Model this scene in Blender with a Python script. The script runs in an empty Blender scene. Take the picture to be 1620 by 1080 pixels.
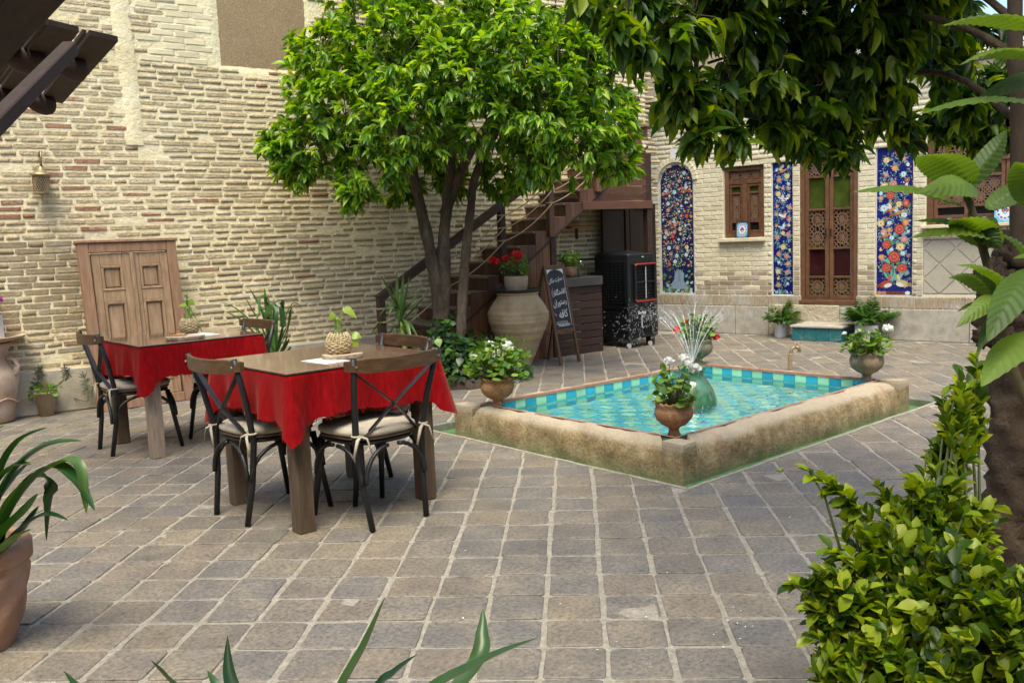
import bpy, math, random
import numpy as np
from mathutils import Vector, Matrix, Euler
random.seed(7); rng = np.random.default_rng(7)
SC = bpy.context.scene
COL = SC.collection
pi = math.pi
# ------------------------------------------------------------------ camera, sky, sun, exposure
CAM_H, F_PX = 1.40, 1414.0
_p, _r, _y = math.radians(6.5), math.radians(2.3), math.radians(48.5)
_F = Vector((math.cos(_y)*math.cos(_p), math.sin(_y)*math.cos(_p), -math.sin(_p)))
_Rt = Vector((math.sin(_y), -math.cos(_y), 0)); _Up = _Rt.cross(_F)
CR = _Rt*math.cos(_r) - _Up*math.sin(_r)
CU = _Up*math.cos(_r) + _Rt*math.sin(_r)
CF = _F; CC = Vector((0, 0, CAM_H))
cam = bpy.data.cameras.new('camera'); camo = bpy.data.objects.new('camera', cam); COL.objects.link(camo)
cam.sensor_width = 36; cam.lens = F_PX/1620*36; cam.clip_end = 200; cam.clip_start = .02
m = Matrix.Identity(4)
for i in range(3):
    m[i][0], m[i][1], m[i][2], m[i][3] = CR[i], CU[i], -CF[i], CC[i]
camo.matrix_world = m
SC.camera = camo
W = bpy.data.worlds.new('World'); SC.world = W; W.use_nodes = True
wn = W.node_tree.nodes; sky = wn.new('ShaderNodeTexSky'); sky.sky_type = 'NISHITA'; sky.sun_disc = False
SUN_EL, SUN_AZ = 64.0, 224.0          # the sun stands behind the camera, azimuth counted from +X towards +Y
sky.sun_elevation = math.radians(SUN_EL); sky.sun_rotation = math.radians(90 - SUN_AZ)
sky.air_density = 1.0; sky.dust_density = 2.5
W.node_tree.links.new(sky.outputs[0], wn['Background'].inputs[0]); wn['Background'].inputs[1].default_value = .10
sl = bpy.data.lights.new('sun', 'SUN'); sl.energy = 1.5; sl.angle = math.radians(34); sl.color = (1, .93, .72)
so = bpy.data.objects.new('sun', sl); COL.objects.link(so)
so.rotation_euler = Euler((0, math.radians(90 - SUN_EL), math.radians(SUN_AZ)))
so.location = (0, 0, 20)
SC.view_settings.view_transform = 'Standard'; SC.view_settings.look = 'None'
SC.view_settings.exposure = 1.64; SC.view_settings.gamma = 1; SC.view_settings.use_curve_mapping = False
SC.render.engine = 'CYCLES'
cy = SC.cycles
cy.use_denoising = True; cy.max_bounces = 10; cy.diffuse_bounces = 4; cy.glossy_bounces = 4
cy.transmission_bounces = 8; cy.transparent_max_bounces = 12; cy.blur_glossy = .5
cy.caustics_reflective = False; cy.caustics_refractive = True
cy.sample_clamp_indirect = 6

# ------------------------------------------------------------------ pixel helpers (photograph 1620 x 1080)
def ray(px, py): return CF*F_PX + CR*(px - 810) - CU*(py - 540)
def gz(px, py, z=0):
    d = ray(px, py); return CC + d*((z - CAM_H)/d.z)
def at(px, py, dist):                    # a point at that distance along the optical axis
    return CC + ray(px, py)*(dist/F_PX)
# ------------------------------------------------------------------ mesh helpers
def _cbox_topo():
    import itertools
    idx = {}; vs = []
    for c in itertools.product((-1, 1), repeat=3):
        for k in range(3):
            idx[(c, k)] = len(vs); vs.append((c, k))
    fs = []
    for k in range(3):
        l, n = (k+1) % 3, (k+2) % 3
        for s in (-1, 1):
            q = []
            for a, b in ((-1, -1), (1, -1), (1, 1), (-1, 1)):
                c = [0]*3; c[k] = s; c[l] = a; c[n] = b; q.append(idx[(tuple(c), k)])
            fs.append(q)
    for k, l in ((0, 1), (1, 2), (0, 2)):
        n = 3-k-l
        for s in (-1, 1):
            for t in (-1, 1):
                c0 = [0]*3; c0[k] = s; c0[l] = t; c0[n] = -1
                c1 = list(c0); c1[n] = 1
                c0 = tuple(c0); c1 = tuple(c1)
                fs.append([idx[(c0, k)], idx[(c1, k)], idx[(c1, l)], idx[(c0, l)]])
    for c in itertools.product((-1, 1), repeat=3): fs.append([idx[(c, 0)], idx[(c, 1)], idx[(c, 2)]])
    P = []
    for c, k in vs: P.append([c[i]*(1.0 if i == k else .8) for i in range(3)])
    out = []
    for f in fs:
        a, b, d = (Vector(P[f[i]]) for i in range(3))
        ce = sum((Vector(P[i]) for i in f), Vector())/len(f)
        out.append(tuple(f) if (b-a).cross(d-a).dot(ce) > 0 else tuple(reversed(f)))
    return vs, out
CBV, CBF = _cbox_topo()
CBS = np.array([c for c, k in CBV], float)                       # corner signs
CBK = np.array([[1.0 if i == k else 0.0 for i in range(3)] for c, k in CBV])  # 1 where full extent
def cbox_pts(dx, dy, dz, b):
    h = np.array([dx, dy, dz])/2
    return CBS*(h - (1-CBK)*min(b, h.min()*.9))
class MB:
    def __init__(s): s.v = []; s.f = []; s.c = []
    def add(s, vs, fs, M=None, col=None):
        o = len(s.v)
        if M is not None: vs = [M @ Vector(v) for v in vs]
        s.v.extend([tuple(v) for v in vs]); s.f.extend([tuple(i+o for i in f) for f in fs])
        s.c.extend([col]*len(fs)); return s
    def box(s, c, d, b=0.004, M=None, col=None):
        T = Matrix.Translation(c)
        return s.add(cbox_pts(d[0], d[1], d[2], b).tolist(), CBF, (M @ T) if M is not None else T, col)
    def bar(s, p0, p1, w, h, b=.003, up=(0, 0, 1)):
        p0, p1 = Vector(p0), Vector(p1); x = (p1-p0); L = x.length; x.normalize()
        u = Vector(up); y = u.cross(x)
        if y.length < 1e-4: y = Vector((0, 1, 0)).cross(x)
        y.normalize(); z = x.cross(y)
        M = Matrix(((x.x, y.x, z.x, 0), (x.y, y.y, z.y, 0), (x.z, y.z, z.z, 0), (0, 0, 0, 1)))
        return s.add(cbox_pts(L, w, h, b).tolist(), CBF, Matrix.Translation((p0+p1)/2) @ M)
    def tube(s, pts, r, n=8, cap=True, flat=1.0):
        pts = [Vector(p) for p in pts]; N = len(pts)
        rr = r if hasattr(r, '__len__') else [r]*N
        t = (pts[1]-pts[0]).normalized(); u = t.orthogonal().normalized()
        vs = []; fs = []
        for i, p in enumerate(pts):
            t2 = (pts[min(i+1, N-1)] - pts[max(i-1, 0)]).normalized()
            u = (u - t2*u.dot(t2)).normalized(); w = t2.cross(u)
            for k in range(n):
                a = 2*pi*k/n; vs.append(p + (u*math.cos(a) + w*math.sin(a)*flat)*rr[i])
        for i in range(N-1):
            for k in range(n):
                k2 = (k+1) % n; fs.append((i*n+k, i*n+k2, (i+1)*n+k2, (i+1)*n+k))
        if cap: fs.append(tuple(reversed(range(n)))); fs.append(tuple((N-1)*n+k for k in range(n)))
        return s.add(vs, fs)
    def lathe(s, prof, n=28, o=(0, 0, 0), fn=None, cap=False):
        vs = []; fs = []; N = len(prof)
        for i, (r, z) in enumerate(prof):
            for k in range(n):
                a = 2*pi*k/n; rr, zz = (r, z) if fn is None else fn(r, z, a, i)
                vs.append((o[0]+rr*math.cos(a), o[1]+rr*math.sin(a), o[2]+zz))
        for i in range(N-1):
            for k in range(n):
                k2 = (k+1) % n; fs.append((i*n+k, i*n+k2, (i+1)*n+k2, (i+1)*n+k))
        if cap: fs.append(tuple(reversed(range(n)))); fs.append(tuple((N-1)*n+k for k in range(n)))
        return s.add(vs, fs)
    def poly(s, pts, th, M=None, col=None):       # prism from a flat polygon (x,y) of thickness th in z
        n = len(pts); vs = [(x, y, 0) for x, y in pts] + [(x, y, -th) for x, y in pts]
        fs = [tuple(range(n)), tuple(reversed(range(n, 2*n)))]
        for k in range(n): fs.append((k, n+k, n+(k+1) % n, (k+1) % n))
        return s.add(vs, fs, M, col)
    def sheet(s, fn, nu, nv):
        vs = [fn(i/nu, j/nv) for j in range(nv+1) for i in range(nu+1)]
        fs = [(j*(nu+1)+i, j*(nu+1)+i+1, (j+1)*(nu+1)+i+1, (j+1)*(nu+1)+i) for j in range(nv) for i in range(nu)]
        return s.add(vs, fs)
    def mesh(s, name, mat, smooth=False):
        me = bpy.data.meshes.new(name); me.from_pydata(s.v, [], s.f)
        if any(c is not None for c in s.c):
            at_ = me.color_attributes.new('paint', 'FLOAT_COLOR', 'CORNER')
            buf = []
            for f, c in zip(s.f, s.c):
                buf.extend(list((*(c or (.5, .5, .5)), 1.0))*len(f))
            at_.data.foreach_set('color', buf)
        if smooth: me.polygons.foreach_set('use_smooth', [True]*len(me.polygons))
        if mat is not None: me.materials.append(mat)
        me.update(); return me
    def build(s, name, mat, parent=None, smooth=False, M=None):
        return obj(name, s.mesh(name, mat, smooth), parent, M)
def obj(name, me, parent=None, M=None):
    o = bpy.data.objects.new(name, me); COL.objects.link(o)
    if parent is not None: o.parent = parent
    if M is not None: o.matrix_local = M
    return o
def tag(o, label, cat=None, group=None, kind=None):
    if label: o['label'] = label
    if cat: o['category'] = cat
    if group: o['group'] = group
    if kind: o['kind'] = kind
    return o
def stuff(o): o['kind'] = 'stuff'; return o
def thing(name, label, cat, loc=(0, 0, 0), rz=0, group=None):
    o = bpy.data.objects.new(name, None); COL.objects.link(o); o.location = loc; o.rotation_euler = (0, 0, rz)
    o.empty_display_size = .1
    return tag(o, label, cat, group)
def copy_tree(o, parent=None):
    c = o.copy(); COL.objects.link(c); c.parent = parent
    for ch in [x for x in COL.objects if x.parent == o]: copy_tree(ch, c)
    return c
def np_mesh(name, V, Fq, mat, smooth=True, col=None):
    """V (n,3); Fq list of index arrays (m,3) or (m,4)."""
    me = bpy.data.meshes.new(name)
    nl = sum(f.size for f in Fq); nf = sum(len(f) for f in Fq)
    me.vertices.add(len(V)); me.vertices.foreach_set('co', np.asarray(V, np.float32).ravel())
    me.loops.add(nl); me.polygons.add(nf)
    me.loops.foreach_set('vertex_index', np.concatenate([f.ravel() for f in Fq]).astype(np.int32))
    tot = np.concatenate([np.full(len(f), f.shape[1]) for f in Fq]).astype(np.int32)
    st = np.concatenate([[0], np.cumsum(tot)[:-1]]).astype(np.int32)
    me.polygons.foreach_set('loop_start', st); me.polygons.foreach_set('loop_total', tot)
    if smooth: me.polygons.foreach_set('use_smooth', np.ones(nf, bool))
    me.update(calc_edges=True); me.validate()
    if mat is not None: me.materials.append(mat)
    return me
# ------------------------------------------------------------------ materials
MATS = {}
def newmat(name):
    m_ = bpy.data.materials.new(name); m_.use_nodes = True
    nt = m_.node_tree; nt.nodes.clear()
    out = nt.nodes.new('ShaderNodeOutputMaterial'); MATS[name] = m_
    return m_, nt, nt.nodes.new, nt.links.new, out
def randval(nt):
    oi = nt.nodes.new('ShaderNodeObjectInfo'); ge = nt.nodes.new('ShaderNodeNewGeometry')
    a = nt.nodes.new('ShaderNodeMath'); a.operation = 'ADD'
    nt.links.new(oi.outputs['Random'], a.inputs[0]); nt.links.new(ge.outputs['Random Per Island'], a.inputs[1])
    b = nt.nodes.new('ShaderNodeMath'); b.operation = 'FRACT'; nt.links.new(a.outputs[0], b.inputs[0])
    return b.outputs[0]
def ramp(nt, src, stops):
    r = nt.nodes.new('ShaderNodeValToRGB'); e = r.color_ramp.elements
    while len(e) < len(stops): e.new(.5)
    for k, (p, c) in enumerate(stops): e[k].position = p; e[k].color = (*c, 1)
    nt.links.new(src, r.inputs[0]); return r.outputs[0]
def mixc(nt, fac, a, b, mode='MIX'):
    n = nt.nodes.new('ShaderNodeMix'); n.data_type = 'RGBA'; n.blend_type = mode
    if isinstance(fac, (int, float)): n.inputs[0].default_value = fac
    else: nt.links.new(fac, n.inputs[0])
    for s, k in ((a, 6), (b, 7)):
        if isinstance(s, tuple): n.inputs[k].default_value = (*s, 1)
        else: nt.links.new(s, n.inputs[k])
    return n.outputs[2]
def noise(nt, vec, scale, detail=5, rough=.6, dist=0):
    n = nt.nodes.new('ShaderNodeTexNoise'); n.inputs['Scale'].default_value = scale
    n.inputs['Detail'].default_value = detail; n.inputs['Roughness'].default_value = rough; n.inputs['Distortion'].default_value = dist
    if vec is not None: nt.links.new(vec, n.inputs['Vector'])
    return n.outputs['Fac']
def coords(nt, kind='Object', stretch=(1, 1, 1), rnd=None):
    if kind == 'World':
        g = nt.nodes.new('ShaderNodeNewGeometry'); src = g.outputs['Position']
    else:
        t = nt.nodes.new('ShaderNodeTexCoord'); src = t.outputs[kind]
    if rnd is not None:
        sc_ = nt.nodes.new('ShaderNodeVectorMath'); sc_.operation = 'MULTIPLY_ADD'
        cmb = nt.nodes.new('ShaderNodeCombineXYZ')
        for k in range(3): nt.links.new(rnd, cmb.inputs[k])
        nt.links.new(cmb.outputs[0], sc_.inputs[0]); sc_.inputs[1].default_value = (37, 53, 71); nt.links.new(src, sc_.inputs[2]); src = sc_.outputs[0]
    mp = nt.nodes.new('ShaderNodeMapping'); nt.links.new(src, mp.inputs[0]); mp.inputs['Scale'].default_value = stretch
    return mp.outputs[0]
def pm(name, tones, scale=8, rough=.7, bump=.0, bscale=None, metal=0, kind='Object', stretch=(1, 1, 1), per=None, dirt=None, spec=.5, coat=0, rrange=.0, bdist=.01, fine=None):
    """noise-toned principled material. tones: ramp stops over noise; per: ramp stops over a random value per piece
    (mixed in by per[0]); dirt: (colour, scale, amount)."""
    m_, nt, N, L, out = newmat(name)
    b = N('ShaderNodeBsdfPrincipled'); L(b.outputs[0], out.inputs[0])
    rv = randval(nt); v = coords(nt, kind, stretch, rv if kind == 'Object' else None)
    nz = noise(nt, v, scale)
    c = ramp(nt, nz, tones)
    if per is not None:
        f, stops = per; pc = ramp(nt, rv, stops)
        c = mixc(nt, f, c, pc) if f > 0 else mixc(nt, -f, c, pc, 'MULTIPLY')
    if fine is not None:
        fs_, fa = fine; c = mixc(nt, fa, c, ramp(nt, noise(nt, v, fs_, 4, .7), [(.32, (.28, .28, .27)), (.5, (1, 1, 1)), (.68, (1.5, 1.48, 1.42))]), 'MULTIPLY')
    if dirt is not None:
        dc, ds, da = dirt; dn = noise(nt, coords(nt, 'World'), ds, 6, .65)
        mr = N('ShaderNodeMapRange'); mr.inputs['From Min'].default_value = .52; mr.inputs['From Max'].default_value = .72; mr.inputs['To Max'].default_value = da
        L(dn, mr.inputs[0]); c = mixc(nt, mr.outputs[0], c, dc)
    L(c, b.inputs['Base Color'])
    b.inputs['Metallic'].default_value = metal; b.inputs['Specular IOR Level'].default_value = spec
    b.inputs['Roughness'].default_value = rough; b.inputs['Coat Weight'].default_value = coat; b.inputs['Coat Roughness'].default_value = .08
    if rrange:
        mr = N('ShaderNodeMapRange'); mr.inputs['To Min'].default_value = rough-rrange; mr.inputs['To Max'].default_value = rough+rrange; L(nz, mr.inputs[0]); L(mr.outputs[0], b.inputs['Roughness'])
    if bump:
        bn = N('ShaderNodeBump'); bn.inputs['Strength'].default_value = bump; bn.inputs['Distance'].default_value = bdist
        L(noise(nt, v, bscale or scale*3, 6, .65), bn.inputs['Height']); L(bn.outputs[0], b.inputs['Normal'])
    return m_
def leafmat(name, stops, trans=.45, rough=.38, veins=False, back=None, mott=.35):
    m_, nt, N, L, out = newmat(name)
    c = ramp(nt, randval(nt), stops)
    v = coords(nt, 'World'); c = mixc(nt, mott, c, ramp(nt, noise(nt, v, 9, 3), [(.3, (.35, .35, .35)), (.7, (1.5, 1.5, 1.3))]), 'MULTIPLY')
    b = N('ShaderNodeBsdfPrincipled'); L(c, b.inputs['Base Color']); b.inputs['Roughness'].default_value = rough
    b.inputs['Specular IOR Level'].default_value = .45
    t = N('ShaderNodeBsdfTranslucent'); hs = N('ShaderNodeHueSaturation'); hs.inputs['Saturation'].default_value = 1.15; hs.inputs['Value'].default_value = 1.5; hs.inputs['Hue'].default_value = .485
    L(c, hs.inputs['Color']); L(hs.outputs[0], t.inputs[0])
    mx = N('ShaderNodeMixShader'); mx.inputs[0].default_value = trans; L(b.outputs[0], mx.inputs[1]); L(t.outputs[0], mx.inputs[2]); L(mx.outputs[0], out.inputs[0])
    if veins:
        bn = N('ShaderNodeBump'); bn.inputs['Strength'].default_value = .5; bn.inputs['Distance'].default_value = .004
        L(noise(nt, coords(nt, 'Object'), 60, 2), bn.inputs['Height']); L(bn.outputs[0], b.inputs['Normal'])
    return m_
# ------------------------------------------------------------------ floor of square clay pavers, laid diagonally
M_tile = pm('paver_clay', [(.25, (.068, .063, .057)), (.42, (.132, .122, .109)), (.56, (.195, .17, .135)), (.75, (.31, .25, .175))], 5, .55, .7, 70, kind='World',
            per=(.5, [(0, (.105, .10, .095)), (.18, (.235, .185, .125)), (.36, (.145, .138, .132)), (.55, (.27, .22, .15)), (.7, (.15, .145, .14)), (.85, (.22, .17, .12)), (1, (.17, .155, .135))]),
            dirt=((.12, .105, .088), 1.9, .5), bdist=.006, fine=(55, .7))
M_mortar = pm('floor_mortar', [(.3, (.25, .225, .18)), (.7, (.39, .355, .29))], 30, .9, .7, 120, kind='World', dirt=((.24, .21, .16), 2.2, .5), fine=(110, .35))
M_green = pm('green_paint', [(.3, (.04, .13, .04)), (.7, (.09, .24, .07))], 14, .6, .3, kind='World', dirt=((.1, .13, .07), 4, .6))
M_kerb = pm('channel_wall', [(.3, (.12, .13, .10)), (.7, (.22, .23, .18))], 20, .8, .5, kind='World', dirt=((.08, .12, .06), 5, .7))
def wall_y(x): return 8.85 - .11*(x - 1.85)
def face_x(y): return 10.3 + .14*(7.6 - y)
OUT = [Vector(p) for p in ((4.06, 3.14), (6.88, 3.12), (6.88, 5.12), (4.07, 5.28))]     # pool rim, outer foot
INN = [Vector(p) for p in ((4.17, 3.28), (6.74, 3.29), (6.72, 4.95), (4.17, 5.09))]     # pool rim, inner edge
CHN = [Vector(p) for p in ((3.895, 2.99), (7.08, 3.0), (7.10, 5.36), (3.93, 5.50))]     # drain channel, outer edge
floor = bpy.data.objects.new('floor', None); COL.objects.link(floor); tag(floor, 'diagonal grid of worn brown clay pavers with pale mortar joints', kind='structure')
FX0, FX1, FY0, FY1 = -4.0, 11.6, -4.0, 9.2
mb = MB()
z = -.0045
# mortar bed: ring of four trapezoids round the channel, finely divided
ring = [Vector((FX0, FY0)), Vector((FX1, FY0)), Vector((FX1, FY1)), Vector((FX0, FY1))]
for k in range(4):
    a, b, c_, d = ring[k], ring[(k+1) % 4], CHN[(k+1) % 4], CHN[k]
    mb.sheet(lambda u, v, a=a, b=b, c_=c_, d=d: ((a.lerp(b, u).lerp(d.lerp(c_, u), v)).x, (a.lerp(b, u).lerp(d.lerp(c_, u), v)).y, z), 8, 6)
bed = mb.build('mortar_bed', M_mortar, floor)
TH = math.radians(44.3); TE = Vector((math.cos(TH), math.sin(TH))); TN = Vector((math.sin(TH), -math.cos(TH)))
PC, PR = .2193, .2235
def clip(poly, p, n):            # keep the side where (q-p).n >= 0
    out = []
    for i in range(len(poly)):
        a, b = poly[i], poly[(i+1) % len(poly)]; da, db = (a-p).dot(n), (b-p).dot(n)
        if da >= 0: out.append(a)
        if da*db < 0: out.append(a.lerp(b, da/(da-db)))
    return out
def area(p): return abs(sum(p[i].x*p[(i+1) % len(p)].y - p[(i+1) % len(p)].x*p[i].y for i in range(len(p))))/2
def inside(q, quad):
    return all((quad[(k+1) % 4]-quad[k]).cross(q-quad[k]) > 0 for k in range(4))
def cut_quad(poly, quad, mg):
    """the largest convex piece of poly outside the quad (grown by mg)"""
    best = []
    if not any(inside(q, [quad[k] for k in range(4)]) for q in poly + [sum(poly, Vector((0, 0)))/len(poly)]): 
        ok = True
        for k in range(4):
            pass
        return poly
    for k in range(4):
        a, b = quad[k], quad[(k+1) % 4]; e = (b-a).normalized(); n = Vector((e.y, -e.x))
        c = clip(poly, a + n*mg, n)
        if len(c) > 2 and area(c) > (area(best) if best else 0): best = c
    return best
def paver(poly, zt):
    """irregular worn slab: top polygon with a rounded-off rim"""
    ce = sum(poly, Vector((0, 0)))/len(poly); n = len(poly)
    if area(poly) < .002: return None
    zz = [zt + random.gauss(0, .0012) for _ in poly]
    vs = []; 
    for q, h in zip(poly, zz):
        t = q + (ce-q).normalized()*.005; vs.append((t.x, t.y, h))
    for q, h in zip(poly, zz): vs.append((q.x, q.y, h - .0028))
    for q in poly: vs.append((q.x, q.y, -.03))
    fs = [tuple(range(n))]
    for r in (0, 1):
        for k in range(n): fs.append((r*n+k, (r+1)*n+k, (r+1)*n+(k+1) % n, r*n+(k+1) % n))
    return vs, fs
tiles = []
for i in range(-30, 32):
    for j in range(-18, 62):
        ctr = TN*(-.154 + PC*(i+.5)) + TE*(2.72 + PR*(j+.5))
        if not (FX0+.2 < ctr.x < FX1 and FY0+.2 < ctr.y < FY1): continue
        if ctr.y > wall_y(ctr.x) - .04 or ctr.x > face_x(ctr.y) - .06: continue
        d = Vector((ctr.x, ctr.y, 0)) - CC; dep = d.dot(CF)
        px = 810 + F_PX*d.dot(CR)/dep if dep > .3 else 1e9; py = 540 - F_PX*d.dot(CU)/dep if dep > .3 else 1e9
        seen = -260 < px < 1880 and py < 1330
        if not seen: continue
        hc, hr = PC/2 - .0068 - random.random()*.003, PR/2 - .0032 - random.random()*.0025
        jit = lambda: random.gauss(0, .0024)
        off = TE*random.gauss(0, .003) + TN*random.gauss(0, .003)
        q = [ctr + off + TN*(a*hc+jit()) + TE*(b*hr+jit()) for a, b in ((-1, -1), (1, -1), (1, 1), (-1, 1))]
        # small uneven breaks in the straight edges
        poly = []
        for k in range(4):
            a, b = q[k], q[(k+1) % 4]; poly.append(a + (b-a)*.05 + (ctr-a)*.015)
            for f in (.33, .67):
                p = a.lerp(b, f + random.gauss(0, .03)); poly.append(p + (ctr-p)*random.uniform(-.010, .020))
            poly.append(b + (a-b)*.05 + (ctr-b)*.015)
        if (q[1]-q[0]).cross(q[2]-q[1]) < 0: poly.reverse()
        poly = cut_quad(poly, CHN, .035)
        if len(poly) < 3: continue
        r = paver(poly, random.gauss(0, .0016))
        if r: tiles.append((dep, px, py, r, ctr))
tiles.sort(key=lambda t: -(0 if not (-60 < t[1] < 1680 and t[2] < 1100) else 1/max(t[0], .5)**2))
far = MB()
for k, (dep, px, py, (vs, fs), ctr) in enumerate(tiles):
    if k < 300:
        o = Vector((ctr.x, ctr.y, 0))
        MB().add([Vector(v)-o for v in vs], fs).build('paver', M_tile, floor, M=Matrix.Translation(o))
    else: far.add(vs, fs)
stuff(far.build('far_pavers', M_tile, floor))
# drain channel: sunk strip round the pool, painted green, with a low wall on its outer side
ch = bpy.data.objects.new('drain_channel', None); COL.objects.link(ch); tag(ch, 'narrow sunken drain channel with green painted bottom around the pool', kind='structure')
mb = MB()
for k in range(4):
    a, b, c_, d = CHN[k], CHN[(k+1) % 4], OUT[(k+1) % 4], OUT[k]
    ci = sum(OUT, Vector((0, 0)))/4
    c2, d2 = c_.lerp(ci, .03), d.lerp(ci, .03)
    mb.sheet(lambda u, v, a=a, b=b, c2=c2, d2=d2: (*a.lerp(b, u).lerp(d2.lerp(c2, u), v), -.055), 10, 2)
mb.build('channel_bed', M_green, ch)
for k in range(4):
    a, b = CHN[k], CHN[(k+1) % 4]
    e = (b-a).normalized(); n = Vector((e.y, -e.x)); a2, b2 = a + n*.03 - e*.03, b + n*.03 + e*.03
    mb = MB(); vs = []
    N_ = 24
    for t in range(N_+1):
        p = a.lerp(b, t/N_); q = a2.lerp(b2, t/N_); h = random.gauss(0, .0012)
        vs += [(p.x, p.y, -.06), (p.x, p.y, -.004+h), (p.x+n.x*.004, p.y+n.y*.004, .0005+h), (q.x, q.y, .0005+h), (q.x, q.y, -.02)]
    fs = []
    for t in range(N_):
        for r in range(4): fs.append((t*5+r, (t+1)*5+r, (t+1)*5+r+1, t*5+r+1))
    mb.add(vs, [tuple(reversed(f)) for f in fs]).build('channel_wall', M_kerb if k in (1, 2) else M_mortar, ch)

# ------------------------------------------------------------------ the pool
M_stone = pm('pool_stone', [(.2, (.13, .092, .04)), (.42, (.24, .175, .085)), (.6, (.34, .26, .145)), (.8, (.46, .375, .235))], 9, .9, .7, 45, kind='World', dirt=((.15, .115, .05), 4.1, .7), bdist=.014, fine=(60, .55))
def pool_stone():
    m_ = M_stone; nt = m_.node_tree; N, L = nt.nodes.new, nt.links.new
    b = [n for n in nt.nodes if n.type == 'BSDF_PRINCIPLED'][0]; src = b.inputs['Base Color'].links[0].from_socket
    # clay-red wash along the inner lip, moss at the foot, pale lime on top: stains bound to the stone
    g = N('ShaderNodeNewGeometry'); sx = N('ShaderNodeSeparateXYZ'); L(g.outputs['Position'], sx.inputs[0])
    nz = noise(nt, coords(nt, 'World'), 2.6, 6, .7); nf = noise(nt, coords(nt, 'World'), 11, 4, .6)
    def band(z0, z1, jitter, amt, nn):
        a = N('ShaderNodeMath'); a.operation = 'MULTIPLY_ADD'; L(nn, a.inputs[0]); a.inputs[1].default_value = jitter; L(sx.outputs[2], a.inputs[2])
        mr = N('ShaderNodeMapRange'); mr.inputs['From Min'].default_value = z0; mr.inputs['From Max'].default_value = z1; mr.inputs['To Max'].default_value = amt; L(a.outputs[0], mr.inputs[0]); return mr.outputs[0]
    c = mixc(nt, band(.17, .20, .09, .75, nz), src, (.44, .375, .28))
    c = mixc(nt, band(.085, .0, .11, .7, nf), c, (.19, .20, .10))
    st = N('ShaderNodeMapRange'); st.inputs['From Min'].default_value = .62; st.inputs['From Max'].default_value = .7; st.inputs['To Max'].default_value = .5
    L(noise(nt, coords(nt, 'World', (2.2, 2.2, .5)), 2.1, 5, .6), st.inputs[0]); c = mixc(nt, st.outputs[0], c, (.31, .15, .10))
    L(c, b.inputs['Base Color'])
pool_stone()
M_lip = pm('clay_lip', [(.3, (.30, .14, .09)), (.7, (.42, .24, .17))], 16, .8, .5, kind='World', dirt=((.3, .25, .19), 5, .6))
def glazed(name, a, b_):
    return pm(name, [(.3, a), (.7, b_)], 12, .22, .1, 40, per=(.35, [(0, tuple(x*.7 for x in a)), (1, tuple(min(1, x*1.35) for x in b_))]), kind='Object', coat=.4)
M_blue = glazed('glazed_blue_tile', (.02, .30, .48), (.03, .42, .60)); M_grn = glazed('glazed_green_tile', (.24, .56, .36), (.36, .68, .46))
pool = thing('fountain_pool', 'rectangular stone rimmed courtyard pool lined with blue and green checkered tiles', 'pool', (5.46, 4.15, 0))
PO = Vector((5.46, 4.15, 0)); PM = Matrix.Translation(-PO)
ZT, ZW, ZB = .192, .115, -.20
prof = [(0, -.056), (-.02, .0), (0, .05), (.06, .105), (.2, .148), (.42, .172), (.7, .186), (.93, .192), (1.0, .188)]
for k in range(4):
    a, b, c_, d = OUT[k], OUT[(k+1) % 4], INN[(k+1) % 4], INN[k]
    n_ = 170; vs = []; fs = []; e_ = (b-a); u0_ = (d-a).dot(e_)/e_.length_squared; u1_ = (c_-a).dot(e_)/e_.length_squared
    for t in range(n_+1):
        u = u0_ + (u1_-u0_)*t/n_
        for j, (f, h) in enumerate(prof):
            p = a.lerp(b, u).lerp(d.lerp(c_, u), f)
            w = .006*math.sin(u*23+k*2+j) + .004*math.sin(u*57+k) + random.gauss(0, .0020) + .004*math.sin(u*131+j*1.7)*math.sin(u*89+j)
            if j in (0, 8): w *= .2
            e = (d.lerp(c_, u) - a.lerp(b, u)).normalized()
            vs.append((p.x - e.x*w, p.y - e.y*w, h + w*.7))
    J = len(prof)
    for t in range(n_):
        for j in range(J-1): fs.append((t*J+j, (t+1)*J+j, (t+1)*J+j+1, t*J+j+1))
    fs += [tuple(range(J)), tuple(reversed(range(n_*J, n_*J+J)))]
    MB().add([PM @ Vector(v) for v in vs], fs).build('rim_stone', M_stone, pool, smooth=True)
    # corner block
    e1 = (OUT[(k+1) % 4]-OUT[k]).normalized(); e2 = (OUT[(k-1) % 4]-OUT[k]).normalized(); dv = INN[k]-OUT[k]
    p = [OUT[k], OUT[k]+e1*(dv.dot(e1)+.012), INN[k]+(e1+e2)*.008, OUT[k]+e2*(dv.dot(e2)+.012)]
    ce = (p[0]+p[2])/2
    vs = []
    for h, sc_ in ((-.056, 1.05), (.0, 1.045), (.172, 1.045), (.19, 1.0)):
        for q in p: vs.append((*(ce + (q-ce)*sc_), h + (random.gauss(0, .004) if h > .1 else 0)))
    fs = [(12, 13, 14, 15)] + [(r*4+i, r*4+(i+1) % 4, r*4+4+(i+1) % 4, r*4+4+i) for r in range(3) for i in range(4)]
    MB().add([PM @ Vector(v) for v in vs], fs).build('corner_block', M_stone, pool)
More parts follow.
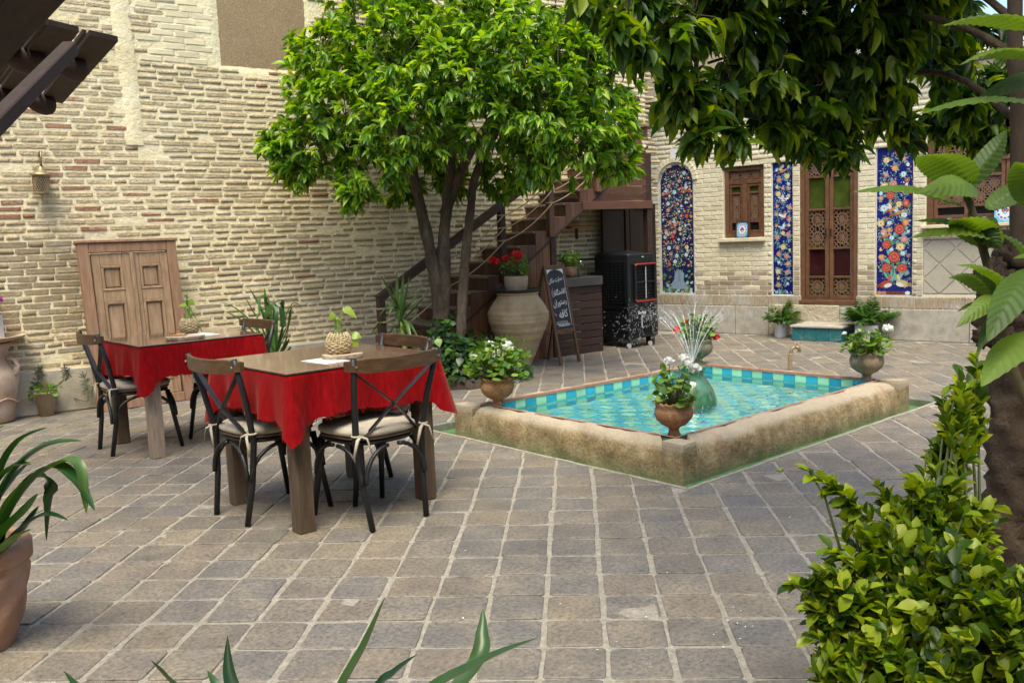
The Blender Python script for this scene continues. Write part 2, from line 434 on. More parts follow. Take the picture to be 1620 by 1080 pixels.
# clay lip and the tiled inside walls
for k in range(4):
    a, b = INN[k], INN[(k+1) % 4]; e = (b-a).normalized(); n = Vector((-e.y, e.x)); L_ = (b-a).length
    MB().add([PM @ Vector(v) for v in [(*(a-n*.02), ZT+.0015+.0006*k), (*(b-n*.02), ZT+.0015+.0006*k), (*(b+n*.012), ZT+.0005+.0006*k), (*(a+n*.012), ZT+.0005+.0006*k), (*(b+n*.012), ZT-.02), (*(a+n*.012), ZT-.02)]],
             [(0, 1, 2, 3), (3, 2, 4, 5)]).build('clay_lip', M_lip, pool)
    nt_ = round(L_/.105)
    for t in range(nt_):
        for r_, (z0, z1) in enumerate(((ZT-.115, ZT-.012), (ZT-.222, ZT-.119), (ZB, ZT-.226))):
            if r_ == 2 and t % 1: continue
            u0, u1 = t/nt_, (t+1)/nt_
            p0, p1 = a.lerp(b, u0)+e*.0015+n*.003, a.lerp(b, u1)-e*.0015+n*.003
            cx = (p0+p1)/2; wd = (p1-p0).length
            R_ = Matrix.Translation(Vector((cx.x, cx.y, (z0+z1)/2))-PO) @ Matrix.Rotation(math.atan2(e.y, e.x), 4, 'Z')
            MB().box((0, 0, 0), (wd, .008, z1-z0), .0015, R_).build('wall_tile', M_blue if (t+r_) % 2 else M_grn, pool)
mbs = {0: MB(), 1: MB()}
nu, nv = 24, 16
for i in range(nu):
    for j in range(nv):
        q = [INN[0].lerp(INN[1], u).lerp(INN[3].lerp(INN[2], u), v) for u, v in (((i+.02)/nu, (j+.02)/nv), ((i+.98)/nu, (j+.02)/nv), ((i+.98)/nu, (j+.98)/nv), ((i+.02)/nu, (j+.98)/nv))]
        mbs[(i+j) % 2].add([PM @ Vector((p.x, p.y, ZB+random.gauss(0, .001))) for p in q] + [PM @ Vector((p.x, p.y, ZB-.01)) for p in q], [(0, 1, 2, 3), (0, 4, 5, 1), (1, 5, 6, 2), (2, 6, 7, 3), (3, 7, 4, 0)])
M_grnf = glazed('green_floor_tile', (.34, .66, .48), (.46, .76, .56)); M_bluef = glazed('blue_floor_tile', (.10, .50, .62), (.16, .60, .70))  # lightened copies of the wall tiles, imitating light scattered in the water
stuff(mbs[0].build('green_floor_tiles', M_grnf, pool)); stuff(mbs[1].build('blue_floor_tiles', M_bluef, pool))
q = [PM @ Vector((*p, ZB-.006)) for p in INN]
MB().add(q, [(0, 1, 2, 3)]).build('basin_bed', M_mortar, pool)
# water with real ripples
m_, nt, N, L, out = newmat('pool_water')
g = N('ShaderNodeBsdfGlass'); g.inputs['Color'].default_value = (.86, .985, .99, 1); g.inputs['Roughness'].default_value = .0; g.inputs['IOR'].default_value = 1.33
L(g.outputs[0], out.inputs[0])
bn = N('ShaderNodeBump'); bn.inputs['Strength'].default_value = .07; bn.inputs['Distance'].default_value = .01
L(noise(nt, coords(nt, 'World', (1, 1, 1)), 16, 3, .5, .4), bn.inputs['Height']); L(bn.outputs[0], g.inputs['Normal'])
FC = Vector((5.47, 4.13))
nx, ny = 150, 100; V = np.zeros(((nx+1)*(ny+1), 3)); k = 0
us = np.linspace(0, 1, nx+1); vs_ = np.linspace(0, 1, ny+1)
A0, A1, A2, A3 = (np.array(p) for p in INN)
UU, VV = np.meshgrid(us, vs_); UU = UU.ravel()[:, None]; VV = VV.ravel()[:, None]
XY = (A0*(1-UU)+A1*UU)*(1-VV) + (A3*(1-UU)+A2*UU)*VV
r = np.hypot(XY[:, 0]-FC.x, XY[:, 1]-FC.y)
H = np.zeros(len(XY))
for k in range(26):          # ripples spreading from where the drops fall
    a = rng.uniform(0, 2*pi); d = rng.uniform(.15, .75); c0 = (FC.x+d*math.cos(a), FC.y+d*math.sin(a))
    rr = np.hypot(XY[:, 0]-c0[0], XY[:, 1]-c0[1]); wl = rng.uniform(.07, .14)
    H += .0008*np.sin(rr/wl*2*pi + rng.uniform(0, 6))*np.exp(-rr*rng.uniform(1.3, 2.6))
for k in range(9):
    a = rng.uniform(0, 2*pi); wl = rng.uniform(.12, .4); H += .00035*np.sin((XY[:, 0]*math.cos(a)+XY[:, 1]*math.sin(a))/wl*2*pi + rng.uniform(0, 6))
V = np.column_stack([XY, ZW + H])
ii, jj = np.meshgrid(np.arange(nx), np.arange(ny)); b0 = (jj*(nx+1)+ii).ravel()
Fq = np.column_stack([b0, b0+1, b0+nx+2, b0+nx+1])
wat = obj('pool_water', np_mesh('pool_water', V, [Fq], m_, True)); tag(wat, 'rippling clear turquoise water filling the tiled pool', kind='structure')
# ------------------------------------------------------------------ bricks
def brick_variants(n, dx, dy, dz, b, jit):
    out = []
    for k in range(n):
        P = cbox_pts(dx, dy, dz, b)
        P = P + rng.normal(0, 1, P.shape)*np.array(jit)
        out.append(P)
    return out
class BrickField:
    """collects bricks; the ones shown largest become parts, the rest one joined part"""
    def __init__(s, parent, mats, frame, name='brick'):
        s.p, s.m, s.fr, s.items, s.name = parent, mats, frame, [], name
    def add(s, sx, z, w, h, mi=0, prow=0., tilt=0., worn=1.0):
        s.items.append((sx, z, w, h, mi, prow, tilt, worn))
    def finish(s, nbig, depth, key, jit, var=8):
        base = {0: brick_variants(var, 1, 1, 1, .07, jit)}
        order = sorted(range(len(s.items)), key=lambda i: -key(s.items[i]))
        big = set(order[:nbig]); joined = {}
        mesh_cache = {}
        P0, D, N = s.fr               # origin, along, outward normal
        for i, (sx, z, w, h, mi, prow, tilt, worn) in enumerate(s.items):
            vi = int(rng.integers(var)); pts = base[0][vi]
            M = Matrix(((D.x, -N.x, 0, 0), (D.y, -N.y, 0, 0), (0, 0, 1, 0), (0, 0, 0, 1)))
            loc = P0 + D*sx + Vector((0, 0, z)) + N*(prow - depth/2)
            T = Matrix.Translation(loc) @ M @ Matrix.Rotation(tilt, 4, 'Y') @ Matrix.Diagonal((w, depth, h, 1))
            if i in big:
                key_ = (vi, mi)
                if key_ not in mesh_cache:
                    me = bpy.data.meshes.new(s.name); me.from_pydata(pts.tolist(), [], CBF); me.materials.append(s.m[mi]); mesh_cache[key_] = me
                obj(s.name, mesh_cache[key_], s.p, T)
            else:
                A = np.array(T); j = joined.setdefault(mi, []); j.append(pts @ A[:3, :3].T + A[:3, 3])
        for mi, lst in joined.items():
            V = np.concatenate(lst); nb = len(lst)
            q = np.array([f for f in CBF if len(f) == 4]); t = np.array([f for f in CBF if len(f) == 3])
            off = (np.arange(nb)*24)[:, None, None]
            stuff(obj('far_bricks', np_mesh('far_bricks', V, [(q[None]+off).reshape(-1, 4), (t[None]+off).reshape(-1, 3)], s.m[mi], False), s.p))
# ------------------------------------------------------------------ the old brick wall on the left
WD = Vector((1, -.11, 0)).normalized(); WN = Vector((WD.y, -WD.x, 0)); WN = WN if WN.y < 0 else -WN
WP = Vector((1.85, 8.85, 0))
def wpt(s, z, n=0): return WP + WD*s + Vector((0, 0, z)) + WN*n
oldwall = thing('old_brick_wall', 'tall old wall of rough tan bricks with thick pale mortar and a stone base', 'wall', (0, 0, 0))
tan = lambda k: [(0, (.20*k, .155*k, .10*k)), (.12, (.36*k, .285*k, .18*k)), (.3, (.42*k, .335*k, .215*k)), (.45, (.30*k, .245*k, .165*k)), (.6, (.40*k, .31*k, .20*k)), (.75, (.46*k, .38*k, .26*k)), (.9, (.34*k, .265*k, .17*k)), (1, (.40*k, .32*k, .2*k))]
M_bk = pm('old_brick', [(.25, (.33, .25, .13)), (.5, (.50, .40, .225)), (.75, (.66, .565, .35))], 11, .9, 1.0, 30, kind='World', per=(.5, [(0, (.36, .28, .165)), (.2, (.50, .405, .255)), (.5, (.43, .345, .215)), (.7, (.54, .45, .30)), (.85, (.40, .33, .225)), (1, (.48, .37, .24))]), dirt=((.62, .55, .38), 6.5, .55), bdist=.02, fine=(55, .45))
M_bkr = pm('old_red_brick', [(.25, (.20, .09, .05)), (.5, (.31, .155, .09)), (.75, (.42, .26, .17))], 7, .9, 1.0, 26, kind='World', per=(.5, [(0, (.20, .09, .05)), (.5, (.36, .215, .13)), (1, (.30, .15, .09))]), dirt=((.52, .45, .32), 6, .7), bdist=.02, fine=(55, .45))
M_bkg = pm('grey_brick', [(.25, (.21, .165, .095)), (.5, (.31, .245, .145)), (.75, (.40, .33, .21))], 9, .9, .8, 30, kind='World', per=(.5, [(0, (.22, .17, .10)), (.4, (.34, .27, .155)), (.7, (.28, .22, .135)), (1, (.38, .31, .195))]), dirt=((.5, .48, .43), 3.6, .6), fine=(60, .4))
M_bkp = pm('pale_brick', [(.25, (.56, .49, .31)), (.75, (.70, .63, .43))], 8, .9, .5, 30, kind='World', per=(.3, [(0, (.56, .49, .32)), (1, (.7, .63, .44))]))
M_wm = pm('wall_mortar', [(.25, (.62, .53, .31)), (.5, (.75, .66, .425)), (.75, (.80, .72, .51))], 5, .95, 1.0, 22, kind='World', dirt=((.60, .49, .28), 1.1, .4), bdist=.015, fine=(60, .2))
M_plas = pm('mud_plaster', [(.3, (.23, .165, .09)), (.6, (.32, .235, .135)), (.78, (.5, .40, .25))], 60, .95, .6, 90, kind='World', dirt=((.18, .13, .08), 1.5, .5))
M_plinth = pm('plinth_stone', [(.25, (.34, .30, .225)), (.5, (.44, .395, .305)), (.75, (.53, .48, .385))], 9, .9, .8, 70, kind='World', dirt=((.27, .235, .17), 2.0, .6))
S0, S1, ZTOP = -2.6, 7.85, 4.6
PAN = (2.11, 3.03, 3.225, 4.6)          # plastered recess
# backing mortar, lumpy
mb = MB()
def back(u, v):
    s, z = S0 + (S1-S0)*u, .38 + (ZTOP-.38)*v
    n = .004*math.sin(s*3.1+z*2) + .003*math.sin(z*7+s) + random.gauss(0, .0022)
    if PAN[0]-.02 < s < PAN[1]+.02 and z > PAN[2]-.02: n = -.06
    return tuple(wpt(s, z, n*.4-.0035))
mb.sheet(back, 190, 74); mb.build('mortar_face', M_wm, oldwall, smooth=True)
mb = MB(); mb.add([wpt(S0, 0, -.12), wpt(S1, 0, -.12), wpt(S1, ZTOP, -.12), wpt(S0, ZTOP, -.12), wpt(S0, 0, -.5), wpt(S1, 0, -.5), wpt(S1, ZTOP, -.5), wpt(S0, ZTOP, -.5)],
                 [(0, 1, 2, 3), (5, 4, 7, 6), (3, 2, 6, 7), (0, 3, 7, 4), (1, 5, 6, 2)]).build('wall_core', M_wm, oldwall)
mb = MB(); mb.sheet(lambda u, v: tuple(wpt(PAN[0]-.01+(PAN[1]-PAN[0]+.02)*u, PAN[2]-.01+(PAN[3]-PAN[2])*v, -.022+random.gauss(0, .0012))), 24, 30); mb.build('plaster_panel', M_plas, oldwall, smooth=True)
# vertical plaster chase
mb = MB(); mb.sheet(lambda u, v: tuple(wpt(1.15+.17*u+.04*math.sin(v*9)*.3-.03*v, 2.42+2.2*v, .014*math.sin(u*pi)+.004*random.random()-.002)), 5, 60); mb.build('plaster_strip', M_wm, oldwall, smooth=True)
bf = BrickField(oldwall, [M_bk, M_bkr, M_bkg, M_bkp], (WP, WD, WN))
z = .43; ci = 0
while z < ZTOP:
    pitch = .061
    s = S0 + random.uniform(0, .2); ph = random.uniform(0, 6)
    while s < S1:
        neat = s < .72 and .75 < z < 1.55; pale = 1.33 < s < PAN[0] and z > 3.2
        w = random.choice((.24, .24, .225, .2, .12)) if neat else (random.choice((.22, .24, .2)) if pale else random.choice((random.uniform(.09, .16), random.uniform(.17, .26), random.uniform(.19, .27), random.uniform(.19, .27))))
        hz = .046 if neat else (.05 if pale else random.uniform(.032, .037) if s > .9 else random.uniform(.034, .040))
        gap = .012 if neat else (.012 if pale else random.uniform(.010, .026))
        c = s + w/2; skip = (PAN[0]-.02 < s+w and s < PAN[1]+.02 and z > PAN[2]-.03) or (1.14 < c < 1.3 and z > 2.4 and random.random() < .75)
        wav = 0 if neat else .006*math.sin(c*.9+z*.5) + .002*math.sin(c*2.3+z*2)
        if not skip and not (not neat and random.random() < .015):
            red = random.random() < (.16 if (s < 1.3 and 1.5 < z < 2.6) else .035)
            mi = 2 if neat or (z < 1.5 and random.random() < .35) else 3 if pale else 1 if red else 0
            bf.add(c, z + wav + (0 if neat else random.gauss(0, .0012)), w, hz, mi, (.003 if neat or pale else random.uniform(.001, .0045)), (0 if neat else random.gauss(0, .0025)))
        s += w + gap
    z += pitch + (0 if True else 0); ci += 1
def wkey(it):
    p = wpt(it[0], it[1]) - CC; d = p.dot(CF); px = 810+F_PX*p.dot(CR)/d; py = 540-F_PX*p.dot(CU)/d
    vis = 0 < px < 640 and 0 < py < 640 and not (px > 430 and py < 330) and not (150 < px < 300 and py > 400)
    return (1 if vis else 0)*it[2]*it[3]/d**2
bf.finish(300, .09, wkey, (.02, .014, .05), 14)
# stone base
s = S0
while s < 4.6:
    w = random.choice((.7, .95, .8, 1.1)); e = min(s+w, 4.6)
    R_ = Matrix(((WD.x, -WN.x, 0, 0), (WD.y, -WN.y, 0, 0), (0, 0, 1, 0), (0, 0, 0, 1)))
    mb = MB(); mb.box((0, 0, 0), (e-s-.006, .16, .40), .012)
    mb.v = [tuple(Vector(v)+Vector((0, random.gauss(0, .002), random.gauss(0, .003)))) for v in mb.v]
    mb.build('base_stone', M_plinth, oldwall, M=Matrix.Translation(wpt((s+e)/2, .198, -.035)) @ R_)
    s = e
# ------------------------------------------------------------------ the house facade at the back
FDv = Vector((.14, -1, 0)).normalized(); FN = Vector((FDv.y, -FDv.x, 0)); FN = FN if FN.x < 0 else -FN
FP = Vector((10.3, 7.6, 0))
def fpt(s, z, n=0): return FP + FDv*s + Vector((0, 0, z)) + FN*n
def fM(s, z, n=0):            # local x along the facade, local y into it, local z up
    T = Matrix(((FDv.x, -FN.x, 0, 0), (FDv.y, -FN.y, 0, 0), (0, 0, 1, 0), (0, 0, 0, 1)))
    return Matrix.Translation(fpt(s, z, n)) @ T
house = thing('courtyard_house', 'low pale brick house facade with wooden lattice door, windows and flower tile panels', 'house', (0, 0, 0))
cream = [(0, (.46, .40, .255)), (.2, (.60, .545, .385)), (.45, (.65, .595, .43)), (.7, (.55, .495, .34)), (.88, (.63, .57, .41)), (.95, (.46, .385, .25)), (1, (.42, .335, .21))]
M_fb = pm('cream_brick', [(.25, (.48, .425, .285)), (.5, (.60, .545, .39)), (.75, (.68, .63, .47))], 10, .88, .5, 40, kind='World', per=(.6, cream), dirt=((.40, .355, .245), 1.9, .45), fine=(60, .35))
M_fb2 = pm('weathered_brick', [(.25, (.24, .19, .125)), (.5, (.34, .28, .19)), (.75, (.44, .38, .28))], 9, .9, .7, 40, kind='World', per=(.6, [(0, (.22, .165, .11)), (.5, (.36, .3, .21)), (1, (.28, .22, .15))]), dirt=((.48, .47, .47), 3.2, .7))
M_fm = pm('facade_mortar', [(.3, (.56, .51, .37)), (.7, (.68, .63, .49))], 14, .92, .5, 60, kind='World')
M_fpl = pm('facade_base_stone', [(.25, (.27, .245, .205)), (.5, (.37, .34, .285)), (.75, (.46, .425, .365))], 11, .9, .6, 80, kind='World', dirt=((.22, .2, .15), 1.8, .6))
FS0, FS1, FZ = -1.6, 7.0, 3.15
def arch_half(z):                 # arched niche of the first panel: half width at height z
    w = .27
    if z < 2.12: return w
    if z > 2.35: return 0
    t = (z-2.12)/.23
    return w*math.sqrt(max(0, 1-t**1.6))
def door_half(z):
    if z < 2.33: return .37
    if z > 2.72: return 0
    return .37*(1-((z-2.33)/.39)**1.3)
def openings(z):
    o = []
    if .535 < z < 2.36: h = arch_half(z)+.012; o.append((-.378-h, -.378+h))
    if 1.30 < z < 2.25: o.append((.355, .94))
    if .53 < z < 2.27: o.append((1.045, 1.333))
    if .42 < z < 2.72: h = door_half(z); o.append((1.795-h, 1.795+h))
    if .53 < z < 2.33: o.append((2.375, 2.81))
    if 1.36 < z < 2.62: o.append((2.955, 4.60))
    if .56 < z < 1.205: o.append((2.93, 4.64))
    return sorted(o)
bf = BrickField(house, [M_fb, M_fb2], (FP, FDv, FN))
z = .565; row = 0
while z < FZ:
    cuts = openings(z); spans = []; a = FS0
    for o0, o1 in cuts:
        if o0 > a: spans.append((a, o0))
        a = max(a, o1)
    if a < FS1: spans.append((a, FS1))
    for a, b in spans:
        s = FS0 + (-.117 if row % 2 else 0) + ((math.floor((a-FS0)/.235))*.235)
        while s < b:
            x0, x1 = max(s, a)+.004, min(s+.235, b)-.004
            if x1-x0 > .03 and x1 > a:
                low = z < .72 and random.random() < .8 or z < .95 and random.random() < .25
                bf.add((x0+x1)/2, z + random.gauss(0, .001), x1-x0, .0525, 1 if low else 0, random.uniform(.000, .0025))
            s += .235
    z += .0635; row += 1
# upright course above the base
s = FS0
while s < FS1:
    if not (1.42 < s+.03 < 2.17): bf.add(s+.03, .455, .052, .145, 1, .012 + random.gauss(0, .001))
    s += .0635
s = 2.93
while s < 4.64:          # upright course under the right window
    bf.add(s+.03, 1.275, .052, .115, 0, .02); s += .0635
def fkey(it):
    p = fpt(it[0], it[1]) - CC; d = p.dot(CF); px = 810+F_PX*p.dot(CR)/d; py = 540-F_PX*p.dot(CU)/d
    vis = 1035 < px < 1555 and py > 255
    return (1 if vis else 0)*it[2]*it[3]/d**2
bf.finish(300, .07, fkey, (.006, .014, .014), 10)
mb = MB()         # backing with the openings left free: strips between cuts, row by row
zs = [.0, .38, .42, .53, .56, 1.20, 1.205, 1.30, 1.36]; zs = sorted(set(zs + list(np.arange(1.36, 2.80, .04)) + [2.25, 2.27, 2.33, FZ]))
for z0, z1 in zip(zs[:-1], zs[1:]):
    a = FS0
    for o0, o1 in openings((z0+z1)/2) + [(FS1, FS1)]:
        if o0 > a: mb.add([fpt(a, z0, -.004), fpt(o0, z0, -.004), fpt(o0, z1, -.004), fpt(a, z1, -.004)], [(0, 1, 2, 3)])
        if o1 > o0 and o1-o0 > .02:   # reveals
            for s_ in (o0, o1): mb.add([fpt(s_, z0, -.004), fpt(s_, z1, -.004), fpt(s_, z1, -.14), fpt(s_, z0, -.14)], [(0, 1, 2, 3)])
        a = max(a, o1)
mb.build('mortar_face', M_fm, house)
mb = MB()
for s0, s1, zz in ((.355, .94, 1.30), (.355, .94, 2.25), (1.045, 1.333, .53), (1.045, 1.333, 2.27), (2.375, 2.81, .53), (2.375, 2.81, 2.33), (2.955, 4.6, 1.36), (2.955, 4.6, 2.62), (-.66, -.1, .535), (1.42, 2.17, .42)):
    mb.add([fpt(s0, zz, -.004), fpt(s1, zz, -.004), fpt(s1, zz, -.14), fpt(s0, zz, -.14)], [(0, 1, 2, 3)])
mb.build('reveal', M_fm, house)
M_dark = pm('unlit_room_shade', [(0, (.02, .018, .015)), (1, (.03, .026, .02))], 3, .9)
MB().box((0, 0, 0), (8.8, .02, 3.4), .002).build('room_shade_sheet', M_dark, house, M=fM(2.7, 1.7, -.45))  # near-black sheet: the shade of the unlit rooms is put into its colour
MB().box((0, 0, 0), (8.7, .5, .1), .002).build('roof_slab', M_fm, house, M=fM(2.7, FZ+.05, -.24))
for k, (zz, pr) in enumerate(((FZ-.03, .05), (FZ+.03, .09), (FZ+.09, .13))):
    MB().box((0, 0, 0), (8.7, .2, .055), .006).build('cornice', M_fb2 if k == 1 else M_fb, house, M=fM(2.7, zz+.02, pr-.1))
s = FS0                       # stone slabs of the base
for w in (.9, .70, .52, .48, .95, .6, .9, .9, .9, .8, .95):
    if s >= FS1: break
    if not (1.3 < s+w/2 < 2.2):
        MB().box((0, 0, 0), (w-.008, .1, .378), .006).build('base_slab', M_fpl, house, M=fM(s+w/2, .189, -.025))
    else: MB().box((0, 0, 0), (w-.008, .1, .41), .012).build('threshold_stone', pm('rough_stone', [(.3, (.36, .30, .2)), (.7, (.52, .46, .34))], 7, .9, 1, 20, kind='World', bdist=.03), house, M=fM(s+w/2, .205, -.028))
    s += w
# diamond stone panel under the right window
M_dia = pm('diamond_stone', [(.25, (.33, .30, .23)), (.5, (.43, .40, .32)), (.75, (.36, .33, .27))], 9, .85, .5, 50, kind='World', per=(.4, [(0, (.34, .31, .24)), (1, (.46, .42, .34))]), dirt=((.24, .22, .17), 3.5, .6))
MB().box((0, 0, 0), (1.71, .02, .645), .002).build('panel_bed', M_fm, house, M=fM(3.785, .882, -.035))
dg_ = .36; h_ = dg_/2
for i in range(-1, 12):
    for j in range(-1, 6):
        cx, cz = 2.93 + i*h_, .56 + j*h_
        if (i+j) % 2: continue
        poly = [Vector((cx-h_+.01, cz)), Vector((cx, cz-h_+.01)), Vector((cx+h_-.01, cz)), Vector((cx, cz+h_-.01))]
        for p, n in ((Vector((2.94, 0)), Vector((1, 0))), (Vector((4.63, 0)), Vector((-1, 0))), (Vector((0, .57)), Vector((0, 1))), (Vector((0, 1.195)), Vector((0, -1)))):
            if poly: poly = clip(poly, p, n)
        if len(poly) > 2 and area(poly) > .001:
            c0 = sum(poly, Vector((0, 0)))/len(poly)
            mb = MB(); mb.add([(q.x-c0.x, 0, q.y-c0.y) for q in poly] + [(q.x-c0.x, .02, q.y-c0.y) for q in poly], [tuple(range(len(poly)))] + [(k, len(poly)+k, len(poly)+(k+1) % len(poly), (k+1) % len(poly)) for k in range(len(poly))])
            mb.build('diamond_stone', M_dia, house, M=fM(c0.x, c0.y, -.012))
# ------------------------------------------------------------------ woodwork of the facade
def woodmat(name, dark, mid, light, stretch=(1.5, 14, 14), rough=.55, bump=.5, scale=3, per=.25, dirt=None, coat=0):
    return pm(name, [(.25, dark), (.5, mid), (.75, light)], scale, rough, bump, scale*4, stretch=stretch, per=(per, [(0, tuple(x*.7 for x in dark)), (.5, mid), (1, light)]), dirt=dirt, coat=coat, bdist=.006)
M_win = woodmat('brown_joinery', (.06, .025, .010), (.12, .053, .023), (.18, .088, .042), (5, 5, 5), .5, .3)
M_lat = woodmat('lattice_wood', (.08, .04, .02), (.14, .075, .04), (.2, .115, .07), (4, 4, 4), .6, .2)
def glassmat(name, col, rough=.08, em=None):
    m_, nt, N, L, out = newmat(name)
    b = N('ShaderNodeBsdfPrincipled'); b.inputs['Roughness'].default_value = rough; b.inputs['Specular IOR Level'].default_value = .6
    c = ramp(nt, noise(nt, coords(nt, 'World'), 7, 3), [(.3, tuple(x*.6 for x in col)), (.7, tuple(min(1, x*1.3) for x in col))]); L(c, b.inputs['Base Color'])
    bn = N('ShaderNodeBump'); bn.inputs['Strength'].default_value = .08; L(noise(nt, coords(nt, 'World'), 9, 2), bn.inputs['Height']); L(bn.outputs[0], b.inputs['Normal'])
    L(b.outputs[0], out.inputs[0]); return m_
GL = dict(olive=glassmat('olive_glass', (.05, .07, .012)), wine=glassmat('wine_glass', (.03, .006, .007), .06), green=glassmat('green_glass', (.02, .12, .03)), blue=glassmat('blue_glass', (.02, .03, .28)), amber=glassmat('amber_glass', (.25, .17, .02)), dark=glassmat('dark_glass', (.012, .012, .012), .1))
def lattice(mb, x0, x1, z0, z1, nx, nz, y=0, w=.009, d=.014):
    """eight-fold star lattice, nx by nz cells, bars only"""
    cw, chh = (x1-x0)/nx, (z1-z0)/nz
    def seg(a, b, ww=w): mb.bar((a[0], y, a[1]), (b[0], y, b[1]), d, ww, .001, up=(0, 1, 0.01))
    for i in range(nx):
        for j in range(nz):
            cx, cz = x0+(i+.5)*cw, z0+(j+.5)*chh; R = lambda r, a: (cx+r*cw*math.cos(a), cz+r*chh*math.sin(a))
            n = 12
            for sx_ in (-1, 1):
                for sz_ in (-1, 1): seg((cx+sx_*cw*.5, cz+sz_*chh*.22), (cx+sx_*cw*.22, cz+sz_*chh*.5), w*.7)
            inner = [R(.30, 2*pi*(k+.5)/n) for k in range(n)]; mid = [R(.36, 2*pi*k/n) for k in range(n)]
            for k in range(n):
                a = 2*pi*k/n
                seg(R(.0, a), R(.36, a), w*.6)
                seg(mid[k], inner[k], w*.8); seg(inner[k], mid[(k+1) % n], w*.8)
                c, s_ = math.cos(a+pi/n), math.sin(a+pi/n); t = .5/max(abs(c), abs(s_)); seg(inner[k], (cx+t*cw*c, cz+t*chh*s_), w*.8)
def frame4(mb, x0, x1, z0, z1, w, d, y=0):
    mb.box(((x0+x1)/2, y, z0+w/2), (x1-x0, d, w), .003); mb.box(((x0+x1)/2, y, z1-w/2), (x1-x0, d, w), .003)
    for x in (x0+w/2, x1-w/2): mb.box((x, y, (z0+z1)/2), (w, d, z1-z0-2*w-.0005), .003)
def panes(parent, rects, y, M):
    for (x0, x1, z0, z1, g) in rects: MB().box(((x0+x1)/2, y, (z0+z1)/2), (x1-x0, .006, z1-z0), .001).build('pane', GL[g], parent, M=M)
def stained(parent, x0, x1, z0, z1, nx, nz, y):
    for i in range(nx):
        for j in range(nz):
            g = random.choice(('green', 'green', 'blue', 'olive', 'amber', 'dark', 'dark', 'dark'))
            panes(parent, [(x0+(x1-x0)*i/nx+.001, x0+(x1-x0)*(i+1)/nx-.001, z0+(z1-z0)*j/nz+.001, z0+(z1-z0)*(j+1)/nz-.001, g)], y, Matrix.Identity(4))
def sub_empty(name, parent, M):
    o = bpy.data.objects.new(name, None); COL.objects.link(o); o.parent = parent; o.matrix_local = M; o.empty_display_size = .1; return o
# window with two small leaves
w1 = sub_empty('window', house, fM(.648, 1.305, -.075)); w1['label'] = 'small two leaf lattice window'
mb = MB(); frame4(mb, -.285, .285, 0, .94, .055, .07); mb.build('frame', M_win, w1)
MB().box((0, 0, .735), (.46, .065, .05), .003).build('transom', M_win, w1)
mb = MB(); lattice(mb, -.225, .225, .762, .882, 3, 1, 0, .011); mb.build('lattice', M_lat, w1)
MB().box((0, -.004, .38), (.06, .06, .655), .003).build('mullion', M_win, w1)
for sx in (-1, 1):
    x0, x1 = (-.228, -.032) if sx < 0 else (.032, .228)
    mb = MB(); frame4(mb, x0, x1, .058, .708, .033, .045); mb.box(((x0+x1)/2, 0, .59), (x1-x0-.066, .04, .022), .002); mb.box(((x0+x1)/2, 0, .205), (x1-x0-.066, .04, .022), .002)
    mb.build('leaf_frame', M_win, w1)
    mb = MB(); lattice(mb, x0+.035, x1-.035, .22, .578, 1, 2, 0, .012); mb.build('lattice', M_lat, w1)
    panes(w1, [(x0+.03, x1-.03, .60, .68, 'olive'), (x0+.03, x1-.03, .09, .197, 'dark')], .012, Matrix.Identity(4))
    stained(w1, x0+.03, x1-.03, .216, .58, 2, 3, .018)
panes(w1, [(-.23, .23, .76, .885, 'dark')], .02, Matrix.Identity(4))
MB().box((0, 0, 0), (.66, .10, .05), .006).build('sill', M_fb, house, M=fM(.63, 1.272, .015))
# double door
dr = sub_empty('door', house, fM(1.795, .43, -.06)); dr['label'] = 'brown double door with star lattice and coloured glass'
mb = MB(); frame4(mb, -.365, .365, 0, 1.90, .052, .09); mb.build('frame', M_win, dr)
MB().box((0, -.045, .012), (.76, .06, .05), .004).build('threshold', M_win, dr)
for sx in (-1, 1):
    x0, x1 = (-.31, -.004) if sx < 0 else (.004, .31)
    mb = MB(); frame4(mb, x0, x1, .054, 1.846, .048, .05)
    for zz in (.335, .70, 1.19, 1.60): mb.box(((x0+x1)/2, 0, zz), (x1-x0-.097, .045, .026), .002)
    mb.build('door_leaf', M_win, dr)
    a, b = x0+.05, x1-.05
    for z0, z1, nz in ((.105, .32, 1), (.715, 1.175, 2), (1.615, 1.795, 1)):
        mb = MB(); lattice(mb, a, b, z0, z1, 1, nz, 0, .012); mb.build('lattice', M_lat, dr); stained(dr, a, b, z0, z1, 2, 2*nz, .018)
    panes(dr, [(a, b, .35, .685, 'wine'), (a, b, 1.205, 1.585, 'olive')], .012, Matrix.Identity(4))
    MB().tube([(sx*.03, -.03, .86), (sx*.03, -.055, .86), (sx*.03, -.055, .94), (sx*.03, -.03, .94)], .006, 6).build('handle', MATS['dark_glass'], dr)
mb = MB(); pts = [(-.365, 1.905), (-.29, 2.02), (-.17, 2.16), (0, 2.29), (.17, 2.16), (.29, 2.02), (.365, 1.905)]
for a, b in zip(pts[:-1], pts[1:]): mb.bar((a[0], 0, a[1]), (b[0], 0, b[1]), .08, .05, .003, up=(0, 1, .01))
mb.build('arch_frame', M_win, dr)
MB().add([(x, .02, z_) for x, z_ in pts], [tuple(reversed(range(7)))]).build('fanlight_pane', GL['olive'], dr)
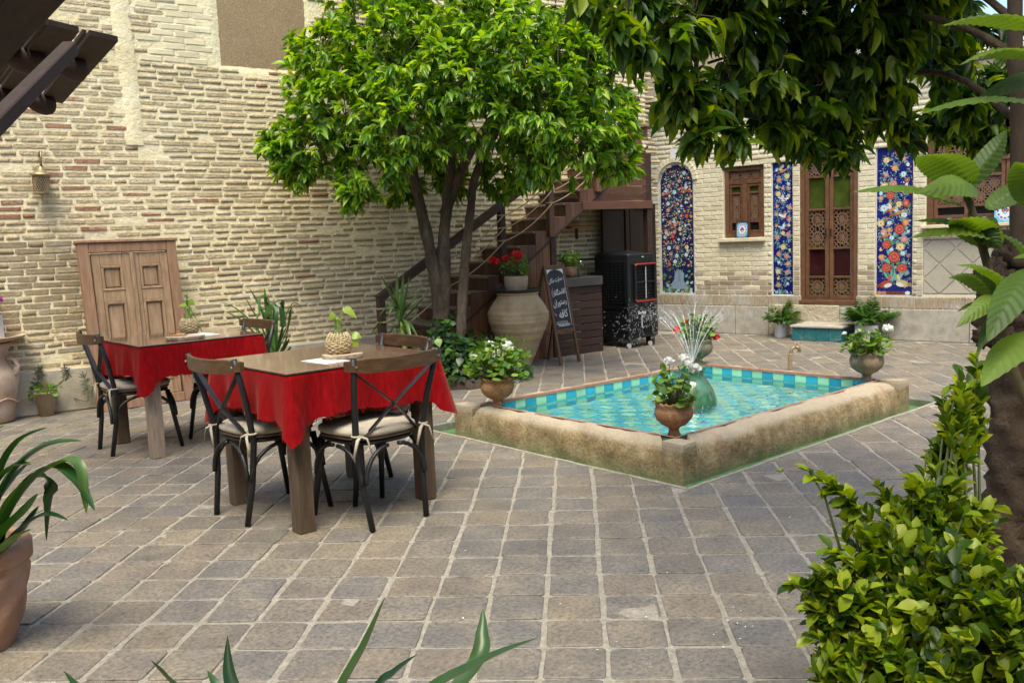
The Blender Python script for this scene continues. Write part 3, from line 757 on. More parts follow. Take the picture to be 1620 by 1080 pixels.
# wide window on the right
w2 = sub_empty('window', house, fM(3.778, 1.365, -.075)); w2['label'] = 'wide lattice window behind the large leaves'
mb = MB(); frame4(mb, -.82, .82, 0, 1.25, .07, .08); mb.box((0, 0, .735), (1.5, .075, .06), .003); mb.build('frame', M_win, w2)
for k in range(4):
    x0 = -.75+k*.375; x1 = x0+.375
    mb = MB(); frame4(mb, x0+.004, x1-.004, .073, .702, .04, .05); mb.box(((x0+x1)/2, 0, .55), (.29, .045, .03), .002); mb.box(((x0+x1)/2, 0, .215), (.29, .045, .03), .002); mb.build('leaf_frame', M_win, w2)
    mb = MB(); lattice(mb, x0+.045, x1-.045, .232, .533, 2, 2, 0, .011); mb.build('lattice', M_lat, w2); stained(w2, x0+.045, x1-.045, .232, .533, 2, 2, .018)
    mb = MB(); lattice(mb, x0+.02, x1-.02, .77, 1.175, 2, 2, 0, .012); mb.build('lattice', M_lat, w2); panes(w2, [(x0+.02, x1-.02, .77, 1.175, 'dark'), (x0+.04, x1-.04, .567, .66, 'olive'), (x0+.04, x1-.04, .115, .198, 'dark')], .018, Matrix.Identity(4))
MB().box((0, 0, 0), (1.72, .14, .04), .006).build('sill', M_fb, house, M=fM(3.78, 1.352, .03))
# ------------------------------------------------------------------ painted tile panels
m_, nt, N, L, out = newmat('glaze_paint')
b = N('ShaderNodeBsdfPrincipled'); b.inputs['Roughness'].default_value = .2; at_ = N('ShaderNodeAttribute'); at_.attribute_name = 'paint'; L(at_.outputs['Color'], b.inputs['Base Color']); L(b.outputs[0], out.inputs[0]); M_paint = m_
M_cob = pm('cobalt_tile', [(.3, (.008, .008, .10)), (.7, (.014, .014, .17))], 12, .15, .05, 40, per=(.3, [(0, (.008, .01, .09)), (1, (.014, .02, .2))]), coat=.3)
M_cob2 = pm('navy_tile', [(.3, (.006, .010, .05)), (.7, (.012, .016, .09))], 12, .15, .05, 40, per=(.3, [(0, (.006, .01, .05)), (1, (.01, .02, .11))]), coat=.3)
M_white = pm('white_border', [(.3, (.5, .52, .55)), (.7, (.66, .67, .68))], 9, .35, .1)
RED, PINK, ORG, YEL, LBL, WHT, GRN, TEA, BRN = (.36, .065, .045), (.36, .18, .17), (.46, .20, .07), (.48, .38, .18), (.33, .48, .56), (.6, .62, .62), (.08, .23, .12), (.16, .36, .34), (.12, .05, .03)
def ell(mb, cx, cz, rx, rz, col, a=0, n=8, y=-.0012):
    pts = []
    for k in range(n):
        t = 2*pi*k/n; x, z_ = rx*math.cos(t), rz*math.sin(t); pts.append((cx+x*math.cos(a)-z_*math.sin(a), y, cz+x*math.sin(a)+z_*math.cos(a)))
    mb.add(pts, [tuple(range(n))], None, col)
def petal(mb, cx, cz, a, l, w, col, y):
    c, s_ = math.cos(a), math.sin(a)
    pts = [(0, 0), (.35*l, w/2), (.75*l, w*.42), (l, 0), (.75*l, -w*.42), (.35*l, -w/2)]
    mb.add([(cx+x*c-q*s_, y, cz+x*s_+q*c) for x, q in pts], [tuple(range(6))], None, col)
def lite(c, k): return tuple(min(.8, x*k+.02*(k > 1)) for x in c)
LAY = [0]
def yy():
    LAY[0] = (LAY[0]+1) % 40; return -.0012 - LAY[0]*.00004
def flower(mb, cx, cz, r, col, n=8, leafs=True):
    if leafs:
        for k in range(4): petal(mb, cx, cz, random.uniform(0, 6.3), r*1.55, r*.55, random.choice((GRN, TEA, GRN, LBL)), -.0010-random.random()*.0001)
    y = yy(); a0 = random.random()
    for k in range(n): petal(mb, cx, cz, a0+2*pi*k/n, r, r*.75, lite(col, random.uniform(.75, 1.25)), y-.0001*k/n)
    for k in range(n-2): petal(mb, cx, cz, a0+.4+2*pi*k/(n-2), r*.66, r*.5, lite(col, 1.45), y-.0003-.0001*k/n)
    ell(mb, cx, cz, r*.22, r*.22, lite(col, .5) if sum(col) > .9 else YEL, 0, 7, y-.0006)
def rose(mb, cx, cz, r, col, n=8, leafs=True):
    y = yy()
    for k in range(5 if leafs else 0): petal(mb, cx, cz, random.uniform(0, 6.3), r*1.45, r*.6, random.choice((GRN, TEA)), -.0010-random.random()*.0001)
    for q in range(4):
        rr = r*(1-.23*q)
        for k in range(6-q): a = q*.7+2*pi*k/(6-q); ell(mb, cx+rr*.45*math.cos(a), cz+rr*.45*math.sin(a), rr*.55, rr*.42, lite(col, (.75, 1.5, .85, 1.6)[q]*random.uniform(.9, 1.1)), a+1.57, 7, y-.00015*q-.00002*k)
def bird(mb, cx, cz, s, sgn, body=ORG, wing=LBL):
    y = yy()-.0008
    ell(mb, cx, cz, s*.5, s*.22, body, .3*sgn, 10, y); ell(mb, cx+sgn*s*.5, cz+s*.2, s*.16, s*.14, lite(body, 1.3), 0, 8, y-.0001)
    petal(mb, cx-sgn*s*.3, cz-s*.1, (pi if sgn > 0 else 0)+.45*sgn, s*.7, s*.22, RED, y-.0001)
    petal(mb, cx-sgn*s*.05, cz+s*.1, pi/2+.5*sgn, s*.75, s*.32, wing, y-.0002); petal(mb, cx-sgn*s*.15, cz+s*.05, pi/2+.9*sgn, s*.6, s*.2, WHT, y-.0003)
    petal(mb, cx+sgn*s*.62, cz+s*.22, 0 if sgn > 0 else pi, s*.16, s*.08, YEL, y-.0002)
def spray(mb, cx, cz, l, n, cols):
    for k in range(n): a = random.uniform(0, 2*pi); r = random.random()*l; petal(mb, cx+r*math.cos(a), cz+r*math.sin(a), random.uniform(0, 6.3), l*.5, l*.2, random.choice(cols), -.0009-random.random()*.0001)
def panel(s0, s1, z0, z1, cols, rows, label, tm, clipf=None):
    p = sub_empty('tile_panel', house, fM((s0+s1)/2, z0, -.03)); p['label'] = label
    w, h = s1-s0, z1-z0
    MB().box((0, .010, (h if clipf is None else 1.6)/2), (w, .010, h if clipf is None else 1.6), .001).build('grout_bed', M_white, p)
    for i in range(cols):
        for j in range(rows):
            x0, x1, y0, y1 = -w/2+w*i/cols+.0016, -w/2+w*(i+1)/cols-.0016, h*j/rows+.0016, h*(j+1)/rows-.0016
            if clipf is None: MB().box(((x0+x1)/2, .006, (y0+y1)/2), (x1-x0, .012, y1-y0), .0012).build('tile', tm, p)
            else:
                bot, top = [], []
                for t in range(7):
                    x = x0+(x1-x0)*t/6; hi = min(y1, clipf(x)-.001)
                    if hi > y0: top.append((x, hi)); bot.append((x, y0))
                if len(top) > 1:
                    poly = bot + top[::-1]; n = len(poly)
                    MB().add([(x, 0, q) for x, q in poly]+[(x, .012, q) for x, q in poly], [tuple(range(n))]+[(k, n+k, n+(k+1) % n, (k+1) % n) for k in range(n)]).build('tile', tm, p)
    return p
# slim panel left of the door
p2 = panel(1.052, 1.327, .54, 2.256, 1, 8, 'slim blue tile panel with birds and flowers left of the door', M_cob)
mb = MB(); random.seed(21)
for a, b in (((0, .02), (-.03, .22)), ((-.03, .22), (.01, .42)), ((.03, .02), (-.02, .3))): mb.bar((a[0], -.0011, a[1]), (b[0], -.0011, b[1]), .0004, .012, .0001, up=(0, 1, .01))
mb.c = [BRN if c is None else c for c in mb.c]
for k in range(150): spray(mb, random.uniform(-.11, .11), random.uniform(.02, 1.68), .035, 6, (GRN, TEA, LBL, LBL, TEA))
for x, z_, r, c in ((-.07, .12, .038, PINK), (.06, .14, .02, LBL), (-.07, .3, .042, YEL), (.055, .29, .04, PINK), (-.07, .21, .02, YEL), (.08, .21, .018, PINK), (.06, .40, .032, ORG), (-.06, .42, .022, LBL), (-.06, .53, .04, PINK), (.045, .5, .042, PINK), (.0, .62, .045, YEL), (.09, .58, .02, YEL), (-.08, .75, .04, PINK), (.07, .78, .042, PINK), (.0, .80, .03, YEL), (.08, .9, .022, YEL), (-.09, .9, .02, ORG), (.08, .98, .034, PINK), (-.09, 1.05, .03, PINK), (.09, 1.13, .036, PINK), (-.08, 1.15, .022, ORG), (-.06, 1.31, .042, YEL), (.08, 1.28, .022, YEL), (.0, 1.38, .026, PINK), (.07, 1.38, .028, PINK), (-.08, 1.40, .022, YEL), (-.05, 1.49, .042, PINK), (.06, 1.53, .042, YEL), (.08, 1.43, .022, LBL), (0, 1.66, .022, YEL), (-.08, 1.62, .022, LBL), (.07, 1.65, .022, LBL)):
    (rose if r > .037 else flower)(mb, x, z_, r, c)
for x, z_, s_, g, bo, wi in ((0, 1.60, .085, 1, ORG, YEL), (.02, 1.23, .09, 1, WHT, LBL), (-.02, 1.25, .07, -1, LBL, WHT), (.0, 1.02, .09, -1, WHT, PINK), (-.01, .87, .08, -1, LBL, WHT)): bird(mb, x, z_, s_, g, bo, wi)
for k in range(14): petal(mb, random.uniform(-.1, .1), .005, pi/2+random.uniform(-.7, .7), random.uniform(.04, .09), .014, random.choice((TEA, LBL, GRN)), -.0012-random.random()*.0002)
stuff(mb.build('painted_flowers', M_paint, p2))
# wider panel right of the door
p3 = panel(2.385, 2.80, .545, 2.315, 1, 9, 'wide blue tile panel with red roses and birds right of the door', M_cob)
mb = MB(); random.seed(33)
for k in range(190): spray(mb, random.uniform(-.18, .18), random.uniform(.08, 1.72), .042, 6, (GRN, TEA, GRN, LBL, ORG))
for k in range(16): petal(mb, random.uniform(-.06, .06), .16, pi/2+random.uniform(-1, 1), random.uniform(.1, .2), .022, random.choice((TEA, GRN, TEA)), -.0012-random.random()*.0002)
for x, z_, r, c in ((0, .46, .085, RED), (-.09, .33, .07, RED), (.09, .32, .075, RED), (-.15, .46, .04, ORG), (.1, .5, .032, LBL), (.16, .47, .022, RED), (.07, .58, .055, YEL), (-.09, .61, .065, RED), (-.16, .55, .02, YEL), (-.03, .55, .025, LBL), (.11, .67, .048, PINK), (-.03, .69, .032, LBL), (.06, .79, .075, RED), (-.12, .77, .045, PINK), (-.06, .79, .03, ORG), (.16, .76, .022, LBL), (-.16, .87, .05, YEL), (-.06, .87, .03, LBL), (.13, .87, .045, ORG), (-.09, .92, .025, RED), (.11, .96, .04, LBL), (-.12, 1.05, .05, LBL), (.13, 1.1, .05, RED), (.05, 1.09, .04, YEL), (-.05, 1.1, .024, ORG), (-.05, 1.2, .06, RED), (-.16, 1.17, .035, PINK), (-.12, 1.31, .052, YEL), (-.02, 1.33, .06, PINK), (.14, 1.37, .03, RED), (-.16, 1.23, .026, LBL), (.1, 1.44, .038, LBL), (-.1, 1.45, .032, PINK), (0, 1.52, .04, ORG), (.1, 1.62, .038, PINK), (-.1, 1.62, .04, YEL), (.02, 1.70, .028, RED), (.15, 1.55, .022, WHT)):
    (rose if r > .058 else flower)(mb, x, z_, r, c)
for x, z_, s_, g, bo, wi in ((.1, 1.25, .12, -1, YEL, WHT), (-.03, 1.03, .1, 1, ORG, WHT), (.05, .99, .1, 1, ORG, LBL), (-.1, .72, .09, 1, ORG, YEL)): bird(mb, x, z_, s_, g, bo, wi)
for x, z_, g, bo in ((-.1, .13, 1, RED), (.1, .14, -1, YEL)):
    ell(mb, x, z_, .075, .042, bo, .3*g, 12, -.0035); ell(mb, x+g*.03, z_-.015, .05, .025, WHT, .3*g, 10, -.0037); ell(mb, x+g*.05, z_+.075, .018, .04, lite(bo, 1.2), -.3*g, 8, -.0036); petal(mb, x-g*.04, z_, (pi if g > 0 else 0)+.4*g, .09, .04, lite(bo, .6), -.0036)
for k in range(7): ell(mb, -.17+.055*k, .025, .032, .024, random.choice((ORG, PINK, WHT, BRN)), 0, 8, -.0036-.0001*k)
stuff(mb.build('painted_flowers', M_paint, p3))
for pp, w_, h_ in ((p2, .275, 1.716), (p3, .415, 1.77)):
    mb = MB(); frame4(mb, -w_/2-.010, w_/2+.010, -.012, h_+.010, .009, .02, .004); mb.build('border', M_white, pp)
# arched panel on the left: a blossoming tree above a waterfall
def arch_top(x):
    t = min(1, abs(x)/.262); return 1.58 + .225*(1-t**2)**.62
p1 = panel(-.638, -.118, .545, 2.35, 3, 8, 'arched dark blue tile panel of a flowering tree over a waterfall', M_cob2, arch_top)
mb = MB(); random.seed(5)
tr = [(-.02, .28), (.0, .42), (.06, .6), (.09, .8), (.07, 1.0), (.0, 1.2), (-.05, 1.38), (-.02, 1.52), (.0, 1.74)]
for k, (a, b) in enumerate(zip(tr[:-1], tr[1:])): mb.bar((a[0], -.0014, a[1]), (b[0], -.0014, b[1]), .0006, .034-.0033*k, .0001, up=(0, 1, .01))
for a, b in (((.07, 1.0), (.16, 1.2)), ((.0, 1.2), (-.15, 1.34)), ((.09, .8), (.2, .9)), ((-.05, 1.38), (-.16, 1.3)), ((.03, .5), (-.14, .62)), ((-.02, 1.5), (.1, 1.56))): mb.bar((a[0], -.0013, a[1]), (b[0], -.0013, b[1]), .0005, .009, .0001, up=(0, 1, .01))
mb.c = [(.08, .24, .36) if c is None else c for c in mb.c]
inn = lambda x, z_, r: abs(x)+r < .255 and z_+r < arch_top(x)-.01
n = 0
while n < 230:
    x, z_ = random.uniform(-.24, .24), random.uniform(.35, 1.75)
    if inn(x, z_, .02): spray(mb, x, z_, .03, 4, (GRN, GRN, TEA, LBL, RED, PINK)); n += 1
cent = []
for r, nn, cs in ((.036, 22, (YEL, PINK, PINK, LBL, RED, LBL)), (.022, 36, (RED, YEL, LBL, PINK, ORG, LBL)), (.0105, 260, (YEL, (.3, .36, .08), (.3, .36, .08), RED, LBL, WHT))):
    t = 0
    while nn and t < 3000:
        t += 1; x, z_ = random.uniform(-.24, .24), random.uniform(.38, 1.76)
        if inn(x, z_, r) and all((x-a)**2+(z_-c_)**2 > (r+q)**2*.75 for a, c_, q in cent): cent.append((x, z_, r)); (rose if r > .03 and random.random() < .5 else flower)(mb, x, z_, r, random.choice(cs), 6, False); nn -= 1
for x, z_, s_, g in ((-.14, 1.42, .1, 1), (.12, 1.45, .11, -1), (-.02, .98, .1, 1), (-.15, .83, .1, 1)): bird(mb, x, z_, s_, g, (.3, .12, .09), LBL)
wf = [(-.15, .06), (.15, .05), (.20, .10), (.12, .13), (.09, .18), (.10, .28), (.05, .31), (.0, .34), (-.05, .30), (-.06, .2), (-.10, .14), (-.19, .10)]
mb.add([(x, -.0039, z_) for x, z_ in wf], [tuple(range(len(wf)))], None, (.20, .28, .36))
for k in range(12): x = random.uniform(-.07, .08); mb.bar((x, -.0041, .17), (x+random.uniform(-.01, .01), -.0041, .33), .0002, .008, .0001, up=(0, 1, .01)); mb.c = [random.choice(((.42, .50, .56), (.16, .24, .32))) if c is None else c for c in mb.c]
for k in range(90):
    x = random.uniform(-.25, .25); z_ = random.choice((random.uniform(.005, .06), random.uniform(.05, .36)*1))
    if -.12 < x < .13 and z_ > .05: continue
    ell(mb, x, z_, .028, .018, random.choice((GRN, (.10, .16, .06), TEA, (.14, .12, .05), LBL)), random.random(), 7, -.0042-.00002*k)
stuff(mb.build('painted_tree', M_paint, p1))
mb = MB(); pts = [(-.27, -.01), (-.27, 1.58)] + [(-.27+.54*k/16, arch_top((-.27+.54*k/16)*.97)+.008) for k in range(1, 16)] + [(.27, 1.58), (.27, -.01), (-.27, -.01)]
for a, b in zip(pts[:-1], pts[1:]): mb.bar((a[0], .0, a[1]), (b[0], .0, b[1]), .02, .014, .001, up=(0, 1, .01))
mb.build('border', M_white, p1)
# brick arch over the niche
for k in range(17):
    a = pi*(k+.5)/17; x, z_ = .315*math.cos(a), 1.575+.30*math.sin(a)
    MB().box((0, 0, 0), (.052, .07, .075), .005, Matrix.Rotation(-(a-pi/2), 4, 'Y')).build('arch_brick', M_fb, house, M=fM(-.378+x, .545+z_, -.012))
# ------------------------------------------------------------------ wooden staircase with a bar under it
SD = Vector((1, -.11, 0)).normalized(); SN = Vector((SD.y, -SD.x, 0)); SN = SN if SN.y < 0 else -SN
SPo = Vector((7.2, 7.5, 0))
def spt(s, z, n=0): return SPo + SD*s + Vector((0, 0, z)) + SN*n
SM = lambda s, z, n=0: Matrix.Translation(spt(s, z, n)) @ Matrix(((SD.x, -SN.x, 0, 0), (SD.y, -SN.y, 0, 0), (0, 0, 1, 0), (0, 0, 0, 1)))
M_wd = woodmat('stair_wood', (.05, .02, .011), (.105, .045, .025), (.18, .085, .05), (10, 10, 1.6), .5, .4, 3, .5, dirt=((.16, .10, .07), 5, .25))
M_wdh = woodmat('stair_wood_horizontal', (.045, .018, .010), (.095, .040, .022), (.165, .075, .044), (1.6, 10, 10), .5, .4, 3, .5, dirt=((.16, .10, .07), 5, .25))
M_wd2 = woodmat('siding_wood', (.075, .028, .012), (.155, .066, .028), (.24, .115, .055), (10, 10, 1.4), .45, .4, 3, .5)
M_wdd = woodmat('dark_beam_wood', (.018, .008, .006), (.035, .016, .011), (.06, .03, .02), (3, 10, 10), .7, .3, 3, .3)
M_tread = woodmat('worn_tread', (.12, .085, .06), (.20, .15, .115), (.28, .22, .175), (2, 10, 10), .7, .3, 3, .3)
M_rope = pm('rope', [(.3, (.30, .22, .12)), (.7, (.48, .38, .24))], 60, .9, .8, 200)
stair = thing('wooden_staircase', 'dark brown wooden staircase with rope railing climbing along the brick wall', 'staircase', tuple(spt(-2.3, 0)))
stair.matrix_world = SM(-2.3, 0); SO = -2.3
RISE, RUN, NST, WID = .1588, .2273, 17, .80
zst = lambda k: .158 + RISE*k           # top of step k
sst = lambda k: -2.30 + .285 + RUN*k - .22   # front edge (nosing) of step k
# fit: step with nosing s=-.368 has z 1.324
s_off = -.368 - sst(round((1.324-.158)/RISE)); k0 = round((1.324-.158)/RISE)
nos = lambda k: sst(k) + s_off
ztp = lambda k: 1.324 + (k-k0)*RISE
lx = lambda s: s - SO
def loz(s): return 1.107 + .70*(s + .299)        # lower edge of the stringer
for k in range(NST):
    s0, s1, zt = nos(k), nos(k)+RUN, ztp(k)
    if zt < .05: continue
    MB().box((lx((s0+s1)/2)-.012, WID/2, zt-.014), (RUN+.03, WID+.02, .028), .005).build('tread', M_tread, stair)
    np_ = 8
    for i in range(np_):
        y0 = .012 + (WID-.02)*i/np_
        MB().box((lx(s0)+.006, y0+(WID-.02)/np_/2, zt-.028-(RISE-.029)/2), (.018, (WID-.02)/np_-.005, RISE-.030), .002).build('riser_board', M_wd, stair)
    # front skirt boards under each step
    nb = 2 if k % 2 else 3
    for i in range(nb):
        a, b = s0+.002+(RUN-.002)*i/nb, s0+(RUN)*(i+1)/nb-.003
        if b > 1.66: continue
        za, zb = max(loz(a), .0), max(loz(b), .0)
        top = zt-.003
        if top-min(za, zb) < .02: continue
        MB().add([(lx(a), -.014, za), (lx(b), -.014, zb), (lx(b), -.014, top), (lx(a), -.014, top), (lx(a), .01, za), (lx(b), .01, zb), (lx(b), .01, top), (lx(a), .01, top)],
                 [(0, 1, 2, 3), (0, 3, 7, 4), (1, 5, 6, 2), (3, 2, 6, 7), (0, 4, 5, 1)]).build('skirt_board', M_wd, stair)
mb = MB(); mb.bar((lx(-1.88), -.012, loz(-1.88)), (lx(1.66), -.012, loz(1.66)), .03, .022, .004); mb.build('stringer_trim', M_wdd, stair)
mb = MB(); mb.bar((lx(-1.9), .5, loz(-1.9)-.05), (lx(1.66), .5, loz(1.66)-.05), .78, .02, .004); mb.build('soffit', M_wdd, stair)
# vertical siding below the stringer
s = -1.86
while s < .06:
    w = random.uniform(.085, .1); e = min(s+w, .07); za, zb = loz(s)-.012, loz(e)-.012
    if zb > .05:
        MB().add([(lx(s+.002), -.006, .0), (lx(e-.003), -.006, .0), (lx(e-.003), -.006, zb), (lx(s+.002), -.006, max(za, .0)), (lx(s+.002), .016, 0), (lx(e-.003), .016, 0), (lx(e-.003), .016, zb), (lx(s+.002), .016, max(za, 0))],
                 [(0, 1, 2, 3), (0, 3, 7, 4), (1, 5, 6, 2), (3, 2, 6, 7)]).build('siding_board', M_wd2, stair)
    s = e
MB().box((lx(-.9), .03, .5), (1.9, .01, .02), .001).build('siding_rail', M_wdd, stair)
# posts and beam of the bar opening
MB().box((lx(.115), .02, .70), (.085, .085, 1.40), .006).build('post', M_wdd, stair)
MB().box((lx(1.665), .02, 1.20), (.08, .09, 2.40), .006).build('post', M_wdd, stair)
MB().box((lx(1.135), -.012, 1.765), (1.145, .05, .10), .005).build('beam', M_wdh, stair)
z = 1.82
while z < 3.0:                              # horizontal boards between the stringer and the corner
    h = .088; a = (z-1.107)/.70 - .299 + .035; b = (z+h-1.107)/.70 - .299 + .035
    if a < 1.60:
        b2 = min(b, 1.62)
        MB().add([(lx(a), -.012, z), (lx(1.625), -.012, z), (lx(1.625), -.012, z+h-.005), (lx(b2), -.012, z+h-.005), (lx(a), .012, z), (lx(1.625), .012, z), (lx(1.625), .012, z+h-.005), (lx(b2), .012, z+h-.005)],
                 [(0, 1, 2, 3), (0, 3, 7, 4), (1, 5, 6, 2), (3, 2, 6, 7), (0, 4, 5, 1)]).build('cladding_board', M_wdh, stair)
    z += h
# upper storey boards, slanting above the stringer, seen through the leaves
for k in range(12):
    MB().box((lx(1.30+.075*0+.3), .0, 2.5), (.02, .02, .02), .002) if False else None
MB().box((lx(1.1), .42, 1.86), (1.2, .8, .03), .004).build('ceiling_board', M_wdd, stair)
# handrail, posts, ropes
rz = lambda s: .865 + .595*(s+2.16)
mb = MB(); mb.bar((lx(-2.19), -.03, rz(-2.19)), (lx(1.5), -.03, rz(1.5)), .075, .085, .008); mb.build('handrail', M_wdd, stair)
RP = [(-2.16, rz(-2.16)), (-1.40, rz(-1.4)), (-.62, rz(-.62)), (.07, rz(.07)), (.80, rz(.8))]
for s_, zt in RP:
    lo = max(0, ztp(0) + (s_-nos(0))*.70 - .22)
    MB().box((lx(s_), -.03, (lo+zt)/2), (.075, .07, zt-lo), .005).build('rail_post', M_wdd if s_ < .0 else M_wd, stair)
    for dz in (.12, .26, .40):
        if zt-dz > lo: MB().tube([(lx(s_)+.046*math.cos(a), -.03+.046*math.sin(a), zt-dz+.006*a/6) for a in np.linspace(0, 4*pi, 22)], .006, 6).build('rope_knot', M_rope, stair)
for (sa, za), (sb, zb) in zip(RP[:-1], RP[1:]):
    for dz in (.12, .26, .40):
        pts = [(lx(sa+(sb-sa)*t), -.072, za+(zb-za)*t - dz - .055*4*t*(1-t)) for t in np.linspace(0, 1, 12)]
        MB().tube(pts, .0075, 6).build('rope', M_rope, stair, smooth=True)
# bar counter under the stairs
M_slab = pm('grey_counter', [(.3, (.035, .035, .036)), (.7, (.065, .063, .06))], 6, .45, .2)
bar_ = thing('bar_counter', 'dark bar counter with wooden plank front beneath the stairs', 'counter', tuple(spt(.2, 0))); bar_.matrix_world = SM(.2, 0)
MB().box((.30, .17, .865), (.70, .40, .11), .008).build('counter_top', M_slab, bar_)
for k in range(9): MB().box((.30, .01, .045+.09*k), (.70, .02, .083), .003).build('front_board', M_wdd, bar_)
for k in range(2): MB().box((.0+.62*k, .2, .4), (.02, .34, .8), .003).build('side_board', M_wdd, bar_)
M_shelf = woodmat('honey_shelf', (.20, .08, .02), (.34, .16, .05), (.45, .24, .09), (2, 10, 10), .4)
sh = thing('wall_shelf', 'live edge honey wood shelf on the brick behind the bar', 'shelf', tuple(spt(1.00, 1.52, -.60)), math.atan2(SD.y, SD.x))
MB().box((0, 0, 0), (.34, .16, .03), .008).build('board', M_shelf, sh); MB().box((.02, .05, -.08), (.03, .03, .14), .003).build('bracket', M_wdd, sh)
sh = thing('wall_shelf', 'thin dark wooden shelf just above the bar counter', 'shelf', tuple(spt(1.02, 1.11, -.60)), math.atan2(SD.y, SD.x))
MB().box((0, 0, 0), (.42, .16, .025), .004).build('board', M_wdd, sh); MB().box((-.1, .05, -.05), (.02, .03, .08), .003).build('bracket', M_wdd, sh)
dd = thing('panelled_door', 'nearly black panelled wooden door in the dark recess behind the cooler', 'door', tuple(spt(1.88, 0, -.60)), math.atan2(SD.y, SD.x))
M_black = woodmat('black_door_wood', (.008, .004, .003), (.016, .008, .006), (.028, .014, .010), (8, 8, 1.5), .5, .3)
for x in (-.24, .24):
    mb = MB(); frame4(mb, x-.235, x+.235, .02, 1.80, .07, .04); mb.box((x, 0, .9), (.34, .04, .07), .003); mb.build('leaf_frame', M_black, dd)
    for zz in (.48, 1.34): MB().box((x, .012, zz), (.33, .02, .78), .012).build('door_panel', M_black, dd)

# ------------------------------------------------------------------ foliage
def leaf_template(seg=3, fold=.18, droop=.25, shape=None):
    """leaf along +x, unit length and unit width; rows of (left, mid, right)"""
    V = [(0, 0, 0)]; F = []
    for i in range(1, seg):
        t = i/seg; w = (shape(t) if shape else math.sin(pi*t**.85))*.5; zc = -droop*t*t
        V += [(t, w, zc+fold*w), (t, 0, zc), (t, -w, zc+fold*w)]
    V.append((1, 0, -droop)); n = len(V)
    tri, quad = [(0, 2, 1), (0, 3, 2)], []
    for i in range(seg-2):
        a = 1+3*i; quad += [(a, a+1, a+4, a+3), (a+1, a+2, a+5, a+4)]
    a = 1+3*(seg-2); tri += [(a, a+1, n-1), (a+1, a+2, n-1)]
    return np.array(V, float), np.array(tri), (np.array(quad) if quad else None)
def leaves_mesh(name, P, D, U, Ls, Ws, tpl, mat):
    """P base points, D directions, U up-ish vectors, arrays (n,3)"""
    V0, tri, quad = tpl; n = len(P)
    D = D/np.linalg.norm(D, axis=1, keepdims=True)
    S = np.cross(U, D); S /= np.maximum(np.linalg.norm(S, axis=1, keepdims=True), 1e-6)
    Nn = np.cross(D, S)
    V = P[:, None, :] + V0[None, :, 0:1]*(D*Ls[:, None])[:, None, :] + V0[None, :, 1:2]*(S*Ws[:, None])[:, None, :] + V0[None, :, 2:3]*(Nn*Ls[:, None])[:, None, :]
    off = (np.arange(n)*len(V0))[:, None, None]; Fq = [(tri[None]+off).reshape(-1, 3)]
    if quad is not None: Fq.append((quad[None]+off).reshape(-1, 4))
    return np_mesh(name, V.reshape(-1, 3), Fq, mat, True)
def rosettes(C, A, per, Lr, Wr, spread=1.0, droop=.5, rs=None):
    """leaf bases, directions for clusters at C growing along A"""
    r_ = rs or rng; n = len(C)
    P = np.repeat(C, per, 0); Ax = np.repeat(A, per, 0)
    rnd = r_.normal(0, 1, P.shape); rnd -= Ax*(rnd*Ax).sum(1, keepdims=True); rnd /= np.linalg.norm(rnd, axis=1, keepdims=True)
    t = r_.uniform(.25, 1.25, (len(P), 1))*spread
    D = Ax + rnd*t; D[:, 2] -= droop*r_.uniform(.3, 1.3, len(P)); D /= np.linalg.norm(D, axis=1, keepdims=True)
    L_ = r_.uniform(*Lr, len(P)); P = P - Ax*r_.uniform(0, .09, (len(P), 1)); W_ = L_*r_.uniform(*Wr, len(P))
    U = np.tile([0, 0, 1.0], (len(P), 1)) + r_.normal(0, .35, P.shape) + Ax*.4
    return P, D, U, L_, W_
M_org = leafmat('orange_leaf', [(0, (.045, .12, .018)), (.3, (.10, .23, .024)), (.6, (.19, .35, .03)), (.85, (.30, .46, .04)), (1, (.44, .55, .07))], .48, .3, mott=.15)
M_org_shade = leafmat('shade_dark_orange_leaf', [(0, (.016, .05, .007)), (.35, (.035, .095, .011)), (.62, (.085, .175, .016)), (1, (.30, .40, .03))], .55, .4)  # darker copy of the orange leaf: the crown's shade is put into its colour
M_bark = pm('bark', [(.25, (.035, .024, .014)), (.5, (.085, .062, .04)), (.75, (.16, .125, .088))], 9, .95, 1.0, 22, kind='World', stretch=(1, 1, .35), bdist=.05, fine=(40, .5))
M_bark2 = pm('knotty_bark', [(.25, (.03, .02, .012)), (.5, (.07, .045, .026)), (.75, (.13, .085, .05))], 8, .92, 1.0, 22, kind='World', stretch=(1, 1, .5), bdist=.03)
M_twig = pm('twig', [(.3, (.05, .04, .02)), (.7, (.10, .08, .04))], 20, .9, .4)
def limb(pts, r0, r1, lump=.12, n=10, seed=0, sub=6):
    rs = random.Random(seed); P = [Vector(p) for p in pts]; out = []; rad = []
    for i in range(len(P)-1):
        a, b = P[i], P[i+1]; p0 = P[i-1] if i else a; p3 = P[i+2] if i+2 < len(P) else b
        for k in range(sub):
            t = k/sub; out.append(.5*((2*a) + (b-p0)*t + (2*p0-5*a+4*b-p3)*t*t + (3*a-p0-3*b+p3)*t*t*t))
    out.append(P[-1]); N_ = len(out)
    for i in range(N_): f = i/(N_-1); rad.append((r0*(1-f)+r1*f)*(1+rs.uniform(-lump, lump)))
    return out, rad
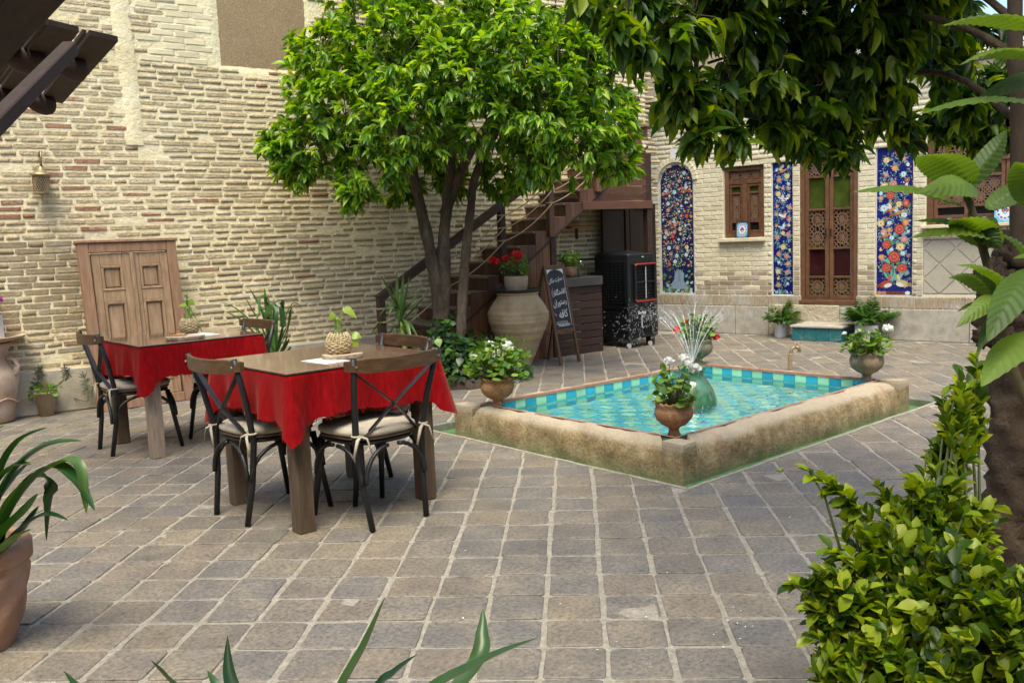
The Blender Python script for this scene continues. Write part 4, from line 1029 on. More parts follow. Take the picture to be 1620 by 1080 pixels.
# --- the bitter orange tree by the stairs
T0 = gz(695, 604)                                      # where the trunks leave the bed
tree = thing('orange_tree', 'broad bitter orange tree with several trunks in front of the staircase', 'tree', (T0.x, T0.y, 0))
TL = Matrix.Translation(-Vector((T0.x, T0.y, 0)))
dep0 = (T0-CC).dot(CF)
def tp(px, py, d=0): return TL @ at(px, py, dep0+d)
def trunk(name, pts, r0, r1, seed, parent=tree, mat=M_bark):
    o, r = limb(pts, r0, r1, .10, seed=seed); return MB().tube(o, r, 10).build(name, mat, parent, smooth=True)
trunk('trunk', [tp(700, 610), tp(696, 520), tp(693, 470), tp(683, 410), tp(668, 340), tp(655, 280), tp(640, 220, -.1), tp(610, 150, -.3)], .078, .046, 1)
trunk('trunk', [tp(702, 610, .02), tp(700, 500, .03), tp(703, 440, .02), tp(702, 380), tp(708, 320), tp(712, 270), tp(718, 200, .1), tp(740, 110, .1), tp(735, 30, 0)], .074, .042, 2)
trunk('trunk', [tp(728, 612, -.1), tp(729, 530, -.12), tp(733, 450, -.12), tp(738, 390, -.12), tp(745, 330, -.1), tp(752, 280, 0), tp(790, 200, 0), tp(850, 120, -.1)], .055, .035, 3)
trunk('limb', [tp(703, 340), tp(722, 290), tp(745, 240, -.1), tp(790, 180, -.2), tp(860, 150, -.3), tp(930, 170, -.3)], .062, .022, 4)
trunk('limb', [tp(712, 260), tp(690, 200, -.3), tp(650, 130, -.5), tp(600, 80, -.6)], .045, .018, 5)
trunk('limb', [tp(655, 275), tp(620, 230, -.3), tp(560, 210, -.5), tp(490, 215, -.6)], .04, .015, 6)
trunk('limb', [tp(735, 110, .1), tp(800, 40, .1), tp(880, 10, 0)], .04, .015, 7)
lobes = [(490, 225, 70, -.55), (545, 170, 85, -.6), (520, 95, 75, -.45), (585, 60, 85, -.4), (590, 255, 62, -.75), (640, 190, 85, -.85), (660, 90, 95, -.8), (600, -40, 100, -.2), (720, 10, 110, -.5), (730, 120, 95, -.9), (770, 190, 70, -.8),
         (800, 90, 95, -.9), (850, 170, 85, -.9), (845, 250, 50, -.75), (910, 215, 80, -.7), (900, 110, 90, -.7), (960, 190, 62, -.4), (975, 255, 40, -.3), (960, 110, 60, -.3), (860, 10, 100, -.4), (930, 60, 60, -.3), (470, 270, 35, -.6), (560, 300, 32, -.7), (690, 245, 40, .3), (800, 270, 45, .2), (640, 300, 28, .25), (720, 290, 28, .3), (440, 235, 32, -.5), (760, 60, 90, .5), (650, 150, 90, .4), (840, 180, 70, .4)]
C = []; A = []
for px, py, rp, dd_ in lobes:
    d = dep0 + dd_; c0 = np.array(TL @ at(px, py, d)); R_ = rp*d/F_PX
    n = int(20 + 105*(R_/.6)**2)
    v = rng.normal(0, 1, (n, 3)); v /= np.linalg.norm(v, axis=1, keepdims=True)
    rr = R_*(rng.uniform(.55, 1.08, (n, 1)))
    C.append(c0 + v*rr*np.array([1, 1, .92])); a = v + np.array([0, 0, .25]) + rng.normal(0, .3, v.shape); A.append(a/np.linalg.norm(a, axis=1, keepdims=True))
C = np.concatenate(C); A = np.concatenate(A)
w = C + np.array([T0.x, T0.y, 0]); ok = w[:, 1] < 8.85-.11*(w[:, 0]-1.85) - .12
C, A = C[ok], A[ok]
P, D, U, L_, W_ = rosettes(C, A, 11, (.08, .14), (.33, .45), 1.0, .55)
crown = obj('crown', leaves_mesh('crown', P, D, U, L_, W_, leaf_template(4, .35, .28), M_org), tree)
mb = MB()
for i in range(0, len(C), 5):
    c = Vector(C[i]); a = Vector(A[i]); mb.tube([c, c - a*.13 - Vector((0, 0, .02)), c - a*.26 - Vector((0, 0, .07))], [.003, .004, .006], 4, False)
stuff(mb.build('twigs', M_twig, tree))
# --- the second orange tree, its crown hanging over the right of the yard, knotty trunk in front
K0 = Vector((3.33, 1.08, 0))
tree2 = thing('orange_tree', 'shaded bitter orange tree at right with knotty trunk and overhanging crown', 'tree', K0)
TL2 = Matrix.Translation(-K0); dk = (K0+Vector((0, 0, .7))-CC).dot(CF)
kp = lambda px, py, d=0: TL2 @ at(px, py, dk+d)
o, r = limb([kp(1600, 1180), kp(1598, 1000), kp(1594, 860), kp(1600, 720), kp(1602, 600), kp(1592, 500), kp(1598, 430), kp(1660, 330), kp(1730, 200, -.1), kp(1780, 60, -.2)], .082, .06, .10, seed=11, sub=10)
mb = MB(); mb.tube(o, r, 20)
for k, v in enumerate(mb.v):
    p = Vector(v); ang = p.z*19; c = o[min(len(o)-1, k//20)]; d = (p-c)
    bump_ = .010*math.sin(p.x*70+p.z*23)+.010*math.sin(p.y*61-p.z*37)+.008*math.sin(p.z*90)
    if .95 < p.z < 1.4: bump_ *= 2.2
    mb.v[k] = tuple(p + d.normalized()*bump_)
mb.build('trunk', M_bark2, tree2, smooth=True)
for px, py, rad, dd_ in ((1556, 532, .030, -.02), (1572, 445, .042, -.09), (1590, 452, .04, -.11), (1562, 470, .03, -.04), (1592, 535, .03, -.11), (1575, 425, .03, -.05)):     # burls and knots
    c = kp(px, py, dd_); mb = MB()
    def kn(u, v, c=c, rad=rad):
        th, ph = u*2*pi, v*pi; rr = rad*(1+.28*math.sin(5*th+3*ph)+.2*math.sin(9*ph+2*th))
        return tuple(c + Vector((rr*math.sin(ph)*math.cos(th), rr*math.sin(ph)*math.sin(th), rr*math.cos(ph)*1.1)))
    mb.sheet(kn, 20, 12); mb.build('burl', M_bark2, tree2, smooth=True)
o, r = limb([kp(1610, 420, -.06), kp(1610, 330, -.1), kp(1611, 200, -.14), kp(1606, 80, -.2), kp(1606, -80, -.25)], .026, .022, .06, seed=12)
MB().tube(o, r, 12).build('limb', pm('smooth_bark', [(.3, (.05, .033, .02)), (.7, (.10, .068, .042))], 14, .85, .5, 40, kind='World', stretch=(1, 1, .4)), tree2, smooth=True)
for pts, s_ in (([(1730, 200, -.1), (1560, 60, .4), (1400, 20, .7), (1250, 60, .8), (1120, 100, .7)], 21), ([(1700, 120, 0), (1500, -40, .6), (1300, -60, .8), (1100, -30, .6)], 22), ([(1700, 280, 0), (1530, 130, .7), (1420, 120, 1.0), (1320, 180, 1.0)], 23)):
    o, r = limb([kp(*p) for p in pts], .018, .006, .1, seed=s_); MB().tube(o, r, 8).build('limb', M_bark2, tree2, smooth=True)
lobes = [(1060, 60, 75, .2), (1085, 150, 55, .3), (1150, 40, 95, .5), (1140, 170, 60, .5), (1210, 140, 75, .6), (1250, 60, 90, .7), (1290, 170, 70, .7), (1340, 100, 90, .8), (1330, 215, 42, .8), (1390, 60, 90, .8), (1400, 150, 60, .9), (1240, 200, 35, .6), (1450, 20, 80, .8), (1490, 90, 60, 1.1), (1520, 40, 60, 1.2), (1430, 200, 30, 1.0), (1530, 160, 55, 1.4), (1560, 205, 45, 1.5), (1500, 190, 42, 1.5), (1590, 130, 50, 1.4),
         (1000, 10, 42, .1), (1170, -40, 90, .4), (1330, -40, 110, .6), (1480, -60, 100, .7), (1330, 245, 22, .75), (1105, 215, 24, .3), (1160, 222, 22, .5), (1270, 225, 24, .65), (930, -5, 30, -.2), (985, 45, 22, -.1), (1015, 75, 26, 0)]
C = []; A = []
for px, py, rp, dd_ in lobes:
    d = dk + dd_; c0 = np.array(TL2 @ at(px, py, d)); R_ = rp*d/F_PX
    n = int(7 + 95*(R_/.3)**2)
    v = rng.normal(0, 1, (n, 3)); v /= np.linalg.norm(v, axis=1, keepdims=True)
    C.append(c0 + v*R_*rng.uniform(.25, 1.05, (n, 1))); a = v*.8 + np.array([0, 0, -.1]) + rng.normal(0, .35, v.shape); A.append(a/np.linalg.norm(a, axis=1, keepdims=True))
# unseen leaf layers added above the frame to block sky and darken the crown
n = 420; q = np.column_stack([rng.uniform(1.6, 4.0, n), rng.uniform(-.6, 1.5, n), rng.uniform(2.75, 3.3, n)]) - np.array(K0)
C.append(q); A.append(np.tile([0, 0, 1.0], (n, 1)))
m2_ = 260; q = np.array([tuple(TL2 @ at(rng.uniform(1080, 1600), rng.uniform(-330, -60), dk+rng.uniform(.2, 1.0))) for _ in range(m2_)]); C.append(q); A.append(np.tile([0, 0, 1.0], (m2_, 1)))
C = np.concatenate(C); A = np.concatenate(A)
P, D, U, L_, W_ = rosettes(C, A, 7, (.07, .115), (.38, .5), 1.1, .75)
obj('crown', leaves_mesh('crown', P, D, U, L_, W_, leaf_template(5, .32, .3), M_org_shade), tree2)
mb = MB()
for i in range(0, len(C)-n, 4):
    c = Vector(C[i]); a = Vector(A[i]); mb.tube([c, c - a*.08 + Vector((0, 0, .03)), c - a*.14 + Vector((0, 0, .1))], [.002, .003, .004], 4, False)
stuff(mb.build('twigs', M_twig, tree2))
M_petal = pm('white_petal', [(.3, (.70, .70, .62)), (.7, (.8, .8, .74))], 20, .6)
mb = MB()
for px, py, dd_ in ((1358, 82, .35), (1273, 20, .4)):
    c = TL2 @ at(px, py, dk+dd_)
    for k in range(5):
        a = 2*pi*k/5+px; d = (Vector(CR)*math.cos(a)+Vector(CU)*math.sin(a)); s_ = d.cross(CF)
        mb.add([c, c+d*.006+s_*.0025, c+d*.012, c+d*.006-s_*.0025], [(0, 1, 2, 3)])
stuff(mb.build('blossoms', M_petal, tree2))
# --- loquat: big ribbed leaves on a stem at the right edge
M_loq = leafmat('loquat_leaf', [(0, (.05, .10, .022)), (.5, (.10, .175, .028)), (1, (.16, .25, .04))], .45, .5)
Q0 = gz(1640, 1075)*.66; Q0.z = 0
dl = 1.75
loq = thing('loquat_tree', 'young loquat with very large ribbed leaves at the right edge', 'tree', (Q0.x, Q0.y, 0))
LL = Matrix.Translation(-Vector((Q0.x, Q0.y, 0)))
o, r = limb([Vector((0, 0, 0)), LL @ at(1668, 900, dl), LL @ at(1645, 690, dl), LL @ at(1600, 580, dl), LL @ at(1578, 480, dl), LL @ at(1540, 340, dl), LL @ at(1528, 310, dl)], .016, .006, .05, seed=31)
MB().tube(o, r, 8).build('stem', M_twig, loq, smooth=True)
def loquat_leaf(base, tip, width, roll=0., sag=.05, seed=0):
    b = LL @ at(*base); t = LL @ at(*tip); ax = t-b; L = ax.length; ax.normalize()
    up = Vector((0, 0, 1)) - CF*.7; up = (up - ax*up.dot(ax)).normalized(); up = Matrix.Rotation(roll, 3, ax) @ up; sd = up.cross(ax)
    nu, nv = 28, 10
    def f(u, v):
        w = width*(math.sin(pi*min(1, u*1.02)**.75)**.8 if 0 < u < 1 else 0); y = (v-.5)*2
        ser = 1 + .03*((u*18) % 1)
        h = -.30*abs(y)*w*.5 + .0022*math.sin((u*1.0-abs(y)*.10)*2*pi*13)*(1-.3*abs(y))*min(1, 4*(1-u)) + sag*math.sin(pi*u) 
        return tuple(b + ax*(u*L - abs(y)*0) + sd*(y*w*.5*ser) + up*h)
    mb = MB(); mb.sheet(f, nu*2, nv); o_ = mb.build('leaf', M_loq, loq, smooth=True)
    return o_
LV = [((1520, 325, dl), (1345, 305, dl-.1), .075, .3), ((1535, 290, dl), (1448, 248, dl-.06), .11, .9), ((1525, 300, dl), (1593, 205, dl+.05), .05, .5), ((1545, 300, dl), (1448, 308, dl-.2), .06, -.5), ((1560, 330, dl), (1640, 300, dl+.05), .055, .2), ((1555, 390, dl), (1445, 350, dl-.1), .05, .2), ((1555, 350, dl), (1585, 395, dl-.05), .06, 1.0), ((1580, 390, dl), (1500, 350, dl-.12), .075, 1.0), ((1585, 385, dl), (1435, 378, dl-.12), .055, .2), ((1575, 470, dl), (1500, 440, dl-.1), .055, .8), ((1600, 470, dl), (1510, 420, dl-.15), .05, .4), ((1590, 500, dl), (1512, 495, dl-.08), .028, .6), ((1580, 470, dl-.05), (1510, 520, dl-.12), .04, -.3),
      ((1640, 420, dl-.1), (1560, 545, dl-.25), .075, .2), ((1650, 520, dl-.1), (1550, 615, dl-.25), .08, .3), ((1610, 480, dl), (1545, 560, dl-.1), .045, .4), ((1640, 440, dl), (1565, 365, dl), .06, .6), ((1700, 430, dl), (1600, 410, dl-.1), .06, .4), ((1650, 45, dl+.1), (1487, 42, dl), .085, .6), ((1640, 90, dl+.1), (1515, 105, dl), .075, .6), ((1650, 165, dl+.1), (1446, 183, dl), .05, .2), ((1660, 120, dl+.2), (1535, 165, dl+.1), .05, -.4), ((1640, 330, dl-.05), (1605, 255, dl-.1), .08, 1.2)]
for k, (b, t, w, rl) in enumerate(LV): loquat_leaf(b, t, w*.88, rl, .025, k)
# --- clipped shrub, bottom right
M_box = leafmat('euonymus_leaf', [(0, (.025, .07, .006)), (.3, (.07, .14, .010)), (.5, (.18, .28, .014)), (.75, (.31, .41, .02)), (1, (.48, .54, .06))], .4, .36, mott=.5)
M_stem = pm('green_stem', [(.3, (.06, .09, .02)), (.7, (.10, .13, .04))], 20, .7, .2)
B0 = Vector((2.28, 1.02, 0))
shrub = thing('euonymus_shrub', 'bushy bright yellow green shrub in the right foreground', 'shrub', B0); BL = Matrix.Translation(-B0)
db = (B0-CC).dot(CF)
C = []; A = []; mb = MB()
def shoot(px, py, dd_, bx, by, bd, n):
    tip = BL @ at(px, py, db+dd_); base = BL @ at(bx, by, db+bd); mid = (tip+base)/2 + Vector((0, 0, .04))
    pts = [base*(1-t)**2 + mid*2*t*(1-t) + tip*t*t for t in np.linspace(0, 1, 8)]
    mb.tube(pts, [.005*(1-t)+.0018*t for t in np.linspace(0, 1, 8)], 5, False)
    d = (tip-mid).normalized()
    for k in range(n):
        t = 1 - .55*(k/n); p = base*(1-t)**2 + mid*2*t*(1-t) + tip*t*t; C.append(tuple(p)); A.append(tuple(d))
for a in ((1280, 745, -.1, 1440, 900, 0, 9), (1385, 700+60, .0, 1460, 950, 0, 7), (1440, 755, .0, 1480, 900, 0, 8), (1518, 590, .2, 1530, 820, .1, 14), (1490, 625, .2, 1520, 800, .1, 9), (1500, 690, .2, 1530, 850, .1, 9), (1530, 610, .25, 1545, 800, .2, 10), (1255, 925, -.2, 1400, 1000, 0, 10), (1285, 900, -.2, 1400, 980, 0, 9), (1310, 865, -.1, 1430, 980, 0, 9), (1270, 960, -.2, 1400, 1040, -.1, 8), (1340, 820, -.05, 1450, 950, 0, 8), (1285, 1010, -.2, 1420, 1090, -.1, 8), (1400, 790, .05, 1480, 930, 0, 8), (1500, 760, .1, 1520, 900, .1, 9), (1545, 560, .3, 1550, 800, .2, 8)): shoot(*a)
for px, py, rp, dd_, n in ((1420, 900, 95, -.1, 120), (1400, 1010, 90, -.2, 110), (1500, 960, 110, -.2, 140), (1600, 960, 80, -.35, 70), (1590, 1060, 100, -.4, 100), (1450, 1090, 110, -.3, 120), (1520, 830, 60, .1, 60), (1330, 950, 60, -.15, 55), (1350, 1070, 70, -.2, 60), (1500, 720, 38, .2, 30), (1530, 650, 30, .25, 18), (1470, 800, 60, .05, 50), (1340, 1180, 90, -.2, 60), (1500, 1200, 120, -.3, 90)):
    d = db+dd_; c0 = np.array(BL @ at(px, py, d)); R_ = rp*d/F_PX; v = rng.normal(0, 1, (n, 3)); v /= np.linalg.norm(v, axis=1, keepdims=True)
    C.extend((c0+v*R_*rng.uniform(.5, 1.05, (n, 1))).tolist()); a = v*.6+np.array([0, 0, .9])+rng.normal(0, .25, v.shape); A.extend((a/np.linalg.norm(a, axis=1, keepdims=True)).tolist())
P, D, U, L_, W_ = rosettes(np.array(C), np.array(A), 7, (.026, .060), (.5, .68), 1.0, .05)
obj('foliage', leaves_mesh('foliage', P, D, U, L_, W_, leaf_template(4, .3, .15, lambda t: math.sin(pi*t**1.15)**.8), M_box), shrub)
for i in range(0, len(C), 6):
    c = Vector(C[i]); mb.tube([c, c*.85 + Vector((0, 0, c.z*.06)), c*.6], [.002, .003, .005], 4, False)
mb.tube([(0, 0, 0), (.02, 0, .25), (0, .03, .5)], [.02, .016, .01], 6)
stuff(mb.build('stems', M_stem, shrub))
M_terra = pm('terracotta', [(.25, (.26, .13, .075)), (.5, (.36, .20, .125)), (.75, (.44, .28, .19))], 8, .85, .5, 40, dirt=((.42, .33, .25), 6, .55))
MB().lathe([(.14, 0), (.17, .14), (.2, .26), (.215, .26), (.215, .3), (.19, .3), (.18, .24), (.0, .24)], 28).build('pot', M_terra, shrub, smooth=True)
# ------------------------------------------------------------------ chairs
M_blk = pm('black_painted_metal', [(.3, (.005, .0055, .0065)), (.7, (.011, .012, .014))], 30, .45, .15, 80, dirt=((.03, .027, .024), 9, .3))
M_rail = woodmat('chair_rail_wood', (.04, .019, .007), (.078, .04, .016), (.14, .078, .036), (2, 10, 10), .4, .3, 4, .25)
M_seat = woodmat('seat_wood', (.06, .035, .02), (.11, .065, .035), (.17, .1, .06), (8, 8, 8), .6, .4, 6)
M_cush = pm('cream_cushion', [(.3, (.36, .315, .235)), (.7, (.50, .45, .35))], 9, .9, .35, 160, kind='Object', dirt=((.28, .235, .16), 7, .4))
M_screw = pm('screw', [(0, (.5, .5, .5)), (1, (.6, .6, .6))], 5, .3, metal=1)
def make_chair(label, group):
    t = thing('cafe_chair', label, 'chair', group=group)
    for sx in (-1, 1):
        MB().tube([(sx*.165, -.235, 0), (sx*.185, -.20, .24), (sx*.20, -.185, .47), (sx*.222, -.225, .70), (sx*.25, -.285, .935)], [.0155, .0165, .017, .0165, .015], 10).build('rear_leg', M_blk, t, smooth=True)
        MB().tube([(sx*.215, .235, 0), (sx*.20, .20, .24), (sx*.185, .17, .455)], [.0145, .016, .017], 10).build('front_leg', M_blk, t, smooth=True)
        o = MB(); o.bar((sx*.235, -.262, .86), (-sx*.02, -.238+.012*sx, .64), .007, .028, .002, up=(0, 1, 0)); o.bar((-sx*.02, -.238+.012*sx, .64), (-sx*.17, -.19, .485), .007, .028, .002, up=(0, 1, 0)); o.build('cross_brace', M_blk, t)
        MB().lathe([(0, .004), (.006, .003), (.007, 0)], 8).build('screw', M_screw, t, M=Matrix.Translation((sx*.246, -.300, .895)) @ Matrix.Rotation(pi/2, 4, 'X'))
    # curved wooden top rail
    n = 20; vs = []; fs = []
    for i in range(n+1):
        u = -1+2*i/n; x = .285*u; y = -.335 + .072*u*u; hh = .038*(1-.35*max(0, abs(u)-.75)/.25); zc = .893 + .006*u*u; th = .011
        for dy, dz in ((-th, -hh), (-th, hh*.9), (-th*.5, hh), (th*.5, hh), (th, hh*.9), (th, -hh)): vs.append((x, y+dy, zc+dz))
    for i in range(n):
        for k in range(6): fs.append((i*6+k, (i+1)*6+k, (i+1)*6+(k+1) % 6, i*6+(k+1) % 6))
    fs += [tuple(range(5, -1, -1)), tuple(n*6+k for k in range(6))]
    MB().add(vs, fs).build('back_rail', M_rail, t, smooth=False)
    def seat_shape(r, ang):
        c, s_ = math.cos(ang), math.sin(ang); k = 1/((abs(c)**3.2+abs(s_)**3.2)**(1/3.2)); w = 1 + .10*s_
        return (r*k*c*w, r*k*s_)
    def slab(z0, z1, r0, r1, dome=0, n=36):
        m_ = MB(); vs = [(*seat_shape(r0*.93, 2*pi*i/n), z0) for i in range(n)] + [(*seat_shape(r0, 2*pi*i/n), z0+.25*(z1-z0)) for i in range(n)] + [(*seat_shape(r1, 2*pi*i/n), z0+.72*(z1-z0)) for i in range(n)] + [(*seat_shape(r1*.9, 2*pi*i/n), z1) for i in range(n)] + [(*seat_shape(r1*.5, 2*pi*i/n), z1+dome) for i in range(n)]
        fs = [tuple(reversed(range(n)))] + [(r*n+i, r*n+(i+1) % n, (r+1)*n+(i+1) % n, (r+1)*n+i) for r in range(4) for i in range(n)] + [tuple(4*n+i for i in range(n))]
        return m_.add(vs, fs)
    slab(.448, .474, .205, .205).build('seat_frame', M_blk, t, smooth=True)
    slab(.474, .496, .213, .213).build('seat_board', M_seat, t, smooth=True)
    cu = slab(.494, .540, .222, .220, .008).build('cushion', M_cush, t, smooth=True)
    for sx in (-1, 1):
        m_ = MB()
        for k, (dx, dz) in enumerate(((.05, -.10), (-.06, -.09))):
            p = [(sx*.19, -.215, .515), (sx*.19+dx*.5, -.232, .50), (sx*.19+dx, -.236, .50+dz)]; m_.tube(p, [.008, .009, .006], 6, True, .3)
        m_.tube([(sx*.205+.02*math.cos(a), -.195+.022*math.sin(a), .515) for a in np.linspace(0, 2*pi, 9)], .006, 5); m_.build('tie', M_cush, cu, smooth=True)
    def arc(a, b, zl):               # bent stay from a leg up under the seat
        a, b = Vector(a), Vector(b); pts = []
        for u in np.linspace(0, 1, 9): th = u*pi/2; pts.append(Vector((a.x+(b.x-a.x)*(1-math.cos(th)), a.y+(b.y-a.y)*(1-math.cos(th)), zl+(.438-zl)*math.sin(th))))
        MB().tube(pts, .0115, 8).build('stay', M_blk, t, smooth=True)
    for sx in (-1, 1):
        arc((sx*.178, -.222, 0), (sx*.03, -.21, 0), .25); arc((sx*.20, .215, 0), (sx*.03, .20, 0), .25)
        arc((sx*.193, -.21, 0), (sx*.205, -.02, 0), .25); arc((sx*.208, .20, 0), (sx*.205, .02, 0), .25)
    return t
CH = [('black cafe chair with wooden back rail seen from behind before the nearer table', (2.45, 3.915), 0.02),
      ('black cafe chair tucked under the left end of the nearer red table', (2.125, 4.42), -pi/2+.06),
      ('cafe chair showing only its wooden back rail beyond the right end of the nearer table', (2.70, 4.32), pi/2-.03),
      ('black cafe chair at the left end of the farther red table by the old door', (2.20, 6.64), -pi/2-.05),
      ('cafe chair at the far right end of the farther table beside the agave', (2.80, 6.40), pi/2)]
proto = None
for lab, (x, y), rz_ in CH:
    c = make_chair(lab, 'cafe chairs') if proto is None else copy_tree(proto)
    if proto is None: proto = c
    c['label'] = lab; c.location = (x, y, 0); c.rotation_euler = (0, 0, rz_); c.scale = (1, 1, .93)
# ------------------------------------------------------------------ tables with red cloths under brown glass
M_tleg = woodmat('table_leg_wood', (.05, .03, .016), (.10, .064, .037), (.17, .115, .072), (9, 9, 1.3), .75, .6, 4, .3, dirt=((.15, .115, .08), 6, .4))
M_tleg2 = woodmat('worn_leg_wood', (.18, .13, .085), (.29, .22, .155), (.40, .32, .24), (9, 9, 1.3), .8, .6, 4, .2)
def clothmat():
    m_, nt, N, L, out = newmat('red_velvet')
    b = N('ShaderNodeBsdfPrincipled'); v = coords(nt, 'Object')
    c = ramp(nt, noise(nt, coords(nt, 'Object', (14, 14, 3)), 4, 6, .7), [(.25, (.12, .001, .003)), (.5, (.215, .002, .004)), (.68, (.275, .005, .006)), (.86, (.36, .04, .035))])
    L(c, b.inputs['Base Color']); b.inputs['Roughness'].default_value = .95; b.inputs['Specular IOR Level'].default_value = .1; b.inputs['Sheen Weight'].default_value = .15; b.inputs['Sheen Roughness'].default_value = .4; b.inputs['Sheen Tint'].default_value = (1, .35, .3, 1)
    bn = N('ShaderNodeBump'); bn.inputs['Strength'].default_value = .4; bn.inputs['Distance'].default_value = .003; L(noise(nt, v, 220, 3), bn.inputs['Height']); L(bn.outputs[0], b.inputs['Normal'])
    L(b.outputs[0], out.inputs[0]); return m_
M_cloth = clothmat()
M_glass = pm('brown_glass', [(.3, (.21, .11, .065)), (.7, (.29, .165, .105))], 3, .06, .0, kind='World', spec=.7, coat=1.0, stretch=(1, 6, 1))
M_edge = pm('glass_edge', [(0, (.02, .04, .04)), (1, (.03, .05, .05))], 5, .2)
def table(n, x0, x1, y0, y1, zt, near, leg2, seed):
    cx, cy_ = (x0+x1)/2, (y0+y1)/2; hx, hy = (x1-x0)/2, (y1-y0)/2
    t = thing('dining_table', 'square wooden dining table with thick legs %s' % near, 'table', (cx, cy_, 0), group='dining tables')
    MB().box((0, 0, zt-.035), (2*hx-.02, 2*hy-.02, .035), .004).build('tabletop', M_tleg, t)
    mb = MB()
    for sx in (-1, 1): mb = MB(); mb.box((sx*(hx-.085), 0, zt-.095), (.022, 2*hy-.16, .08), .003); mb.build('apron', M_tleg, t)
    for sy in (-1, 1): mb = MB(); mb.box((0, sy*(hy-.085), zt-.095), (2*hx-.16, .022, .08), .003); mb.build('apron', M_tleg, t)
    for sx in (-1, 1):
        for sy in (-1, 1):
            mm = M_tleg2 if (leg2 and sx < 0 and sy < 0) else M_tleg
            MB().box((sx*(hx-.075), sy*(hy-.075), (zt-.054)/2), (.088, .088, zt-.054), .005).build('leg', mm, t)
    c = thing('tablecloth', 'frayed red velvet cloth %s' % near, 'tablecloth', (cx, cy_, 0), group='red tablecloths')
    rs = random.Random(seed); NS = 48; pts = []
    per = [(-hx, -hy), (hx, -hy), (hx, hy), (-hx, hy)]; M_ = []
    for k in range(4):
        a, b = Vector(per[k]), Vector(per[(k+1) % 4]); e = (b-a).normalized(); nn = Vector((e.y, -e.x))
        for i in range(NS):
            u = i/NS; M_.append((a.lerp(b, u), nn, e, u, k))
    N_ = len(M_); rows = 14; vs = []; ph = [rs.uniform(0, 6) for _ in range(8)]
    for j in range(rows+1):
        f = j/rows
        for (p, nn, e, u, k) in M_:
            dc = min(u, 1-u); corner = max(0, 1-dc/.17)
            drop = .225 + .10*corner**1.5 + .012*math.sin(u*9+ph[k]) + .004*math.sin(u*60+ph[k+4]) + (rs.uniform(-.0025, .0025) if j == rows else 0)
            flare = .012*f + f*(.014*math.sin(u*17+ph[k]*2) + .010*math.sin(u*31+ph[k+4])) + .04*f*corner**2*(1.2 if k in (0, 1) else .8)
            q = p + nn*(flare+.004)
            if corner > 0:                  # both sides meet in one hanging fold
                d = Vector((p.x/hx, p.y/hy)); q = p + (nn*(1-corner*.5) + Vector((math.copysign(1, p.x), math.copysign(1, p.y)))*.5*corner)*(flare+.004)
                q += e*(.03*f*corner*math.sin(u*40))*(1 if u < .5 else -1)
            z_ = zt + .002 - f*drop + (.0 if j else 0); vs.append((q.x, q.y, z_ if j else zt+.003))
    fs = [(j*N_+i, (j+1)*N_+i, (j+1)*N_+(i+1) % N_, j*N_+(i+1) % N_) for j in range(rows) for i in range(N_)]
    fs.append(tuple(range(N_)))
    MB().add(vs, fs).build('cloth', M_cloth, c, smooth=True)
    mb = MB()                                # frayed hem threads
    for i in range(0, N_):
        for _ in range(2):
            a = Vector(vs[rows*N_+i]).lerp(Vector(vs[rows*N_+(i+1) % N_]), rs.random()); b = a + Vector((rs.gauss(0, .006), rs.gauss(0, .006), -rs.uniform(.004, .022))); mb.tube([a, (a+b)/2+Vector((rs.gauss(0, .002), 0, 0)), b], .0011, 3, False)
    stuff(mb.build('fringe', M_cloth, c))
    g = thing('glass_sheet', 'brown glass sheet on the cloth %s' % near, 'glass', (cx, cy_, 0), group='glass table covers')
    MB().box((0, 0, zt+.0095), (2*hx+.012, 2*hy+.012, .010), .0015).build('pane', M_glass, g)
    MB().box((0, 0, zt+.0085), (2*hx+.016, 2*hy+.016, .006), .001).build('edge', M_edge, g)
    return zt+.015
Z1 = table(1, 1.985, 2.885, 3.87, 4.745, .795, 'of the nearer table', False, 4)
Z2 = table(2, 2.09, 2.97, 6.12, 6.98, .775, 'of the farther table by the leaning door', True, 9)
# ------------------------------------------------------------------ things on the tables
M_wick = pm('wicker', [(.25, (.22, .15, .07)), (.5, (.42, .33, .19)), (.75, (.6, .52, .36))], 30, .8, .5, 90)
M_slice = pm('bark_slice_edge', [(.25, (.13, .09, .06)), (.5, (.33, .27, .2)), (.75, (.55, .5, .42))], 26, .9, 1.0, 50, bdist=.02)
M_slt = pm('slice_top', [(.3, (.42, .32, .2)), (.7, (.55, .44, .3))], 14, .7, .3)
m_, nt, N, L, out = newmat('bottle_glass'); b = N('ShaderNodeBsdfPrincipled'); b.inputs['Base Color'].default_value = (.45, .62, .22, 1); b.inputs['Transmission Weight'].default_value = .85; b.inputs['Roughness'].default_value = .03; b.inputs['IOR'].default_value = 1.2; L(b.outputs[0], out.inputs[0]); M_bot = m_
M_poth = leafmat('pothos_leaf', [(0, (.10, .24, .02)), (.5, (.22, .38, .04)), (1, (.45, .52, .12))], .4, .3)
M_sted = pm('cutting_stem', [(.3, (.12, .2, .03)), (.7, (.2, .28, .06))], 20, .5)
def pleaf(mb, base, tip, w, nrm):
    b, t = Vector(base), Vector(tip); ax = t-b; n = Vector(nrm).normalized(); s_ = ax.cross(n).normalized()
    rows = [(0, 0), (.12, .42), (.3, .5), (.55, .42), (.8, .2), (1, 0)]; vs = []; fs = []
    for u, ww in rows: c = b+ax*u + n*(.12*ax.length*math.sin(pi*u)); vs += [c+s_*ww*w-n*.1*ww*w, c, c-s_*ww*w-n*.1*ww*w]
    for i in range(5): a = i*3; fs += [(a, a+1, a+4, a+3), (a+1, a+2, a+5, a+4)]
    mb.add(vs, fs)
